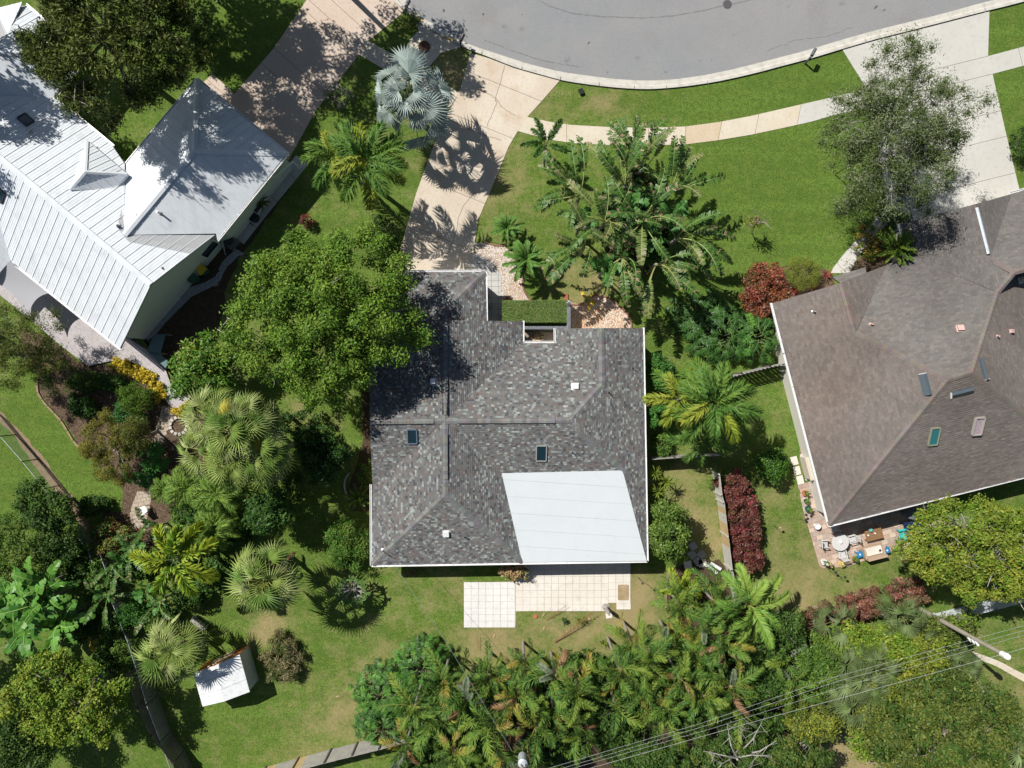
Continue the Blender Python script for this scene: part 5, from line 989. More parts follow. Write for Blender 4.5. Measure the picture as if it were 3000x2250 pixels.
bush('round_bush', 'rounded bright green bush inside the curve of the yellow hedge', 400, 1165, 2.0, 52, 46, 7000, .1, [(.075, .15, .012), (.10, .18, .015), (.06, .125, .012)], k=30, cr=.38, seed=70, irr=.04, shell=.8)
bush('bush', 'darker green bush just below the rounded bright bush', 375, 1215, 1.5, 50, 38, 3600, .13, [(.04, .13, .025), (.05, .15, .03)], k=16, cr=.38, seed=71)
tree('garden_tree', 'glossy bright green tree at the end of the curved deck', 597, 1082, 3.0, 104, 88, 1.2, 8500, .27, [(.08, .19, .02), (.11, .22, .025), (.06, .155, .018), (.16, .22, .02)], k=38, cr=.6, seed=72, r0=.12, irr=.16, asp=.36, mat=m_gloss)
bush('flowering_shrub', 'round green shrub at the left wall of the centre house', 1022, 1590, 2.2, 66, 80, 9500, .13, [(.06, .15, .02), (.08, .18, .022), (.045, .12, .018), (.13, .18, .03)], k=34, cr=.5, seed=73)
bush('shrub', 'small yellow-green shrub in the shade at the left wall', 1075, 1385, 1.4, 32, 42, 1500, .14, G_MID + G_YEL[:1], k=9, cr=.35, seed=74)
bush('variegated_shrub', 'yellowish variegated shrub with red flecks left of the small chair', 335, 1570, 1.6, 70, 75, 3800, .15, [(.16, .20, .03), (.10, .15, .03), (.05, .1, .02), (.26, .10, .05)], k=24, cr=.42, seed=75, irr=.25, inner=.4)
bush('bush', 'leafy bush over the fence right of the banana clump', 285, 1745, 1.8, 50, 60, 3000, .14, G_MID, k=14, cr=.42, seed=76)
bush('bush', 'deep green bush above the lower fan palm', 395, 1790, 1.8, 55, 45, 3600, .14, [(.035, .12, .018), (.05, .14, .02)], k=16, cr=.42, seed=77)
bush('bush', 'dark bush by the fence left of the lower fan palm', 375, 1900, 1.5, 40, 50, 2400, .14, G_MID, k=12, cr=.4, seed=78)
bush('bush', 'yellow-green bush just above the lower fan palm', 455, 1815, 1.6, 52, 38, 2600, .14, [(.12, .19, .02), (.08, .16, .02)], k=12, cr=.4, seed=79)
bush('dry_grass_clump', 'straw and green clump of tall grass right of the shed', 830, 1925, 1.0, 68, 74, 8000, .3, [(.30, .25, .13), (.15, .17, .05), (.09, .13, .03), (.22, .2, .1), (.12, .09, .06)], k=40, cr=.42, seed=80, asp=.12, up=.1, shell=.2)
bush('grey_shrub', 'small greyish shrub left of the silver palm', 990, 285, 1.8, 40, 42, 750, .17, [(.28, .26, .24), (.22, .21, .19), (.10, .12, .06)], k=16, cr=.25, seed=81, irr=.2)
bush('kerb_shrub', 'yellow-green shrub round the mailbox at the left driveway corner', 1198, 68, 1.0, 27, 34, 1700, .1, [(.16, .18, .02), (.08, .12, .02), (.05, .09, .02)], k=12, cr=.25, seed=82)
# strip right of the centre house
tree('garden_tree', 'oval glossy yellow-green tree at the right wall of the centre house', 1960, 1550, 2.9, 55, 102, 1.3, 9000, .17, [(.12, .19, .03), (.09, .16, .025), (.16, .23, .04), (.06, .12, .02)], k=46, cr=.45, seed=83, base=(1965, 1590), r0=.12, mat=m_gloss, asp=.6, irr=.08)
bush('shrub', 'bright green shrub at the wall above the soft palm', 1930, 1085, 2.0, 42, 52, 3200, .15, [(.05, .15, .025), (.07, .18, .03)], k=16, cr=.42, seed=84)
bush('shrub', 'round bright green shrub at the wall left of the soft palm', 1915, 1215, 2.4, 34, 40, 2600, .15, [(.06, .18, .03), (.08, .21, .035)], k=12, cr=.4, seed=85)
bush('shrub', 'low green shrub at the wall beside the fence end', 1935, 1300, 1.6, 34, 34, 1600, .14, G_MID, k=9, cr=.35, seed=86)
bush('round_bush', 'round dark glossy bush on the lawn left of the storage box', 2258, 1362, 1.9, 48, 58, 6000, .13, [(.05, .13, .015), (.04, .10, .013), (.09, .19, .02)], k=30, cr=.42, seed=87, irr=.04, mat=m_gloss, asp=.6, shell=.7)
bush('red_shrub', 'large copper red shrub at the corner of the brown roof', 2238, 852, 1.9, 66, 92, 9000, .17, [(.20, .062, .03), (.14, .045, .025), (.27, .10, .045), (.10, .075, .025), (.30, .07, .05)], k=44, cr=.45, seed=88, mat=m_gloss, irr=.08)
bush('clipped_ball', 'clipped olive green ball shrub beside the copper red shrub', 2350, 800, 1.7, 54, 48, 15000, .06, [(.17, .21, .03), (.14, .18, .028), (.21, .25, .035)], k=60, cr=.34, seed=89, irr=.02, inner=0, shell=.9, cat='clipped shrub')
bush('croton_bed', 'yellow and green crotons around the sago palm', 2560, 715, .9, 60, 55, 3200, .15, [(.10, .20, .02), (.35, .30, .04), (.07, .15, .02), (.20, .08, .03)], k=30, cr=.28, seed=90, irr=.2)
bush('shrub', 'dark green shrub above the sago palm at the garage corner', 2617, 650, 1.3, 48, 32, 2600, .12, [(.035, .08, .015), (.06, .11, .02)], k=14, cr=.35, seed=91)
bush('croton', 'pink and cream croton bush at the left end of the back patio', 1507, 1674, 1.2, 52, 24, 1700, .17, [(.45, .30, .16), (.38, .34, .10), (.32, .14, .08), (.14, .16, .04), (.55, .42, .28)], k=16, cr=.3, seed=92, mat=m_gloss, asp=.45)
bush('small_shrub', 'tiny orange-tinted plant in the shade at the back wall', 1205, 1678, .5, 14, 9, 130, .12, [(.3, .15, .06), (.12, .14, .04)], k=4, cr=.14, seed=93)
bush('shrub', 'dark shrub on the far right lawn edge', 2990, 420, 1.4, 30, 60, 2200, .13, G_DARK, k=14, cr=.35, seed=94)
# long hedges and beds: leaf masses along a line
def hedge(name, label, pts, wd, h, n, leaf, pal, seed, mat=None, asp=.5, cr=.3, cat='hedge', kpm=2.2, shell=.5):
    r = random.Random(seed); q = [P(*p) for p in pts]; cl = []; rr = []
    for a, b in zip(q[:-1], q[1:]):
        L = (b - a).length; m = max(1, int(L * kpm)); sd = Vector((-(b - a).y, (b - a).x, 0)).normalized()
        for i in range(m):
            for j in (-1, 0, 1): c = a.lerp(b, (i + r.random()) / m) + sd * (j * (wd / 2 - cr * .5) * r.uniform(.7, 1.05)); cl.append((c.x, c.y, h * r.uniform(.55, .8) * (1 if j == 0 else .85))); rr.append(cr * r.uniform(.7, 1.2))
    root = thing(name, label, cat, q[0]); s = MB()
    for i, c in enumerate(cl[::2]): s.tube([(c[0], c[1], 0), (c[0] + .05, c[1], c[2])], [.02, .01], 4)
    s.build('stems', m_bark, root); leafcloud('foliage', q[0], cl, rr, n, leaf, pal, root, mat, seed=seed, asp=asp, shell=shell); return root
hedge('yellow_hedge', 'low bright yellow hedge curving along the end of the grey deck', [(335, 1063), (375, 1075), (405, 1088), (440, 1108), (465, 1135), (478, 1160), (484, 1176)], .95, .6, 3800, .2, G_GOLD, 201, m_leaf, .4, .24, kpm=3)
hedge('yellow_bush', 'yellow bush below the tip of the curved deck', [(520, 1212), (545, 1200), (572, 1185)], .8, .6, 1300, .2, G_GOLD + [(.3, .3, .04)], 202, m_leaf, .3, .24, kpm=3)
hedge('red_hedge', 'tall dark red hedge beside the wooden side fence', [(2112, 1385), (2140, 1420), (2160, 1480), (2165, 1540), (2175, 1600), (2180, 1660)], 2.0, 1.9, 14000, .19, [(.11, .035, .028), (.075, .026, .022), (.15, .05, .04), (.10, .06, .03), (.24, .05, .055)], 203, m_gloss, .5, .42)
hedge('red_hedge', 'copper leaf hedge running diagonally along the lower right lawn', [(2335, 1830), (2385, 1795), (2450, 1770), (2530, 1750), (2610, 1725), (2680, 1712)], 1.9, 1.9, 15000, .2, [(.16, .07, .04), (.11, .05, .03), (.22, .09, .06), (.08, .08, .03), (.30, .12, .10)], 204, m_gloss, .5, .36)
hedge('low_hedge', 'brown twiggy low hedge below the broad yellow-green tree', [(2590, 1735), (2640, 1712), (2690, 1700)], .9, .7, 2200, .1, [(.14, .09, .06), (.10, .07, .05), (.09, .10, .04)], 205, m_leaf, .3, .25)
# box hedge beside the front door
hx0, hy0 = P(1471, 886).xy; hx1, hy1 = P(1658, 949).xy; hh = 1.25
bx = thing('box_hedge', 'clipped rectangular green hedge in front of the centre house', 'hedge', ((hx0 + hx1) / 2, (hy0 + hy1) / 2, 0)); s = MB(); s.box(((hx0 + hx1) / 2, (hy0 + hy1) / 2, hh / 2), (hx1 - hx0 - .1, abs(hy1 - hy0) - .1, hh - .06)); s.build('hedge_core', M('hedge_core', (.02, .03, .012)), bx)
r = np.random.default_rng(9); n = 26000; f = r.random(n); p = np.empty((n, 3)); p[:, 0] = r.uniform(hx0, hx1, n); p[:, 1] = r.uniform(hy1, hy0, n); p[:, 2] = hh + .03 * np.sin(p[:, 0] * 3) + r.normal(0, .02, n)
sd = f > .68; ed = r.integers(4, size=n); p[sd, 2] = r.uniform(0, hh, sd.sum()); p[sd & (ed == 0), 0] = hx0; p[sd & (ed == 1), 0] = hx1; p[sd & (ed == 2), 1] = hy0; p[sd & (ed == 3), 1] = hy1
nr = r.normal(size=(n, 3)) * .6 + np.array([0, 0, 1]); nr /= np.linalg.norm(nr, axis=1)[:, None]; t = np.cross(nr, r.normal(size=(n, 3))); t /= np.linalg.norm(t, axis=1)[:, None]; b = np.cross(nr, t); L_ = .085 * r.uniform(.6, 1.3, n)[:, None]
vs = np.stack([p - t * L_ / 2, p + b * L_ * .25, p + t * L_ / 2, p - b * L_ * .25], 1).reshape(-1, 3) - np.array(bx.location); hp = np.array([(.12, .22, .04), (.15, .25, .05), (.08, .155, .03), (.24, .23, .11)]); me = npmesh('foliage', vs, np.arange(4 * n).reshape(n, 4), m_leaf, hp[r.integers(4, size=n)] * r.uniform(.8, 1.2, n)[:, None]); link('foliage', me, bx)
# philodendron masses: every leaf a shaped blade
def leafmass(name, label, px, py, rx, ry, h, n, kinds, seed, cat='plant', group=None, stem=True, scale=(.7, 1.2), k=1):
    c = P(px, py, 0); root = thing(name, label, cat, c, group); r = random.Random(seed); ms = []
    for q, w_ in kinds: ms += LIB[q] * w_
    s = MB()
    for i in range(n):
        a = 2.39996 * i; t = math.sqrt((i + .5) / n); x = rx / 40 * .95 * t * math.cos(a) * r.uniform(.85, 1.1); y = ry / 40 * .95 * t * math.sin(a) * r.uniform(.85, 1.1); z = h * (1 - .55 * t * t) * r.uniform(.8, 1.05)
        o = bpy.data.objects.new('leaf', r.choice(ms)); COL.objects.link(o); o.parent = root; sc_ = r.uniform(*scale)
        o.matrix_local = Matrix.Translation((x * .9, y * .9, z)) @ Matrix.Rotation(a + r.uniform(-1.2, 1.2), 4, 'Z') @ Matrix.Rotation(.5 * t + r.uniform(-.3, .5), 4, 'Y') @ Matrix.Scale(sc_, 4)
        if i % 3 == 0: s.tube([(c.x + x * .5, c.y + y * .5, 0), (c.x + x * .9, c.y + y * .9, z)], [.02, .012], 4, False)
    s.build('stems', m_bark, root); return root
leafmass('philodendron', 'upper glossy dark green philodendron clump left of the back palms', 1245, 1930, 82, 72, 1.9, 200, [('phild', 3), ('phil', 2)], 301, scale=(.6, .95))
leafmass('philodendron', 'middle glossy philodendron clump left of the back palms', 1130, 2010, 92, 82, 2.0, 240, [('phild', 3), ('phil', 2)], 302, scale=(.6, .95))
leafmass('philodendron', 'lowest glossy philodendron clump above the wooden back fence', 1130, 2105, 80, 62, 1.8, 170, [('phild', 3), ('phil', 2)], 303, scale=(.6, .95))
leafmass('philodendron', 'dark leafy clump in shade between the paddle-leaf plants and the brown roof', 2110, 985, 95, 80, 1.6, 170, [('phild', 1)], 304)  # uses the leaf copy with shade in its colour
leafmass('philodendron', 'sunlit leafy clump just left of the brown roof eave', 2200, 990, 55, 70, 1.7, 110, [('phild', 2), ('phil', 1)], 305)
leafmass('low_plants', 'dark low plants in the deep shade right of the centre house', 2050, 930, 90, 60, 1.0, 80, [('phild', 1)], 306)
tree('garden_tree', 'dark dense tree in the shadow strip left of the centre house', 940, 1330, 3.2, 75, 85, 1.4, 9000, .2, [(.03, .08, .014), (.045, .105, .018), (.022, .06, .012)], k=34, cr=.6, seed=1201, r0=.13)  # dark foliage added to thicken the shadow on the lawn
tree('garden_tree', 'dark leafy tree between the fan palm group and the solitary fan palm', 790, 1500, 3.0, 70, 60, 1.2, 7500, .2, [(.03, .08, .014), (.045, .105, .018), (.06, .13, .02)], k=28, cr=.6, seed=1202, r0=.12)  # another dark crown added for the lawn's shade
# silver palm
palm('silver_palm', 'silver blue fan palm between the two driveways', 1198, 293, 4.5, [('silver', 1)], 40, 401, base=(1222, 345), r0=.24, r1=.2, tilt=(-.9, .95), scale=(.6, 1.4), lname='fan_leaf', roll=.7)
# two-trunk queen palm
palm('queen_palm', 'tall feathery queen palm over the lawn left of the centre driveway', 1085, 480, 6.6, [('queen', 3), ('queeny', 2)], 15, 402, base=(1122, 568), r0=.17, r1=.12, tilt=(-.55, .9), scale=(.85, 1.05), shaft=M('green_shaft', (.10, .16, .05), rough=.5))
palm('queen_palm', 'second queen palm crown left of the tall one, by the metal roof', 985, 470, 5.4, [('queeny', 3), ('queen', 1)], 11, 403, base=(1095, 565), r0=.13, r1=.09, tilt=(-.5, .9), scale=(.65, .85), bend=(.2, -.2))
palm('triangle_palm', 'dark green foxtail palm at the sidewalk by the centre driveway', 1599, 425, 2.6, [('fox', 1)], 8, 404, base=(1592, 492), r0=.12, r1=.08, tilt=(-.35, .6), shaft=MATS['green_shaft'])
palm('pygmy_palm', 'small bright palm at the lower end of the centre driveway', 1485, 672, 1.0, [('pygmy', 1)], 24, 405, tilt=(-.2, 1.1), r0=.1, r1=.09, scale=(.85, 1.1))
palm('pygmy_palm', 'small bright palm beside the white gravel bed', 1540, 765, 1.9, [('pygmy', 1)], 34, 406, base=(1555, 800), tilt=(-.3, 1.1), r0=.1, r1=.09, scale=(1.1, 1.4))
# giant bird-of-paradise clump: each stem its own plant
SP = [(1875, 440, 3.2, 13, 0.2, 'topmost paddle-leaf plant, its leaves over the sidewalk'), (1905, 500, 3.6, 9, .9, 'second paddle-leaf plant from the sidewalk'), (1725, 575, 3.4, 12, 2.6, 'leftmost paddle-leaf plant of the clump, by the lawn'),
      (1860, 545, 4.4, 10, 1.5, 'upper middle paddle-leaf plant of the clump'), (1990, 565, 3.6, 11, .3, 'right upper paddle-leaf plant reaching over the right lawn'), (1800, 650, 4.4, 12, 3.0, 'tall central paddle-leaf plant of the clump'),
      (1910, 650, 4.4, 12, .4, 'central right paddle-leaf plant of the clump'), (1740, 720, 3.2, 11, 3.4, 'lower left paddle-leaf plant beside the white gravel bed'), (2010, 700, 3.6, 11, 5.9, 'lower right paddle-leaf plant casting shadow on the lawn'),
      (1850, 755, 3.8, 12, 4.6, 'lower middle paddle-leaf plant above the orange gravel'), (1950, 775, 3.4, 10, 5.2, 'lowest paddle-leaf plant toward the deep shade')]
for i, (px, py, z, n, az, lab) in enumerate(SP):
    px -= 28; z += .4
    palm('bird_of_paradise', lab, px, py, z - .6, [('strel', 3), ('strely', 2)] if i != 0 else [('strel', 1)], n, 420 + i, r0=.16, r1=.12, tilt=(-.35, .8), scale=(.7, 1.15) if i else (.55, .75), lname='paddle_leaf', cat='plant', az0=az, roll=.5, bias=(A_(-(py - 660), px - 1860), .95) if i not in (5, 6) else None)
bush('undergrowth', 'dark tangled foliage at the heart of the giant paddle-leaf clump', 1860, 660, 3.6, 120, 140, 9000, .34, [(.035, .09, .018), (.05, .115, .02), (.028, .07, .014), (.10, .075, .04)], k=46, cr=.6, seed=449, low=0)
for i, (px, py) in enumerate([(1830, 600), (1890, 700), (1770, 790), (1960, 640), (1700, 660)]):
    palm('bird_of_paradise', 'young broad paddle leaves low in the clump %s' % ['near its top', 'at its centre', 'at its lower left', 'at its right', 'at its left'][i], px, py, 3.0, [('strelb', 1)], 10, 440 + i, r0=.12, r1=.1, tilt=(-.1, .7), scale=(.8, 1.2), lname='paddle_leaf', cat='plant')
palm('young_plant', 'yellow leafed plant at the top of the right gravel bed', 1722, 880, .5, [('bananay', 2), ('strelb', 1)], 7, 450, r0=.05, r1=.04, tilt=(0, .8), scale=(.35, .5), lname='leaf', cat='plant')
# soft palm between the houses
palm('soft_palm', 'large feathery palm between the centre house and the right fence', 2088, 1180, 6.0, [('queen', 4), ('queeny', 1)], 17, 460, base=(2062, 1176), r0=.2, r1=.13, tilt=(-.55, .85), scale=(.86, 1.06))
palm('soft_palm', 'lower feathery palm crown touching the side fence end', 2050, 1285, 4.0, [('queen', 3), ('queeny', 1)], 10, 461, base=(2040, 1260), r0=.15, r1=.1, tilt=(-.45, .7), scale=(.62, .8))
palm('soft_palm', 'yellowish feathery palm crown near the centre house gutter', 1985, 1170, 4.4, [('queeny', 2), ('queen', 2)], 9, 462, base=(2000, 1180), r0=.14, r1=.1, tilt=(-.4, .8), scale=(.68, .85))
# dracaenas at the wall
for i, (px, py, n) in enumerate([(1918, 1385, 26), (1950, 1410, 26), (1925, 1440, 24)]):
    palm('dracaena', ['uppermost', 'rightmost', 'lowest'][i] + ' of three spiky yellow-green dracaenas at the right wall', px, py, 1.6, [('strap', 1)], n + 10, 465 + i, r0=.05, r1=.03, tilt=(-.3, 1.0), scale=(.9, 1.3), lname='strap_leaf', cat='plant', group=None)
palm('dracaena', 'small spiky plant beside the garage gutter', 1435, 900, .6, [('strap', 1)], 16, 468, r0=.04, r1=.03, tilt=(0, 1.0), scale=(.5, .7), lname='strap_leaf', cat='plant')
palm('dracaena', 'small spiky plant hidden in shade beside the garage gutter', 1428, 870, .5, [('strap', 1)], 12, 469, r0=.04, r1=.03, tilt=(0, 1.0), scale=(.5, .6), lname='strap_leaf', cat='plant')
palm('agave', 'spiky green agave rosettes at the back edge of the yard lawn, left', 1715, 1905, .3, [('strap', 1)], 30, 470, r0=.08, r1=.06, tilt=(-.1, 1.2), scale=(.8, 1.1), lname='strap_leaf', cat='plant')
palm('agave', 'spiky green agave rosette nearer the back patio', 1765, 1880, .3, [('strap', 1)], 26, 471, r0=.08, r1=.06, tilt=(-.1, 1.2), scale=(.7, 1.0), lname='strap_leaf', cat='plant')
palm('bromeliad', 'red bromeliad left of the front hedge end', 1487, 876, .15, [('strapr', 1)], 14, 472, r0=.04, r1=.03, tilt=(0, 1.0), scale=(.7, .9), lname='strap_leaf', cat='plant')
for i, (px, py, w_) in enumerate([(2322, 850, 'left'), (2378, 835, 'middle'), (2418, 805, 'right')]): palm('bromeliad', w_ + ' red bromeliad below the clipped ball shrub', px, py, .2, [('strapr', 1)], 14, 473 + i, r0=.04, r1=.03, tilt=(0, 1.0), scale=(1.0, 1.3), lname='strap_leaf', cat='plant')
palm('sago_palm', 'sago palm leaning over the corner of the brown roof', 2620, 728, 2.6, [('sago', 1)], 32, 480, base=(2600, 735), r0=.17, r1=.14, tilt=(-.35, 1.0), scale=(1.0, 1.25))
palm('sago_palm', 'small palm at the left wall of the centre house', 1052, 1458, 1.2, [('sago', 1)], 22, 481, r0=.12, r1=.1, tilt=(-.3, 1.0), scale=(.75, .95))
# fan palms, left
for i, (px, py, z, n, lab, sc_) in enumerate([(625, 1225, 7.0, 24, 'upper left crown of the fan palm group below the big tree', 1), (740, 1235, 7.2, 22, 'upper right crown of the fan palm group below the big tree', .95), (600, 1320, 5.6, 20, 'left crown of the fan palm group below the big tree', .9),
                                        (770, 1330, 7.2, 22, 'right crown of the fan palm group below the big tree', 1), (690, 1345, 7.2, 24, 'lower crown of the fan palm group below the big tree', 1), (690, 1260, 8.0, 24, 'central tallest crown of the fan palm group', 1),
                                        (780, 1695, 5.4, 60, 'solitary fan palm on the lower left lawn', 1.0), (505, 1905, 3.6, 34, 'yellowish fan palm above the white shed', .95)]):
    palm('fan_palm', lab, px, py, z, [('fan', 4), ('fany', 1)] if i in (7,) else [('fan', 7), ('fany', 1)] if i != 6 else [('fan', 1)], int(n * (1.5 if i < 6 else 1.0 if i != 6 else .7)), 500 + i, r0=.16, r1=.13, tilt=(-.95, 1.0), scale=(.9 * sc_ * (1.2 if i > 5 else 1), 1.2 * sc_ * (1.2 if i > 5 else 1)), lname='fan_leaf', roll=.8)
o_ = thing('dead_frond_skirt', 'brown dead fronds hanging behind the solitary fan palm', 'dead fronds', P(850, 1640, 0)); place_leaves(o_, LIB['dead'], 5, 1.2, 9, 'frond', (-.5, 0), (.5, .7))
for i, (px, py) in enumerate([(2448, 1822), (2640, 1800), (2670, 1845), (2625, 1825), (2480, 2010), (2530, 1990), (2500, 2060), (2560, 1950), (2810, 1950), (2780, 1930), (2975, 2200), (2460, 1960)]):
    palm('palmetto', ['pale palmetto poking out of the diagonal red hedge', 'left palmetto of the trio below the red hedge', 'right palmetto of the trio below the red hedge', 'lowest palmetto of the trio below the red hedge', 'left palmetto of the grey-green cluster under the wires', 'centre palmetto of the grey-green cluster under the wires', 'lower palmetto of the grey-green cluster under the wires',
         'upper right palmetto of the grey-green cluster', 'spiky palmetto beside the bright lawn and single wire', 'small palmetto with yellowed leaves next to the bright lawn', 'palmetto at the lower right picture edge', 'upper left palmetto of the grey-green cluster'][i], px, py, [3.2, 3.2, 2.6, 3.2, 4.6, 4.8, 4.8, 4.4, 3.0, 2.6, 3.8, 4.4][i], [('palmetto', 1)], [8, 8, 7, 6, 11, 12, 11, 10, 14, 8, 12, 8][i], 520 + i, r0=.1, r1=.09, tilt=(-.5, .9), scale=(1.0, 1.4) if i != 8 else (.8, 1.1), lname='fan_leaf', roll=.7)
# yellow bushy palm and soft low palms, left
palm('bushy_palm', 'golden green bushy palm in the lower left garden', 512, 1640, 5.2, [('adon', 1)], 9, 540, r0=.13, r1=.1, tilt=(-.5, .45), scale=(1.15, 1.35), shaft=MATS['green_shaft'], az0=1.0)
palm('soft_palm', 'fine-leaved green palm below the palmate bush', 555, 1425, 2.8, [('fine', 1)], 26, 541, r0=.09, r1=.07, tilt=(-.3, 1.0), scale=(.8, 1.0))
palm('soft_palm', 'fine-leaved green palm right of its twin, below the fan palm group', 650, 1440, 3.0, [('fine', 1)], 30, 542, r0=.09, r1=.07, tilt=(-.4, 1.0), scale=(.9, 1.2))
palm('soft_palm', 'smaller fine-leaved palm left of the two soft green palms', 490, 1435, 2.0, [('fine', 1)], 20, 543, r0=.08, r1=.06, tilt=(-.3, 1.0), scale=(.6, .75))
palm('soft_palm', 'low soft palm between the golden palm and the fan palm group', 640, 1540, 2.6, [('fine', 1)], 22, 544, r0=.08, r1=.06, tilt=(-.4, .9), scale=(.8, 1.05))
# palmate-leaved bush (papaya like)
pap = thing('papaya_plant', 'bright green plant with star shaped leaves in the left garden', 'plant', P(445, 1350, 0)); trunk(pap, P(445, 1350, 0), P(445, 1350, 1.9), .08, .05)
LIB['star'] = [fan_mesh('star_leaf', .45, .42, [(.05, .18, .035), (.065, .21, .04)], 600 + i, 7, 3.0, .7, .5, (.2, .3, .12), .2) for i in range(3)]
rr_ = random.Random(12)
for i in range(60):
    a = 2.39996 * i; t = math.sqrt((i + .5) / 60); o = bpy.data.objects.new('leaf', rr_.choice(LIB['star'])); COL.objects.link(o); o.parent = pap
    o.matrix_local = Matrix.Translation((1.15 * t * math.cos(a), 1.15 * t * math.sin(a), 2.1 - .9 * t * t + rr_.uniform(-.15, .15))) @ Matrix.Rotation(a + rr_.uniform(-.5, .5), 4, 'Z') @ Matrix.Rotation(.3 * t, 4, 'Y') @ Matrix.Scale(rr_.uniform(.8, 1.2), 4)
# bananas, far left
for i, (px, py, z, n, lab) in enumerate([(145, 1705, 2.6, 11, 'upper banana plant of the bright green clump at the left edge'), (185, 1815, 2.6, 12, 'right banana plant of the bright green clump'), (45, 1760, 2.4, 10, 'left banana plant at the picture edge'), (85, 1835, 2.3, 11, 'lower left banana plant of the clump'), (120, 1765, 3.2, 9, 'tallest banana plant in the middle of the clump'), (30, 1690, 2.0, 8, 'small banana plant at the left picture edge')]):
    palm('banana_plant', lab, px, py, z, [('banana', 1)], n, 560 + i, r0=.13, r1=.09, tilt=(-.2, .7), scale=(.9, 1.15), lname='banana_leaf', cat='banana plant', mat=None) if False else palm('banana_plant', lab, px, py, z, [('banana', 1)], n, 560 + i, r0=.13, r1=.09, tilt=(-.2, .7), scale=(.9, 1.15), lname='banana_leaf', cat='banana plant', roll=.5)
palm('banana_plant', 'short plant with fallen yellow leaves below the banana clump', 262, 1880, .8, [('bananay', 1)], 4, 567, r0=.1, r1=.08, tilt=(0, .3), scale=(.5, .65), lname='banana_leaf', cat='banana plant', az0=.2)
for i, (px, py, z, lab) in enumerate([(455, 1545, 1.6, 'dark paddle-leaf plant right of the white chair'), (585, 1530, 1.8, 'blue-green paddle-leaf plant above the golden palm'), (600, 1600, 1.8, 'blue-green paddle-leaf plant right of the golden palm'), (400, 1600, 1.6, 'paddle-leaf plant left of the golden palm'), (360, 1640, 1.7, 'wide paddle-leaf plant next to the chain link fence'),
                                      (430, 1720, 1.6, 'paddle-leaf plant under the golden palm'), (320, 1740, 1.5, 'paddle-leaf plant hanging over the chain link fence'), (470, 1760, 1.4, 'pale paddle-leaf plant below the golden palm')]):
    palm('paddle_plant', lab, px, py, z, [('strelb', 3), ('strel', 1)], 9, 570 + i, r0=.08, r1=.06, tilt=(-.1, .7), scale=(.6, .85), lname='paddle_leaf', cat='plant')
# frangipani
fr = thing('frangipani', 'sparse frangipani with thick pale branches behind the centre house', 'tree', P(1045, 1720, 0)); rr_ = random.Random(3); tips = []
s = MB(); b0 = P(1045, 1722, 0); b1 = b0 + Vector((0, .2, .9)); s.tube([b0, b1], [.09, .07], 8); s.build('trunk', MATS['pale_bark'], fr)
for k in range(9):
    a = 2 * math.pi * k / 9 + rr_.uniform(-.2, .2); m = b1 + Vector((math.cos(a) * .5, math.sin(a) * .4, .45)); e_ = m + Vector((math.cos(a) * .6, math.sin(a) * .5, .35)); s = MB(); s.tube([b1, m, e_], [.055, .045, .03], 6)
    for g in (-.6, .6): e2_ = m + Vector((math.cos(a + g) * .5, math.sin(a + g) * .5, .3)); s.tube([m, e2_], [.04, .025], 5); tips.append(e2_)
    s.build('limb', MATS['pale_bark'], fr); tips.append(e_)
LIB['frangi'] = [strap_mesh('oval_leaf', .34, .11, [(.07, .14, .03), (.10, .17, .04)], 700 + i, .3, -.4) for i in range(2)]
for t_ in tips:
    for k in range(5):
        o = bpy.data.objects.new('leaf', rr_.choice(LIB['frangi'])); COL.objects.link(o); o.parent = fr; o.matrix_local = Matrix.Translation(t_ - b0) @ Matrix.Rotation(rr_.uniform(0, 6.28), 4, 'Z')
for i, (px, py, rx, ry) in enumerate([(1270, 2090, 100, 110), (1430, 2080, 100, 120), (1590, 2050, 100, 110), (1870, 2010, 90, 110), (2030, 1960, 100, 110), (1700, 1960, 70, 60), (2130, 1860, 80, 70), (1330, 2215, 120, 50), (1620, 2190, 90, 60), (1800, 2160, 90, 70), (2030, 2090, 100, 60), (2200, 2100, 90, 55), (1235, 2215, 70, 45)]):
    bush('undergrowth', 'dark undergrowth beneath the back row of palms, ' + ['left end', 'left middle', 'centre left', 'middle of the right group', 'right part', 'between the groups', 'beside the coconut palm', 'bottom left', 'bottom centre', 'just above the three wires', 'under the wires near the bare branches', 'under the wires right of the bare branches', 'bottom left corner at the fence end'][i], px, py, 2.4, rx, ry, 6000, .24, G_DARK + G_MID[:1], k=34, cr=.55, seed=900 + i, low=0)
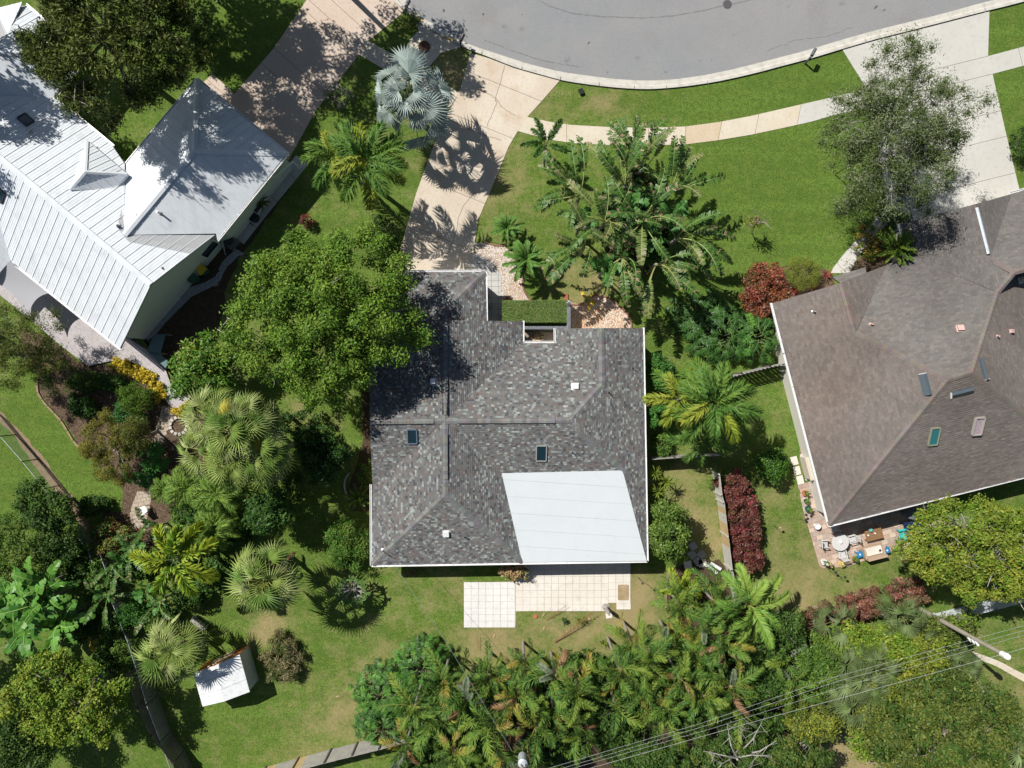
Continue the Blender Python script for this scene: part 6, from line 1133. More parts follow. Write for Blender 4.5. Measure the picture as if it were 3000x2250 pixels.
# the row of broad-fronded palms behind the centre house
BK = [(1190, 2180), (1215, 2070), (1300, 1990), (1290, 2120), (1370, 2050), (1330, 2200), (1430, 1975), (1445, 2120), (1480, 2215), (1520, 2040), (1535, 1935), (1570, 2130), (1625, 1985), (1620, 2075), (1690, 2010), (1700, 2130),
      (1850, 1875), (1815, 1960), (1905, 1930), (1880, 2040), (1965, 1870), (1995, 1990), (1940, 2080), (2030, 1920), (2065, 1835), (2060, 2040), (1990, 1770), (2120, 1900), (2140, 2010), (2090, 1760), (2300, 1930), (2320, 2000), (1800, 2060), (2170, 2080)]
words = ['lower left end', 'left end', 'upper left', 'left interior', 'left middle', 'bottom left', 'top left centre', 'lower left centre', 'bottom beside the transformer', 'middle of the left group', 'top of the left group', 'lower middle of the left group', 'upper right of the left group', 'right of the left group', 'far right of the left group', 'bottom right of the left group',
         'top of the right group near the stone fountain', 'left of the right group', 'upper middle of the right group', 'lower left of the right group', 'upper right of the right group', 'centre of the right group', 'bottom of the right group', 'right of centre in the right group', 'top right beside the soil bed', 'lower centre of the right group', 'leaning over the curved timber edging', 'right side above the dark trees', 'right side near the wires', 'under the bright coconut palm', 'left of the bright shrubs under the wires', 'lowest left of the bright shrubs', 'gap between the two groups', 'bottom of the right group touching the wires']
for i, (px, py) in enumerate(BK):
    z = 3.4 + (i * 37 % 10) / 10 * 2.4; kinds = [('coco', 5), ('cocoy', 1)] + ([('dead', 1)] if i % 3 == 0 else []) if i % 4 else [('coco', 3), ('cocoy', 1), ('grey', 2), ('dead', 1)]
    if i >= 30: kinds = [('coco', 2), ('grey', 3)]
    palm('broad_palm', 'broad-fronded palm of the back row, ' + words[i], px, py, z, kinds, (13 + i % 5) if i < 30 else 9, 800 + i, r0=.10, r1=.08, tilt=(-.65, 1.0), scale=(.5, 1.0), roll=1.1, group='palms in the row behind the centre house', az0=i * 1.3)
palm('coconut_palm', 'bright green coconut palm over the lower end of the side fence', 2190, 1770, 4.4, [('bright', 1)], 13, 850, base=(2170, 1735), r0=.18, r1=.13, tilt=(-.4, .8), scale=(.78, 1.0), roll=.5)
palm('young_palm', 'young palm with bright fronds near the curved timber edging', 1990, 1720, 1.8, [('adon', 1), ('coco', 1)], 14, 851, r0=.1, r1=.08, tilt=(-.2, 1.0), scale=(.5, .75))
palm('potted_plant_clump', 'leafy small plant on the lawn left of the stone fountain', 1697, 1815, .3, [('strap', 1)], 30, 852, r0=.04, r1=.03, tilt=(-.1, 1.0), scale=(.7, .9), lname='strap_leaf', cat='plant')
# ------------------------------------------------------------ fences, poles, furniture, small things
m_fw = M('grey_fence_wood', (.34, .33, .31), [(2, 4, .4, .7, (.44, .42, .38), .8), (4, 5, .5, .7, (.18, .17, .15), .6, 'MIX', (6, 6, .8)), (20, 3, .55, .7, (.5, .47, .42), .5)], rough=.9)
m_fy = M('new_fence_wood', (.50, .38, .20), [(3, 4, .4, .7, (.42, .30, .15), .8)], rough=.9)
m_wf = M('white_vinyl', (.62, .66, .70), rough=.45)
def plank_fence(name, label, pts, h, side, mat=None, boardw=.14, post=2.4, rails=3, newb=(), gapb=.012, alt=False):
    """boards on one side, posts and rails on the side named by the plan vector 'side'"""
    q = [P(*p) for p in pts]; root = thing(name, label, 'fence', q[0]); mat = mat or m_fw; nb = 0
    for a, b in zip(q[:-1], q[1:]):
        d = b - a; L = d.length; ang = A_(d.y, d.x); o = Vector((-d.y, d.x, 0)).normalized()
        if o.x * side[0] + o.y * side[1] < 0: o = -o
        m = int(L / boardw)
        for k in range(m):
            c = a.lerp(b, (k + .5) / m); hh = h + R.uniform(-.02, .02); s = MB(); f = -1 if not (alt and k % 2) else 1; s.box((c.x - o.x * .03 * f, c.y - o.y * .03 * f, hh / 2 + .02), (L / m - gapb, .022, hh), ang); s.build('board', m_fy if any(x <= nb < y for x, y in newb) else mat, root); nb += 1
        for z in [.35 + (h - .6) * k / (rails - 1) for k in range(rails)]: s = MB(); c = (a + b) / 2; s.box((c.x + o.x * .012, c.y + o.y * .012, z), (L, .05, .09), ang); s.build('rail', mat, root)
        n = max(1, round(L / post))
        for k in range(n + 1): c = a.lerp(b, k / n); s = MB(); s.box((c.x + o.x * .075, c.y + o.y * .075, h / 2), (.1, .1, h + .04), ang); s.build('post', M('dark_post', (.13, .12, .105)) if mat is m_fw else mat, root)
    return root
plank_fence('wooden_fence', 'weathered board fence with rails at the bottom of the back yard', [(700, 2270), (781, 2248), (971, 2196), (1125, 2158), (1210, 2135)], 1.85, (0, 1), newb=((0, 20), (30, 36)))
plank_fence('wooden_fence', 'dark shaded board fence right of the lower left chain link fence', [(405, 1950), (440, 2040), (480, 2120), (540, 2200), (580, 2290)], 1.8, (1, 0), mat=M('dark_fence_wood', (.13, .12, .095), [(2, 4, .4, .7, (.18, .16, .13), .8)], rough=.9))  # wood coloured dark to carry the shade on this face
plank_fence('wooden_fence', 'wooden side fence with yellow new boards beside the red hedge', [(2088, 1380), (2095, 1440), (2101, 1461), (2124, 1651), (2135, 1690), (2150, 1760)], 1.8, (-1, 0), newb=((16, 19), (24, 36)), mat=M('light_fence_wood', (.48, .46, .42), [(2, 4, .4, .7, (.56, .54, .5), .8), (20, 3, .55, .7, (.32, .30, .27), .5)], rough=.9))
plank_fence('wooden_fence', 'short board fence between the centre house and the side fence', [(1896, 1340), (1960, 1335), (2092, 1328)], 1.8, (0, 1))
plank_fence('wooden_fence', 'shadowbox fence joining the brown-roofed house wall', [(2095, 1112), (2150, 1097), (2230, 1077), (2312, 1060)], 1.8, (0, 1), alt=True)
plank_fence('white_fence', 'white vinyl fence in the shade of the broad yellow-green tree', [(2735, 1800), (2870, 1765), (3010, 1728)], 1.7, (0, 1), mat=m_wf, rails=2)
m_mesh = M('chain_wire', (.42, .46, .45), rough=.4, metal=.5)
def chain_fence(label, pts, h, cell=.11, every=3.0):
    q = [P(*p) for p in pts]; root = thing('chain_link_fence', label, 'fence', (q[0].x, q[0].y, 0)); q = [Vector((p.x, p.y, 0)) for p in q]
    s = MB()
    for a, b in zip(q[:-1], q[1:]): s.tube([a + Vector((0, 0, h)), b + Vector((0, 0, h))], .022, 6)
    s.build('top_rail', MATS['bright_galvanised'], root); w_ = MB()
    for a, b in zip(q[:-1], q[1:]):
        d = b - a; L = d.length; d.normalize(); n = max(1, round(L / every))
        for k in range(n + 1): p = a + d * L * k / n; s = MB(); s.tube([p, p + Vector((0, 0, h + .05))], .035, 6); s.build('post', MATS['galvanised'], root)
        x = -h
        while x < L:
            for sg in (1, -1):
                x0, x1 = (x, x + h) if sg > 0 else (x + h, x); z0, z1 = 0, h
                lo, hi = min(x0, x1), max(x0, x1); 
                def pt(xx): t = (xx - x0) / (x1 - x0); return a + d * xx + Vector((0, 0, h * t))
                A1, B1 = max(0, lo), min(L, hi)
                if B1 - A1 < .05: continue
                p, r2 = pt(A1), pt(B1); o = Vector((-d.y, d.x, 0)) * .004; u = Vector((0, 0, .004)); w_.add([p - o - u, p + o - u, p + u, r2 - o - u, r2 + o - u, r2 + u], [(0, 3, 4, 1), (1, 4, 5, 2), (2, 5, 3, 0)])
            x += cell
    w_.build('mesh', m_mesh, root, kind='stuff')
def base_of(px, py, h): p = P(px, py, h); return (1500 + p.x * 40, 1125 - p.y * 40)
chain_fence('chain link fence along the upper left lawn', [base_of(-60, 1205, 1.5), base_of(0, 1278, 1.5), base_of(65, 1352, 1.5), base_of(130, 1432, 1.5), base_of(203, 1536, 1.5)], 1.5)
chain_fence('chain link fence running down the lower left past the shed', [base_of(203, 1536, 1.5), base_of(258, 1617, 1.5), base_of(285, 1685, 1.5), base_of(330, 1770, 1.5), base_of(375, 1884, 1.5), base_of(402, 1970, 1.5), base_of(429, 2065, 1.5), base_of(470, 2173, 1.5), base_of(505, 2270, 1.5)], 1.5)
chain_fence('second short chain link fence in the lower left garden', [base_of(290, 1615, 1.5), base_of(312, 1680, 1.5)], 1.5)
# power poles and wires
m_pole = M('pole_wood', (.36, .33, .27), [(3, 4, .4, .7, (.27, .24, .19), .8)], rough=.9)
def pole(label, base, h, top=None):
    b = P(*base); root = thing('utility_pole', label, 'power pole', b); t = P(*top, h) if top else Vector((b.x, b.y, h)); s = MB(); s.tube([b, t], [.17, .12], 10); s.build('shaft', m_pole, root); return root, b, t
hp_ = 9.0
r1, b1_, t1_ = pole('tall grey wooden power pole leaning at the lower right', (2684, 1778), hp_, (2935, 1915))
s = MB(); s.lathe(t1_, [(.13, 0), (.19, .02), (.2, .45), (.16, .55), (0, .58)], 12); s.build('pole_cap', m_alu, r1)
for dz in (2.9, 2.55, 2.2): s = MB(); q = b1_.lerp(t1_, 1 - dz / hp_); s.box((q.x - .05, q.y - .2, q.z), (.12, .3, .12), .6); s.build('bracket', m_alu, r1)
r2, b2_, t2_ = pole('wooden power pole with a grey transformer at the bottom edge', (1520, 2120), 7.6, (1532, 2262))
s = MB(); q = P(1531, 2226, 6.6); s.lathe(q - Vector((0, 0, .5)), [(.0, 0), (.27, .02), (.28, .1), (.28, .85), (.30, .87), (.30, .95), (.2, 1.02), (0, 1.04)], 14); tr = s.build('transformer', m_gal, r2)
for dx in (-.12, .12): s = MB(); s.lathe(q + Vector((dx, 0, .53)), [(.05, 0), (.06, .06), (.04, .1), (.06, .15), (.03, .22), (0, .23)], 8); s.build('bushing', M('porcelain', (.4, .38, .36), rough=.3), tr)
m_wire = M('wire_metal', (.45, .46, .47), rough=.5)
def wire(label, pts, r=.016, sagz=0, mat=None):
    q = [P(*p) for p in pts]; s = MB(); out = []
    for a, b in zip(q[:-1], q[1:]):
        for k in range(8): t = k / 8; out.append(a.lerp(b, t) - Vector((0, 0, sagz * 4 * t * (1 - t))))
    out.append(q[-1]); s.tube(out, r, 5); s.build('power_line', mat or m_wire, None, label, 'cable')
wire('topmost single power line running to the tip of the tall pole', [(1690, 2262, 8.8), (2200, 2117, 8.9), (2516, 2031, 8.9), (2938, 1917, 9.05), (3060, 1882, 9)], .008)
wire('upper of three close power lines below the bottom palms', [(1590, 2246, 7.2), (1570, 2262, 7.2), (2055, 2119, 6.9), (2440, 1985, 6.7), (2851, 1873, 6.6), (3040, 1822, 6.6)][1:], .0065)
wire('middle of three close power lines below the bottom palms', [(1600, 2265, 7.0), (2075, 2124, 6.7), (2450, 1997, 6.5), (2862, 1885, 6.4), (3040, 1836, 6.4)], .0065)
wire('lower of three close power lines below the bottom palms', [(1640, 2262, 6.8), (2100, 2130, 6.5), (2460, 2015, 6.3), (2872, 1896, 6.2), (3040, 1850, 6.2)], .006)
wire('thin house service cable crossing the back lawn', [(1126, 1611, 3.6), (1185, 1700, 4.2), (1300, 1870, 5.4), (1500, 2200, 6.9)], .011, 0, M('service_cable', (.20, .21, .21), rough=.6))
# mailboxes
def mailbox(label, px, py, ang, mat, bp=None):
    b = P(px, py); root = thing('mailbox', label, 'mailbox', b); s = MB(); s.box((b.x, b.y, .55), (.1, .1, 1.1)); s.build('post', mat, root); d = Vector((math.cos(ang), math.sin(ang), 0)); s = MB(); s.box(b + d * .2 + Vector((0, 0, .98)), (.55, .06, .06), ang); s.build('arm', mat, root)
    c = b + d * .3 + Vector((0, 0, 1.03)); sd = Vector((-d.y, d.x, 0)); prof = [(-.11, 0), (.11, 0)] + [(.11 * math.cos(t), .13 + .1 * math.sin(t)) for t in [math.pi * k / 8 for k in range(9)]]; s = MB(); n = len(prof)
    A = [c - d * .26 + sd * x + Vector((0, 0, z)) for x, z in prof]; B = [c + d * .26 + sd * x + Vector((0, 0, z)) for x, z in prof]; s.add(A + B, [tuple(range(n))[::-1], tuple(range(n, 2 * n))] + [(i, (i + 1) % n, (i + 1) % n + n, i + n) for i in range(n)]); bx = s.build('box', mat, root)
    s = MB(); s.box(c + sd * .13 + Vector((0, 0, .2)), (.12, .012, .05), ang); s.build('flag', M('red_flag', (.4, .03, .02)), bx); s = MB(); s.box(c + d * .268 + Vector((0, 0, .12)), (.015, .19, .2), ang); s.build('door', mat, bx)
mailbox('dark mailbox between the two left driveways at the kerb', 1352, 144, math.radians(65), m_dark); mailbox('dark mailbox standing in the yellow-green kerb shrub', 1195, 46, math.radians(60), M('grey_metal_paint', (.12, .13, .14), rough=.5)); mailbox('dark mailbox on a crooked post beside the right lawn kerb', 2358, 186, math.radians(62), MATS['slate_metal'])
s = MB(); s.box(P(1703, 268, .09), (.32, .42, .18), .4); s.box(P(1703, 268, .19), (.27, .37, .02), .4); s.build('utility_box', M('black_plastic', (.012, .014, .012), rough=.6), None, 'small black utility box in the front lawn strip', 'utility box')
# lamp post on the right lawn
b = P(2446, 512); lp = thing('lamp_post', 'thin dark lamp post in the shade of the wispy tree', 'lamp post', b); s = MB(); s.tube([b, b + Vector((0, 0, 2.1))], .035, 8); s.build('post', m_dark, lp); s = MB(); s.lathe(b + Vector((0, 0, 2.1)), [(.05, 0), (.12, .04), (.15, .28), (.17, .3), (.04, .42), (0, .46)], 10); s.build('lantern', MATS['galvanised'], lp)
# shed
sc1 = P(580, 1915, 2.3)
def shed():
    """white metal shed: gable ends faced with orange at the upper side"""
    root = thing('garden_shed', 'small white metal shed with an orange gable in the lower left yard', 'shed', P(680, 1975, 0)); e_z, r_z = 1.75, 2.15
    # eave / ridge corners from their places: ridge runs from the orange end to the bottom end
    A = P(595, 1952, e_z); B = P(597, 2070, e_z); 
    A, B = P(566, 1970, e_z), P(594, 2070, e_z); C, D = P(700, 1917, r_z), P(732, 2026, r_z); M1, M2 = P(634, 1946, r_z), P(661, 2050, r_z)
    # footprint
    a = P(586, 1955, 0); L = (B - A); L.z = 0; wv = (C - A); wv.z = 0
    A, B, C, D = P(566, 1971, 1.9), P(594, 2070, 1.9), P(702, 1917, 1.9), P(732, 2027, 1.9); M1 = (A + C) / 2 + Vector((0, 0, .35)); M2 = (B + D) / 2 + Vector((0, 0, .35))
    O, X1 = P(726, 1893, 1.9), P(756, 1990, 1.9)
    def panel(q, nm, mat, lift=.02, par=None, n=3):
        for k in range(n):
            t0, t1 = k / n + .004, (k + 1) / n - .004; p = [q[0].lerp(q[1], t0), q[0].lerp(q[1], t1), q[3].lerp(q[2], t1), q[3].lerp(q[2], t0)]; s = MB(); u = Vector((0, 0, lift)); s.add([x + u for x in p] + [x - Vector((0, 0, .02)) for x in p], [(0, 1, 2, 3), (7, 6, 5, 4), (0, 4, 5, 1), (1, 5, 6, 2), (2, 6, 7, 3), (3, 7, 4, 0)]); s.build(nm, mat, par or root)
    mw = M('shed_white', (.72, .74, .75), [(2, 4, .4, .7, (.66, .68, .69), .6), (3, 5, .5, .7, (.45, .48, .46), .7, 'MIX', (1, 4, 1), .35)], rough=.45); m2 = M('shed_side', (.55, .58, .54), [(3, 4, .4, .7, (.42, .45, .42), .7)], rough=.6); mo = M('orange_paint', (.52, .13, .03), [(5, 4, .45, .7, (.60, .38, .22), .7)], rough=.7)
    rf = MB(); d = [A, B, D, C]
    panel([A, B, M2, M1], 'roof_panel', mw); panel([M1, M2, D, C], 'roof_panel', mw)
    ins = .08; g = lambda p, q: p.lerp(q, .04)
    cen = (A + B + C + D) / 4
    def w4(p): v_ = p.lerp(cen, .05); return Vector((v_.x, v_.y, 0))
    a0, b0, c0, d0 = w4(A), w4(B), w4(C), w4(D); hh = 1.86
    for (p, q, m_, nm) in ((a0, c0, mo, 'wall'), (c0, d0, m2, 'wall'), (b0, d0, m2, 'wall'), (a0, b0, m2, 'wall')):
        s = MB(); c = (p + q) / 2; dd = q - p; s.box((c.x, c.y, hh / 2), (dd.length, .05, hh), A_(dd.y, dd.x)); s.build(nm, m_, root)
    for (p, q, t_, m_) in ((a0, c0, M1, mo), (b0, d0, M2, m2)):
        s = MB(); z = Vector((0, 0, hh)); n_ = Vector(((q - p).y, -(q - p).x, 0)).normalized() * .025; tt = Vector((((p + q) / 2).x, ((p + q) / 2).y, hh + .28)); s.add([p + z + n_, q + z + n_, tt + n_, p + z - n_, q + z - n_, tt - n_], [(0, 1, 2), (5, 4, 3), (0, 2, 5, 3), (1, 4, 5, 2)]); s.build('gable', m_, root)
    # door on the orange side, standing a little proud
    dd = (c0 - a0); n_ = Vector((-dd.y, dd.x, 0)).normalized(); 
    if n_.y < 0: n_ = -n_
    for t in (.38, .62): c = a0.lerp(c0, t) + n_ * .045; s = MB(); s.box((c.x, c.y, .88), (dd.length * .22, .03, 1.7), A_(dd.y, dd.x)); dr = s.build('door', M('shed_tan', (.55, .42, .28), rough=.7), root); s = MB(); s.box((c.x + n_.x * .03, c.y + n_.y * .03, .9), (.03, .03, .2)); s.build('handle', m_dark, dr)
shed()
# wheeled bin with a yellow lid
m_bg = M('bin_green', (.03, .12, .07), rough=.5); m_by = M('bin_yellow', (.60, .42, .03), rough=.45)
def wbin(label, px, py, ang, body, lid):
    b = P(px, py); root = thing('wheeled_bin', label, 'rubbish bin', b); rot = Matrix.Rotation(ang, 3, 'Z'); s = MB(); vs_ = []
    for w2, z in ((.22, .05), (.30, 1.0)): vs_ += [b + rot @ Vector((x * w2, y * w2, z)) for x, y in ((-1, -1), (1, -1), (1, 1), (-1, 1))]
    s.add(vs_, [(3, 2, 1, 0), (4, 5, 6, 7)] + [(i, (i + 1) % 4, (i + 1) % 4 + 4, i + 4) for i in range(4)]); s.build('body', body, root); s = MB(); s.box(b + Vector((0, 0, 1.04)), (.66, .66, .06), ang); s.box(b + Vector((0, 0, 1.08)), (.5, .5, .03), ang); s.build('lid', lid, root)
    for k in (-1, 1): s = MB(); q = b + rot @ Vector((k * .24, .26, .1)); ax = rot @ Vector((.03, 0, 0)); s.tube([q - ax, q + ax], .1, 12); s.build('wheel', m_dark, root)
    s = MB(); q = b + rot @ Vector((0, .33, 1.0)); s.box(q, (.5, .04, .04), ang); s.build('handle', body, root)
wbin('recycling bin with a yellow lid against the shaded white wall', 607, 795, math.radians(45), m_bg, m_by); wbin('all green bin left of the yellow-lidded bin', 578, 818, math.radians(45), m_bg, m_bg)
# wall with its coping beside the front hedge, alcove
b0, b1 = P(1661, 888), P(1662, 966); wl = thing('garden_wall', 'low dark-topped wall at the right end of the front hedge', 'wall', b0); s = MB(); c = (b0 + b1) / 2; s.box((c.x, c.y, .7), (.2, (b0 - b1).length, 1.4)); s.build('wall_body', m_white, wl); s = MB(); s.box((c.x, c.y - .2, 1.425), (.26, (b0 - b1).length - .4, .05)); s.build('coping', M('slate_coping', (.13, .14, .16), [(8, 4, .45, .7, (.25, .27, .3), .7)], rough=.7), wl); s = MB(); s.box((c.x, b0.y - .15, 1.45), (.26, .32, .08)); s.build('cap', m_white, wl)
s = MB(); s.box(P(1659, 874, .05), (.26, .65, .1)); s.build('brick_step', M('red_brick', (.35, .11, .06), [(8, 3, .4, .7, (.28, .09, .05), .7)], rough=.9), None, 'red brick strip above the end of the front hedge', 'brick strip')
b0, b1 = P(1532, 966), P(1662, 964); s = MB(); c = (b0 + b1) / 2; s.box((c.x, c.y, .75), ((b1 - b0).length, .22, 1.5)); lw = s.build('planter_wall', MATS['slate_coping'], None, 'speckled dark stone ledge behind the front hedge', 'ledge')
sheet('gravel_bed', 'tan gravel inside the small roof alcove', [(1533, 972), (1627, 972), (1627, 1010), (1533, 1010)], m_grav, .03, (.3, .03)); pebbles('loose tan pebbles in the small roof alcove', [(1533, 972), (1627, 972), (1627, 1010), (1533, 1010)], 900, [(.62, .54, .44), (.5, .4, .3), (.7, .64, .55)], .03, .06, 6)
def pot(label, px, py, r, h, mat, plant=None, n=26, seed=1, pal=None, name='flower_pot', ph=.45, leaf=.13):
    b = P(px, py); root = thing(name, label, 'plant pot' if plant is not None else 'pot', b); s = MB(); s.lathe(b, [(r * .7, 0), (r * .95, h * .85), (r * 1.08, h * .86), (r * 1.08, h), (r * .92, h), (r * .9, h * .8), (0, h * .8)], 16); s.build('pot', mat, root)
    if plant is not None: cl = [(b.x + R.uniform(-r, r) * .7, b.y + R.uniform(-r, r) * .7, h + ph * R.uniform(.3, .8)) for k in range(7)]; leafcloud('foliage', b, cl, [r * .55] * 7, n, leaf, plant, root, seed=seed, shell=.3)
    return root
m_terra = M('terracotta', (.42, .15, .07), rough=.8); m_tan = M('tan_ceramic', (.45, .33, .2), rough=.6); m_gpot = M('green_glaze', (.02, .10, .08), rough=.25, spec=.6)
pot('round planter in the small roof alcove', 1577, 990, .34, .4, m_tan, [(.16, .13, .08)], 60, 4)
s = MB(); s.box(P(1537, 986, .25), (.5, .4, .5), .7); s.build('storage_crate', M('crate_brown', (.25, .2, .15)), None, 'small brown crate in the corner of the roof alcove', 'crate')
pot('upturned terracotta saucer on the back lawn', 1567, 1805, .15, .08, m_terra); 
bush('small_shrub', 'tiny dark plant on the lawn right of the terracotta saucer', 1653, 1818, .5, 9, 9, 160, .1, G_DARK, k=4, cr=.14, seed=95)
# back patio: mat, fountain
s = MB(); rr2 = pl((1812, 1714), (1840, 1714), (1840, 1757), (1812, 1757)); s.prism([tuple(q) for q in smoothp(rr2, 1)], .05, .06)
x0, y0 = P(1810, 1712).xy; x1, y1 = P(1842, 1758).xy; c_ = []
for (cx, cy, a0_) in ((x1 - .1, y0 - .1, 0), (x0 + .1, y0 - .1, 90), (x0 + .1, y1 + .1, 180), (x1 - .1, y1 + .1, 270)):
    for k in range(4): t = math.radians(a0_ + 30 * k); c_.append((cx + .1 * math.cos(t), cy + .1 * math.sin(t)))
s = MB(); s.prism(c_, .049, .062); s.build('mat', M('tan_mat', (.30, .22, .13), [(2, 4, .4, .7, (.40, .31, .2), .8)], rough=.9), None, 'rounded tan mat on the right end of the back patio', 'mat')
fb = P(1775, 1778); ft = thing('stone_statue', 'tall grey stone figure standing in a patio gap', 'statue', fb); m_st = M('stone', (.34, .32, .30), [(8, 4, .4, .7, (.22, .21, .2), .7)], rough=.9, bump=.3)
s = MB(); s.lathe(fb, [(.2, 0), (.2, .12), (.12, .18), (.10, .6), (.14, .75), (.17, 1.1), (.12, 1.35), (.06, 1.45), (.10, 1.55), (.09, 1.7), (0, 1.76)], 12, 1, .8); s.build('figure', m_st, ft); s = MB(); s.lathe(fb, [(.28, -.02), (.28, .05), (0, .05)], 12); s.build('base', m_st, ft)
s = MB(); s.box(P(1784, 1803, .03), (.45, .4, .06), .15); s.build('stepping_stone', m_t1, None, 'loose pale slab below the statue', 'paving stone')
sheet('gravel_bed', 'orange gravel square round the statue foot', [(1765, 1763), (1783, 1763), (1783, 1785), (1765, 1785)], m_grav2, .02, None)
b = P(1868, 1690); fl = thing('garden_stake', 'thin leaning dark stake on the grass right of the back patio', 'stake', b); s = MB(); s.tube([b, b + Vector((.02, .05, 1.75))], .018, 5); s.build('rod', m_dark, fl); s = MB(); s.lathe(b + Vector((.02, .05, 1.75)), [(.02, 0), (.08, .05), (.07, .12), (0, .18)], 8); s.build('finial', m_dark, fl)
def palm_litter(label, px, py, L, ang, mesh='litter', sc_=1.0):
    o = thing('fallen_frond', label, 'fallen frond', P(px, py, 0)); f = bpy.data.objects.new('frond', LIB[mesh][0]); COL.objects.link(f); f.parent = o; f.matrix_local = Matrix.Translation((0, 0, .12)) @ Matrix.Rotation(ang, 4, 'Z') @ Matrix.Rotation(-.2, 4, 'Y') @ Matrix.Scale(L / 2.3, 4) @ Matrix.Scale(.3, 4, (0, 0, 1))
palm_litter('long thin reddish fallen frond across the back lawn', 1625, 1880, 3.9, math.radians(42)); palm_litter('reddish fallen frond lying on the patio edge', 1600, 1815, 2.0, math.radians(40)); palm_litter('curled reddish frond on the lawn below the patio corner', 1405, 1905, 1.3, math.radians(100)); palm_litter('short fallen frond beside the palms left of the patio', 1445, 1925, 1.0, math.radians(130))
for i, (x, y) in enumerate([(1592, 1801), (1593, 1840), (1661, 1850), (1448, 1862), (1725, 1812), (990, 2040)]):
    s = MB(); a = R.uniform(0, 3); s.box(P(x, y, .03), (.28, .09, .04), a); s.box(P(x, y, .05) + Vector((.05, .02, 0)), (.16, .06, .03), a + .3); s.build('fallen_leaf', M('dry_leaf', (.42, .28, .18)), None, ['pale curled husk right of the terracotta saucer', 'brown curled leaf below the terracotta saucer', 'pale dry leaf on the grass near the small dark plant', 'pale dry leaf on the grass under the left patio', 'orange dry leaf right of the small leafy plant', 'pale dry leaf on the lawn near the philodendrons'][i], 'fallen leaf')
# stack of slabs in the tree shade, boards
for i, (x, y, a) in enumerate([(2030, 1600, .6), (2055, 1625, .6), (2028, 1625, .6), (2045, 1645, .6), (2015, 1655, .2), (2058, 1650, .1)]): s = MB(); s.box(P(x, y, .04), (.55, .55, .06), a); s.build('paving_slab', m_pav if i < 4 else m_t1, None, ['top slab of the loose paving in the shade of the oval tree', 'right slab of the loose paving in the tree shade', 'left slab of the loose paving in the tree shade', 'lower slab of the loose paving in the tree shade', 'slab lying apart left of the loose paving', 'sunlit slab below the loose paving'][i], 'paving slab')
for i, (x0_, y0_, x1_, y1_) in enumerate([(2072, 1655, 2100, 1680), (2082, 1650, 2112, 1668)]): a = P(x0_, y0_, .15); b = P(x1_, y1_, .15); s = MB(); c = (a + b) / 2; d = b - a; s.box(c, (d.length, .22, .1), A_(d.y, d.x)); s.build('timber_board', m_wst, None, ['left', 'right'][i] + ' pale board lying beside the side fence', 'board')
s = MB(); s.box(P(1977, 1700, .06), (.42, .22, .12), -.1); s.build('stone_block', m_tan, None, 'tan stone block on the dark soil bed', 'stone')
# storage box, stepping stones by the brown-roofed house
b = P(2366, 1365); a_ = math.radians(-75); bx = thing('storage_box', 'large cream storage box against the brown-roofed house', 'storage box', b); s = MB(); s.box(b + Vector((0, 0, .5)), (1.6, .85, 1.0), a_); s.build('body', M('cream_plastic', (.55, .50, .42), rough=.5), bx); s = MB(); s.box(b + Vector((0, 0, 1.04)), (1.7, .95, .08), a_); s.box(b + Vector((0, 0, 1.09)), (1.5, .75, .03), a_); s.build('lid', MATS['cream_plastic'], bx)
for i, (x, y) in enumerate([(2327, 1350), (2335, 1379), (2344, 1406)]): s = MB(); s.box(P(x, y, .03), (.62, .48, .06), math.radians(-76)); s.build('stepping_stone', m_t1, None, ['top', 'middle', 'bottom'][i] + ' of three stepping stones left of the storage box', 'stepping stone')
# right patio furniture
TW = M('whitewashed_teak', (.60, .59, .58), [(8, 4, .4, .7, (.48, .47, .46), .8, 'MIX', (1, 8, 1))], rough=.8); TK = M('brown_teak', (.22, .12, .06), [(3, 4, .4, .7, (.30, .18, .09), .8, 'MIX', (1, 8, 1))], rough=.7)
a_ = math.radians(16); tb = P(2448, 1582); t = thing('round_table', 'round whitewashed slatted table on the paver patio', 'table', tb)
circ = [(tb.x + .62 * math.cos(2 * math.pi * k / 40), tb.y + .62 * math.sin(2 * math.pi * k / 40)) for k in range(40)]
for q in strips(circ, a_, .095, .006): s = MB(); s.prism(q, .71, .735); s.build('slat', TW, t)
for k in range(4): s = MB(); an = a_ + math.pi / 4 + k * math.pi / 2; s.tube([tb + Vector((.5 * math.cos(an), .5 * math.sin(an), 0)), tb + Vector((.3 * math.cos(an), .3 * math.sin(an), .7))], .03, 6); s.build('leg', TW, t)
s = MB(); s.lathe(tb, [(.10, .6), (.12, .70), (.0, .70)], 8); s.build('hub', TW, t)
s = MB(); s.lathe(tb + Vector((0, .02, .735)), [(.1, 0), (.11, .1), (.08, .12), (0, .12)], 12); s.build('bowl', m_alu, None, 'small white bowl at the centre of the round table', 'bowl')
def chair(label, px, py, ang, mat=TW):
    b = P(px, py); root = thing('garden_chair', label, 'chair', b, 'chairs around the round table'); rot = Matrix.Rotation(ang, 3, 'Z')
    def bb(x, y, z, sx, sy, sz, nm, tilt=0): s = MB(); s.box(b + rot @ Vector((x, y, z)), (sx, sy, sz), m=rot @ Matrix.Rotation(tilt, 3, 'Y')); return s.build(nm, mat, root)
    for k in range(6): bb(0, -.22 + k * .088, .43, .48, .07, .025, 'seat_slat')
    for k in range(7): bb(-.30, -.21 + k * .07, .70, .022, .04, .52, 'back_slat', -.25)
    bb(-.37, 0, .97, .04, .52, .06, 'top_rail', -.25); bb(-.24, 0, .46, .04, .52, .05, 'lower_rail')
    for y in (-.26, .26): bb(.22, y, .32, .05, .05, .64, 'leg'); bb(-.24, y, .24, .05, .05, .48, 'leg'); bb(0, y, .65, .52, .06, .03, 'arm')
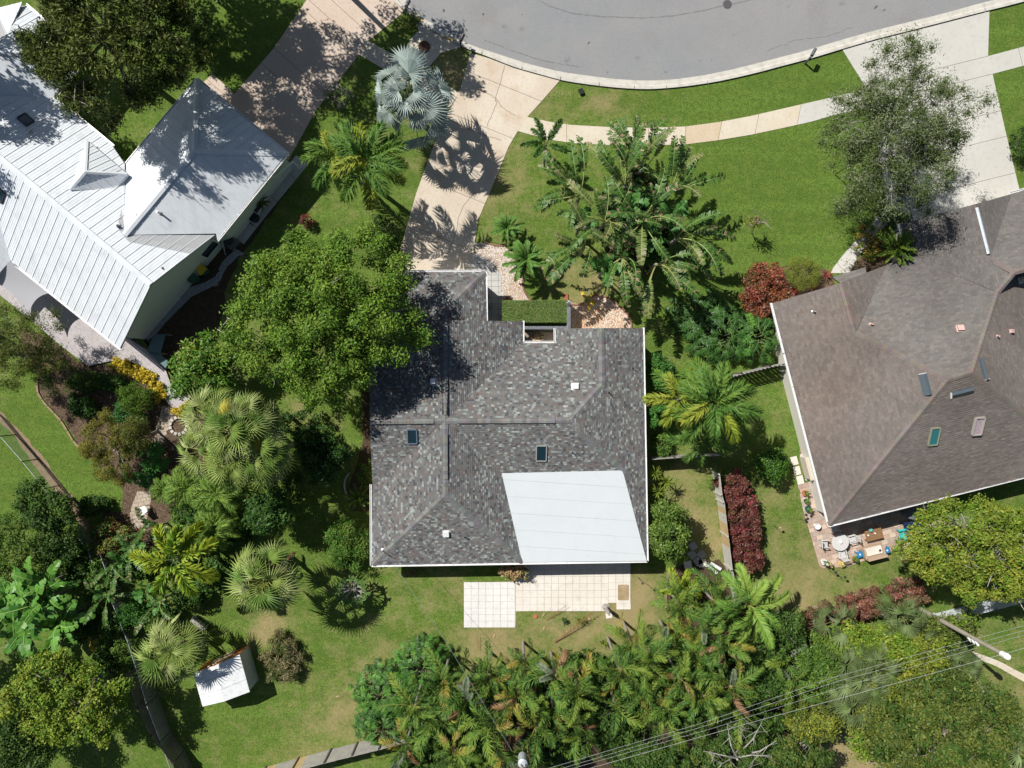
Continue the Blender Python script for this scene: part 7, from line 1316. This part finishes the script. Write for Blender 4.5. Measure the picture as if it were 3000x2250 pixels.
chair('chair on the left side of the round table', 2407, 1588, 0); chair('chair on the right side of the round table', 2486, 1574, math.pi + .25); chair('chair at the lower side of the round table', 2458, 1619, math.radians(105)); chair('chair in the shade above the round table', 2437, 1546, math.radians(-70))
b = P(2551, 1562); a2 = math.radians(14); t = thing('square_table', 'brown wooden coffee table with pots on it', 'table', b)
rc = [tuple((Vector(b.xy) + Vector(Matrix.Rotation(a2, 2) @ Vector(v_)))) for v_ in ((-.62, -.4), (.62, -.4), (.62, .4), (-.62, .4))]
for q in strips(rc, a2, .1, .006): s = MB(); s.prism(q, .42, .45); s.build('slat', TK, t)
for x in (-.55, .55):
    for y in (-.33, .33): s = MB(); v_ = Matrix.Rotation(a2, 3, 'Z') @ Vector((x, y, 0)); s.box(b + v_ + Vector((0, 0, .21)), (.07, .07, .42), a2); s.build('leg', TK, t)
s = MB(); s.box(b + Vector((0, 0, .38)), (1.15, .72, .06), a2); s.build('apron', TK, t)
s = MB(); s.lathe(P(2547, 1551, .45), [(.08, 0), (.12, .1), (.13, .2), (.1, .2), (0, .18)], 14); s.build('turquoise_pot', M('turquoise', (.12, .42, .42), rough=.4), None, 'turquoise bowl on the brown coffee table', 'bowl')
for x, y, w_ in ((2542, 1568, 'left'), (2562, 1562, 'right')): s = MB(); s.lathe(P(x, y, .45), [(.05, 0), (.06, .1), (.04, .1), (0, .08)], 10); s.build('cup', m_alu, None, w_ + ' small white cup on the brown coffee table', 'cup')
m_blue = M('blue_plastic', (.02, .20, .42), rough=.5)
for px, py, w_ in ((2510, 1620, 'left'), (2589, 1608, 'right')):
    b = P(px, py); t = thing('side_table', 'bright blue side table %s of the wicker loveseat' % w_, 'side table', b, 'blue side tables')
    for k in range(4): s = MB(); v_ = Matrix.Rotation(a2, 3, 'Z') @ Vector((0, -.165 + k * .11, .45)); s.box(b + v_, (.42, .095, .025), a2); s.build('slat', m_blue, t)
    for x in (-.17, .17):
        for y in (-.16, .16): s = MB(); v_ = Matrix.Rotation(a2, 3, 'Z') @ Vector((x, y, .22)); s.box(b + v_, (.05, .05, .44), a2); s.build('leg', m_blue, t)
    s = MB(); s.lathe(b + Vector((0, 0, .46)), [(.06, 0), (.06, .03), (0, .03)], 10); s.build('saucer', m_alu, None, 'small white dish on the %s blue side table' % w_, 'dish')
b = P(2550, 1612); t = thing('loveseat', 'tan wicker loveseat with its back to the lawn', 'sofa', b); m_wk = M('tan_wicker', (.44, .33, .24), [(30, 2, .45, .6, (.36, .26, .18), .6)], rough=.8)
def bx2(x, y, z, sx, sy, sz, nm, mat, par=None): s = MB(); s.box(b + Matrix.Rotation(a2, 3, 'Z') @ Vector((x, y, z)), (sx, sy, sz), a2); return s.build(nm, mat, par or t)
bx2(0, .03, .2, 1.3, .7, .32, 'base', m_wk); bx2(-.3, .06, .42, .6, .56, .13, 'cushion', m_t1); bx2(.31, .06, .42, .6, .56, .13, 'cushion', m_t1); bx2(0, -.36, .48, 1.42, .17, .88, 'backrest', m_wk); bx2(-.68, 0, .34, .13, .66, .6, 'armrest', m_wk); bx2(.68, 0, .34, .13, .66, .6, 'armrest', m_wk)
s = MB(); s.lathe(b + Matrix.Rotation(a2, 3, 'Z') @ Vector((.45, .0, .485)), [(.06, 0), (.1, .03), (.05, .06), (0, .06)], 7); s.build('black_hat', m_dark, None, 'small black item lying on the wicker loveseat', 'small item')
def adirondack(label, px, py, ang, mat, z0=0.0, grp=None):
    b = P(px, py); root = thing('adirondack_chair', label, 'chair', (b.x, b.y, z0), grp); rot = Matrix.Rotation(ang, 3, 'Z'); b = Vector((b.x, b.y, z0))
    def bb(x, y, z, sx, sy, sz, nm, tilt=0): s = MB(); s.box(b + rot @ Vector((x, y, z)), (sx, sy, sz), m=rot @ Matrix.Rotation(tilt, 3, 'Y')); s.build(nm, mat, root)
    for k in range(5): bb(.28 - k * .12, 0, .38 - k * .03, .1, .55, .025, 'seat_slat', -.2)
    for k in range(6): bb(-.42, -.25 + k * .1, .62, .025, .085, .85 - abs(k - 2.5) * .06, 'back_slat', -.5)
    for y in (-.34, .34): bb(0, y, .55, .75, .13, .03, 'arm'); bb(.3, y * .92, .27, .06, .05, .54, 'leg'); bb(-.3, y * .92, .2, .06, .05, .5, 'leg')
m_navy = M('navy_plastic', (.015, .03, .09), rough=.5); m_tq = M('aqua_plastic', (.03, .50, .46), rough=.5)
for k in range(3): adirondack(['lowest', 'middle', 'topmost'][k] + ' of the stacked navy patio chairs', 2652, 1541, math.radians(-170), m_navy, k * .17, 'stacked navy chairs')
adirondack('aqua patio chair beside the stacked navy chairs', 2638, 1561, math.radians(10), m_tq)
# grill under cover in the shade, doormat, pots and ornaments
s = MB(); s.lathe(P(2655, 1500, 0), [(.35, 0), (.42, .3), (.5, .8), (.45, 1.0), (.1, 1.1), (0, 1.1)], 12, 1.3, .8); s.build('covered_grill', M('grey_cover', (.14, .16, .18), rough=.8), None, 'grey covered grill in the deep eave shadow', 'grill cover')
s = MB(); s.box(P(2393, 1465, .045), (.34, .38, .02), .05); s.build('doormat', M('brown_mat', (.17, .13, .11)), None, 'small brown doormat on the side patio', 'mat')
PG = [(.12, .20, .03), (.20, .24, .05), (.08, .15, .03)]
pot('terracotta ringed pot at the top of the side patio', 2354, 1443, .2, .3, m_terra, PG, 120, 21); pot('second leafy pot on the side patio', 2358, 1466, .17, .28, m_gpot, PG, 140, 22); pot('dark green glazed pot, third down the side patio', 2363, 1489, .22, .34, m_gpot, PG, 90, 23)
pot('white urn with a grey shade below the side pots', 2388, 1539, .2, .45, m_alu); pot('pot of white flowers at the patio corner', 2410, 1644, .2, .3, m_alu, [(.7, .7, .68), (.10, .18, .04), (.12, .2, .05)], 420, 24, ph=.6, leaf=.1); pot('plant with orange blooms beside the white flowers', 2422, 1650, .17, .3, m_tan, [(.55, .35, .15), (.4, .42, .15), (.15, .1, .05)], 200, 25)
pot('yellow ceramic pot at the lower patio edge', 2462, 1650, .23, .3, M('yellow_glaze', (.65, .50, .16), rough=.3), [(.7, .6, .3), (.2, .22, .05)], 90, 26, ph=.2); pot('green leafy plant in a low brown pot left of the blue table', 2494, 1635, .22, .3, m_tan, PG, 200, 27)
for i, (x, y) in enumerate([(2361, 1508), (2376, 1512), (2365, 1519)]): s = MB(); s.lathe(P(x, y, .035), [(.09, 0), (.1, .06), (.06, .1), (0, .11)], 9); s.build('stone_ornament', m_dark, None, ['left', 'right', 'lower'][i] + ' of three small dark ornaments on the side patio', 'ornament')
for i, (x, y, h_) in enumerate([(2345, 1520, .5), (2265, 1540, .9), (2425, 1668, .9), (2448, 1680, 1.1)]): b = P(x, y); o = thing('garden_stake', ['short stake on the lawn beside the side patio', 'wire stake with an ornament on the lawn right of the red hedge', 'dark shepherd hook below the patio flowers', 'thin shepherd hook with a disc below the patio'][i], 'garden stake', b); s = MB(); s.tube([b, b + Vector((0, 0, h_)), b + Vector((.12, 0, h_ + .08)), b + Vector((.2, 0, h_))], .012, 5); s.build('rod', m_dark, o); s = MB(); s.lathe(b + Vector((.2, 0, h_ - .14)), [(.02, 0), (.1, .05), (.08, .12), (0, .14)], 8); s.build('ornament', m_tan if i == 1 else m_dark, o)
# left garden: chair, bench, swing frame, house side clutter
def plastic_chair(label, px, py, ang):
    b = P(px, py); root = thing('plastic_chair', label, 'chair', b); rot = Matrix.Rotation(ang, 3, 'Z')
    def bb(x, y, z, sx, sy, sz, nm, tilt=0): s = MB(); s.box(b + rot @ Vector((x, y, z)), (sx, sy, sz), m=rot @ Matrix.Rotation(tilt, 3, 'Y')); s.build(nm, m_white, root)
    bb(0, 0, .42, .46, .46, .03, 'seat'); bb(-.26, 0, .66, .03, .46, .46, 'backrest', -.22)
    for y in (-.25, .25):
        bb(0, y, .62, .46, .06, .03, 'arm')
        for x in (-.2, .2): bb(x, y, .3, .045, .045, .6 if x > 0 else .42, 'leg')
plastic_chair('white plastic chair on the brick path in the left garden', 430, 1490, math.radians(110))
b = P(590, 1822); t = thing('bench', 'grey slatted bench on the shaded lower left lawn', 'bench', b); an = math.radians(-40); rot = Matrix.Rotation(an, 3, 'Z')
for k in range(4): s = MB(); s.box(b + rot @ Vector((0, -.18 + k * .12, .43)), (1.25, .1, .03), an); s.build('slat', m_fw, t)
for k in range(3): s = MB(); s.box(b + rot @ Vector((0, .3, .55 + k * .13)), (1.25, .03, .1), an); s.build('slat', m_fw, t)
for x in (-.5, .5): s = MB(); s.box(b + rot @ Vector((x, 0, .21)), (.07, .5, .42), an); s.box(b + rot @ Vector((x, .28, .6)), (.07, .05, .8), an); s.build('leg', m_fw, t)
a = P(640, 966, 0); t = thing('ladder', 'small wooden ladder frame standing at the edge of the big round tree', 'ladder', a); p0, p1 = P(637, 965, 1.7), P(683, 994, 1.7); sd = P(665, 930, 1.7) - P(637, 965, 1.7)
for p_ in (p0, p1): s = MB(); s.tube([Vector((p_.x, p_.y, 0)), p_], .03, 5); s.build('post', M('weathered_pale', (.42, .38, .34)), t)
s = MB(); s.tube([p0, p1], .035, 5); s.build('rail', MATS['weathered_pale'], t); s = MB(); s.tube([p0 + sd, p1 + sd], .035, 5); s.build('rail', MATS['weathered_pale'], t)
for k in range(4): q = p0.lerp(p1, .1 + .27 * k); s = MB(); s.tube([q, q + sd], .022, 5); s.build('rung', MATS['weathered_pale'], t)
# clutter along the shaded wall
b = P(748, 640); s = MB(); s.lathe(b, [(.33, 0), (.33, .5), (.28, .55), (0, .56)], 16); s.build('rain_barrel', M('black_barrel', (.02, .022, .025), rough=.4), None, 'black barrel beside the shaded concrete pad', 'barrel')
b = P(683, 712); t = thing('air_conditioner', 'dark air conditioning unit behind the shaded wall corner', 'air conditioner', b); s = MB(); s.box(b + Vector((0, 0, .4)), (.8, .8, .8), .8); s.build('housing', M('ac_grey', (.12, .13, .14)), t); s = MB(); s.lathe(b + Vector((0, 0, .8)), [(.34, 0), (.34, .03), (.3, .03), (.3, .01), (0, .01)], 20); s.build('fan_grille', m_dark, t)
b = P(766, 615); t = thing('plant_stand', 'white framed stand with a dark cloth beside the shaded wall', 'stand', b); an = math.radians(50)
s = MB(); s.box(b + Vector((0, 0, .7)), (.75, .5, .04), an); s.build('top', m_dark, t); s = MB(); s.box(b + Matrix.Rotation(an, 3, 'Z') @ Vector((0, -.28, .72)), (.75, .12, .06), an); s.build('rail', m_wst, t)
for x in (-.33, .33):
    for y in (-.2, .2): s = MB(); s.box(b + Matrix.Rotation(an, 3, 'Z') @ Vector((x, y, .34)), (.04, .04, .68), an); s.build('leg', m_wst, t)
b = P(657, 735); t = thing('clothes_rack', 'bent white metal frame leaning at the shaded wall', 'metal frame', b); 
for (x0_, y0_, z0_, x1_, y1_, z1_) in ((0, 0, 0, .3, .4, 1.0), (.3, .4, 1.0, .1, .9, .9), (-.3, .2, 0, .1, .9, .9), (-.1, .3, .5, .3, .1, .5), (.1, -.3, 0, .3, .4, 1.0)): s = MB(); s.tube([b + Vector((x0_, y0_, z0_)), b + Vector((x1_, y1_, z1_))], .022, 5); s.build('tube', m_alu, t)
palm('potted_palm', 'small potted palm beside the shaded wall of the metal-roofed house', 768, 590, .7, [('sago', 1)], 14, 860, r0=.12, r1=.1, tilt=(0, 1.0), scale=(.45, .6), cat='potted plant'); 
for i, (x0_, y0_, x1_, y1_, z) in enumerate([(800, 520, 858, 473, 1.6)]): a = P(x0_, y0_, z); b = P(x1_, y1_, z); t = thing('downspout', 'white angled spout pipe at the garage wall of the metal-roofed house', 'pipe', Vector((b.x, b.y, 0))); s = MB(); s.tube([a, b, Vector((b.x, b.y, 0))], .07, 8); s.build('pipe', m_alu, t)
# low translucent garden frames beside the deck
for i, q in enumerate([[(452, 978), (486, 980), (470, 1035), (430, 1030)], [(432, 1030), (470, 1037), (497, 1062), (485, 1078)]]):
    z = 1.0 - .3 * i; s = MB(); s.prism([tuple(P(x, y, z).xy) for x, y in q], z, z + .03); o = thing('cold_shelter', ['upper', 'lower'][i] + ' dull green panel roof in the shade beside the curved deck', 'panel roof', P(*q[0])); s.build('panel', M('dull_green_panel', (.10, .17, .16), rough=.4), o)
    for x, y in q: p_ = P(x, y, z); s = MB(); s.tube([(p_.x, p_.y, 0), (p_.x, p_.y, z)], .025, 5); s.build('post', m_fw, o)
# fire-ring of pale stones
c = P(525, 1247); rg = thing('stone_ring', 'ring of pale stones at the foot of the fan palm group', 'stone ring', c)
for k in range(13): an = 2 * math.pi * k / 13; s = MB(); p_ = c + Vector((.62 * math.cos(an), .62 * math.sin(an), 0)); s.box(p_ + Vector((0, 0, .07)), (.22, .2, .16), an + R.uniform(-.2, .2)); s.build('stone', m_curb, rg)
print('triangles', sum(len(o.data.polygons) for o in bpy.data.objects if o.type == 'MESH'), 'objects', len(bpy.data.objects))
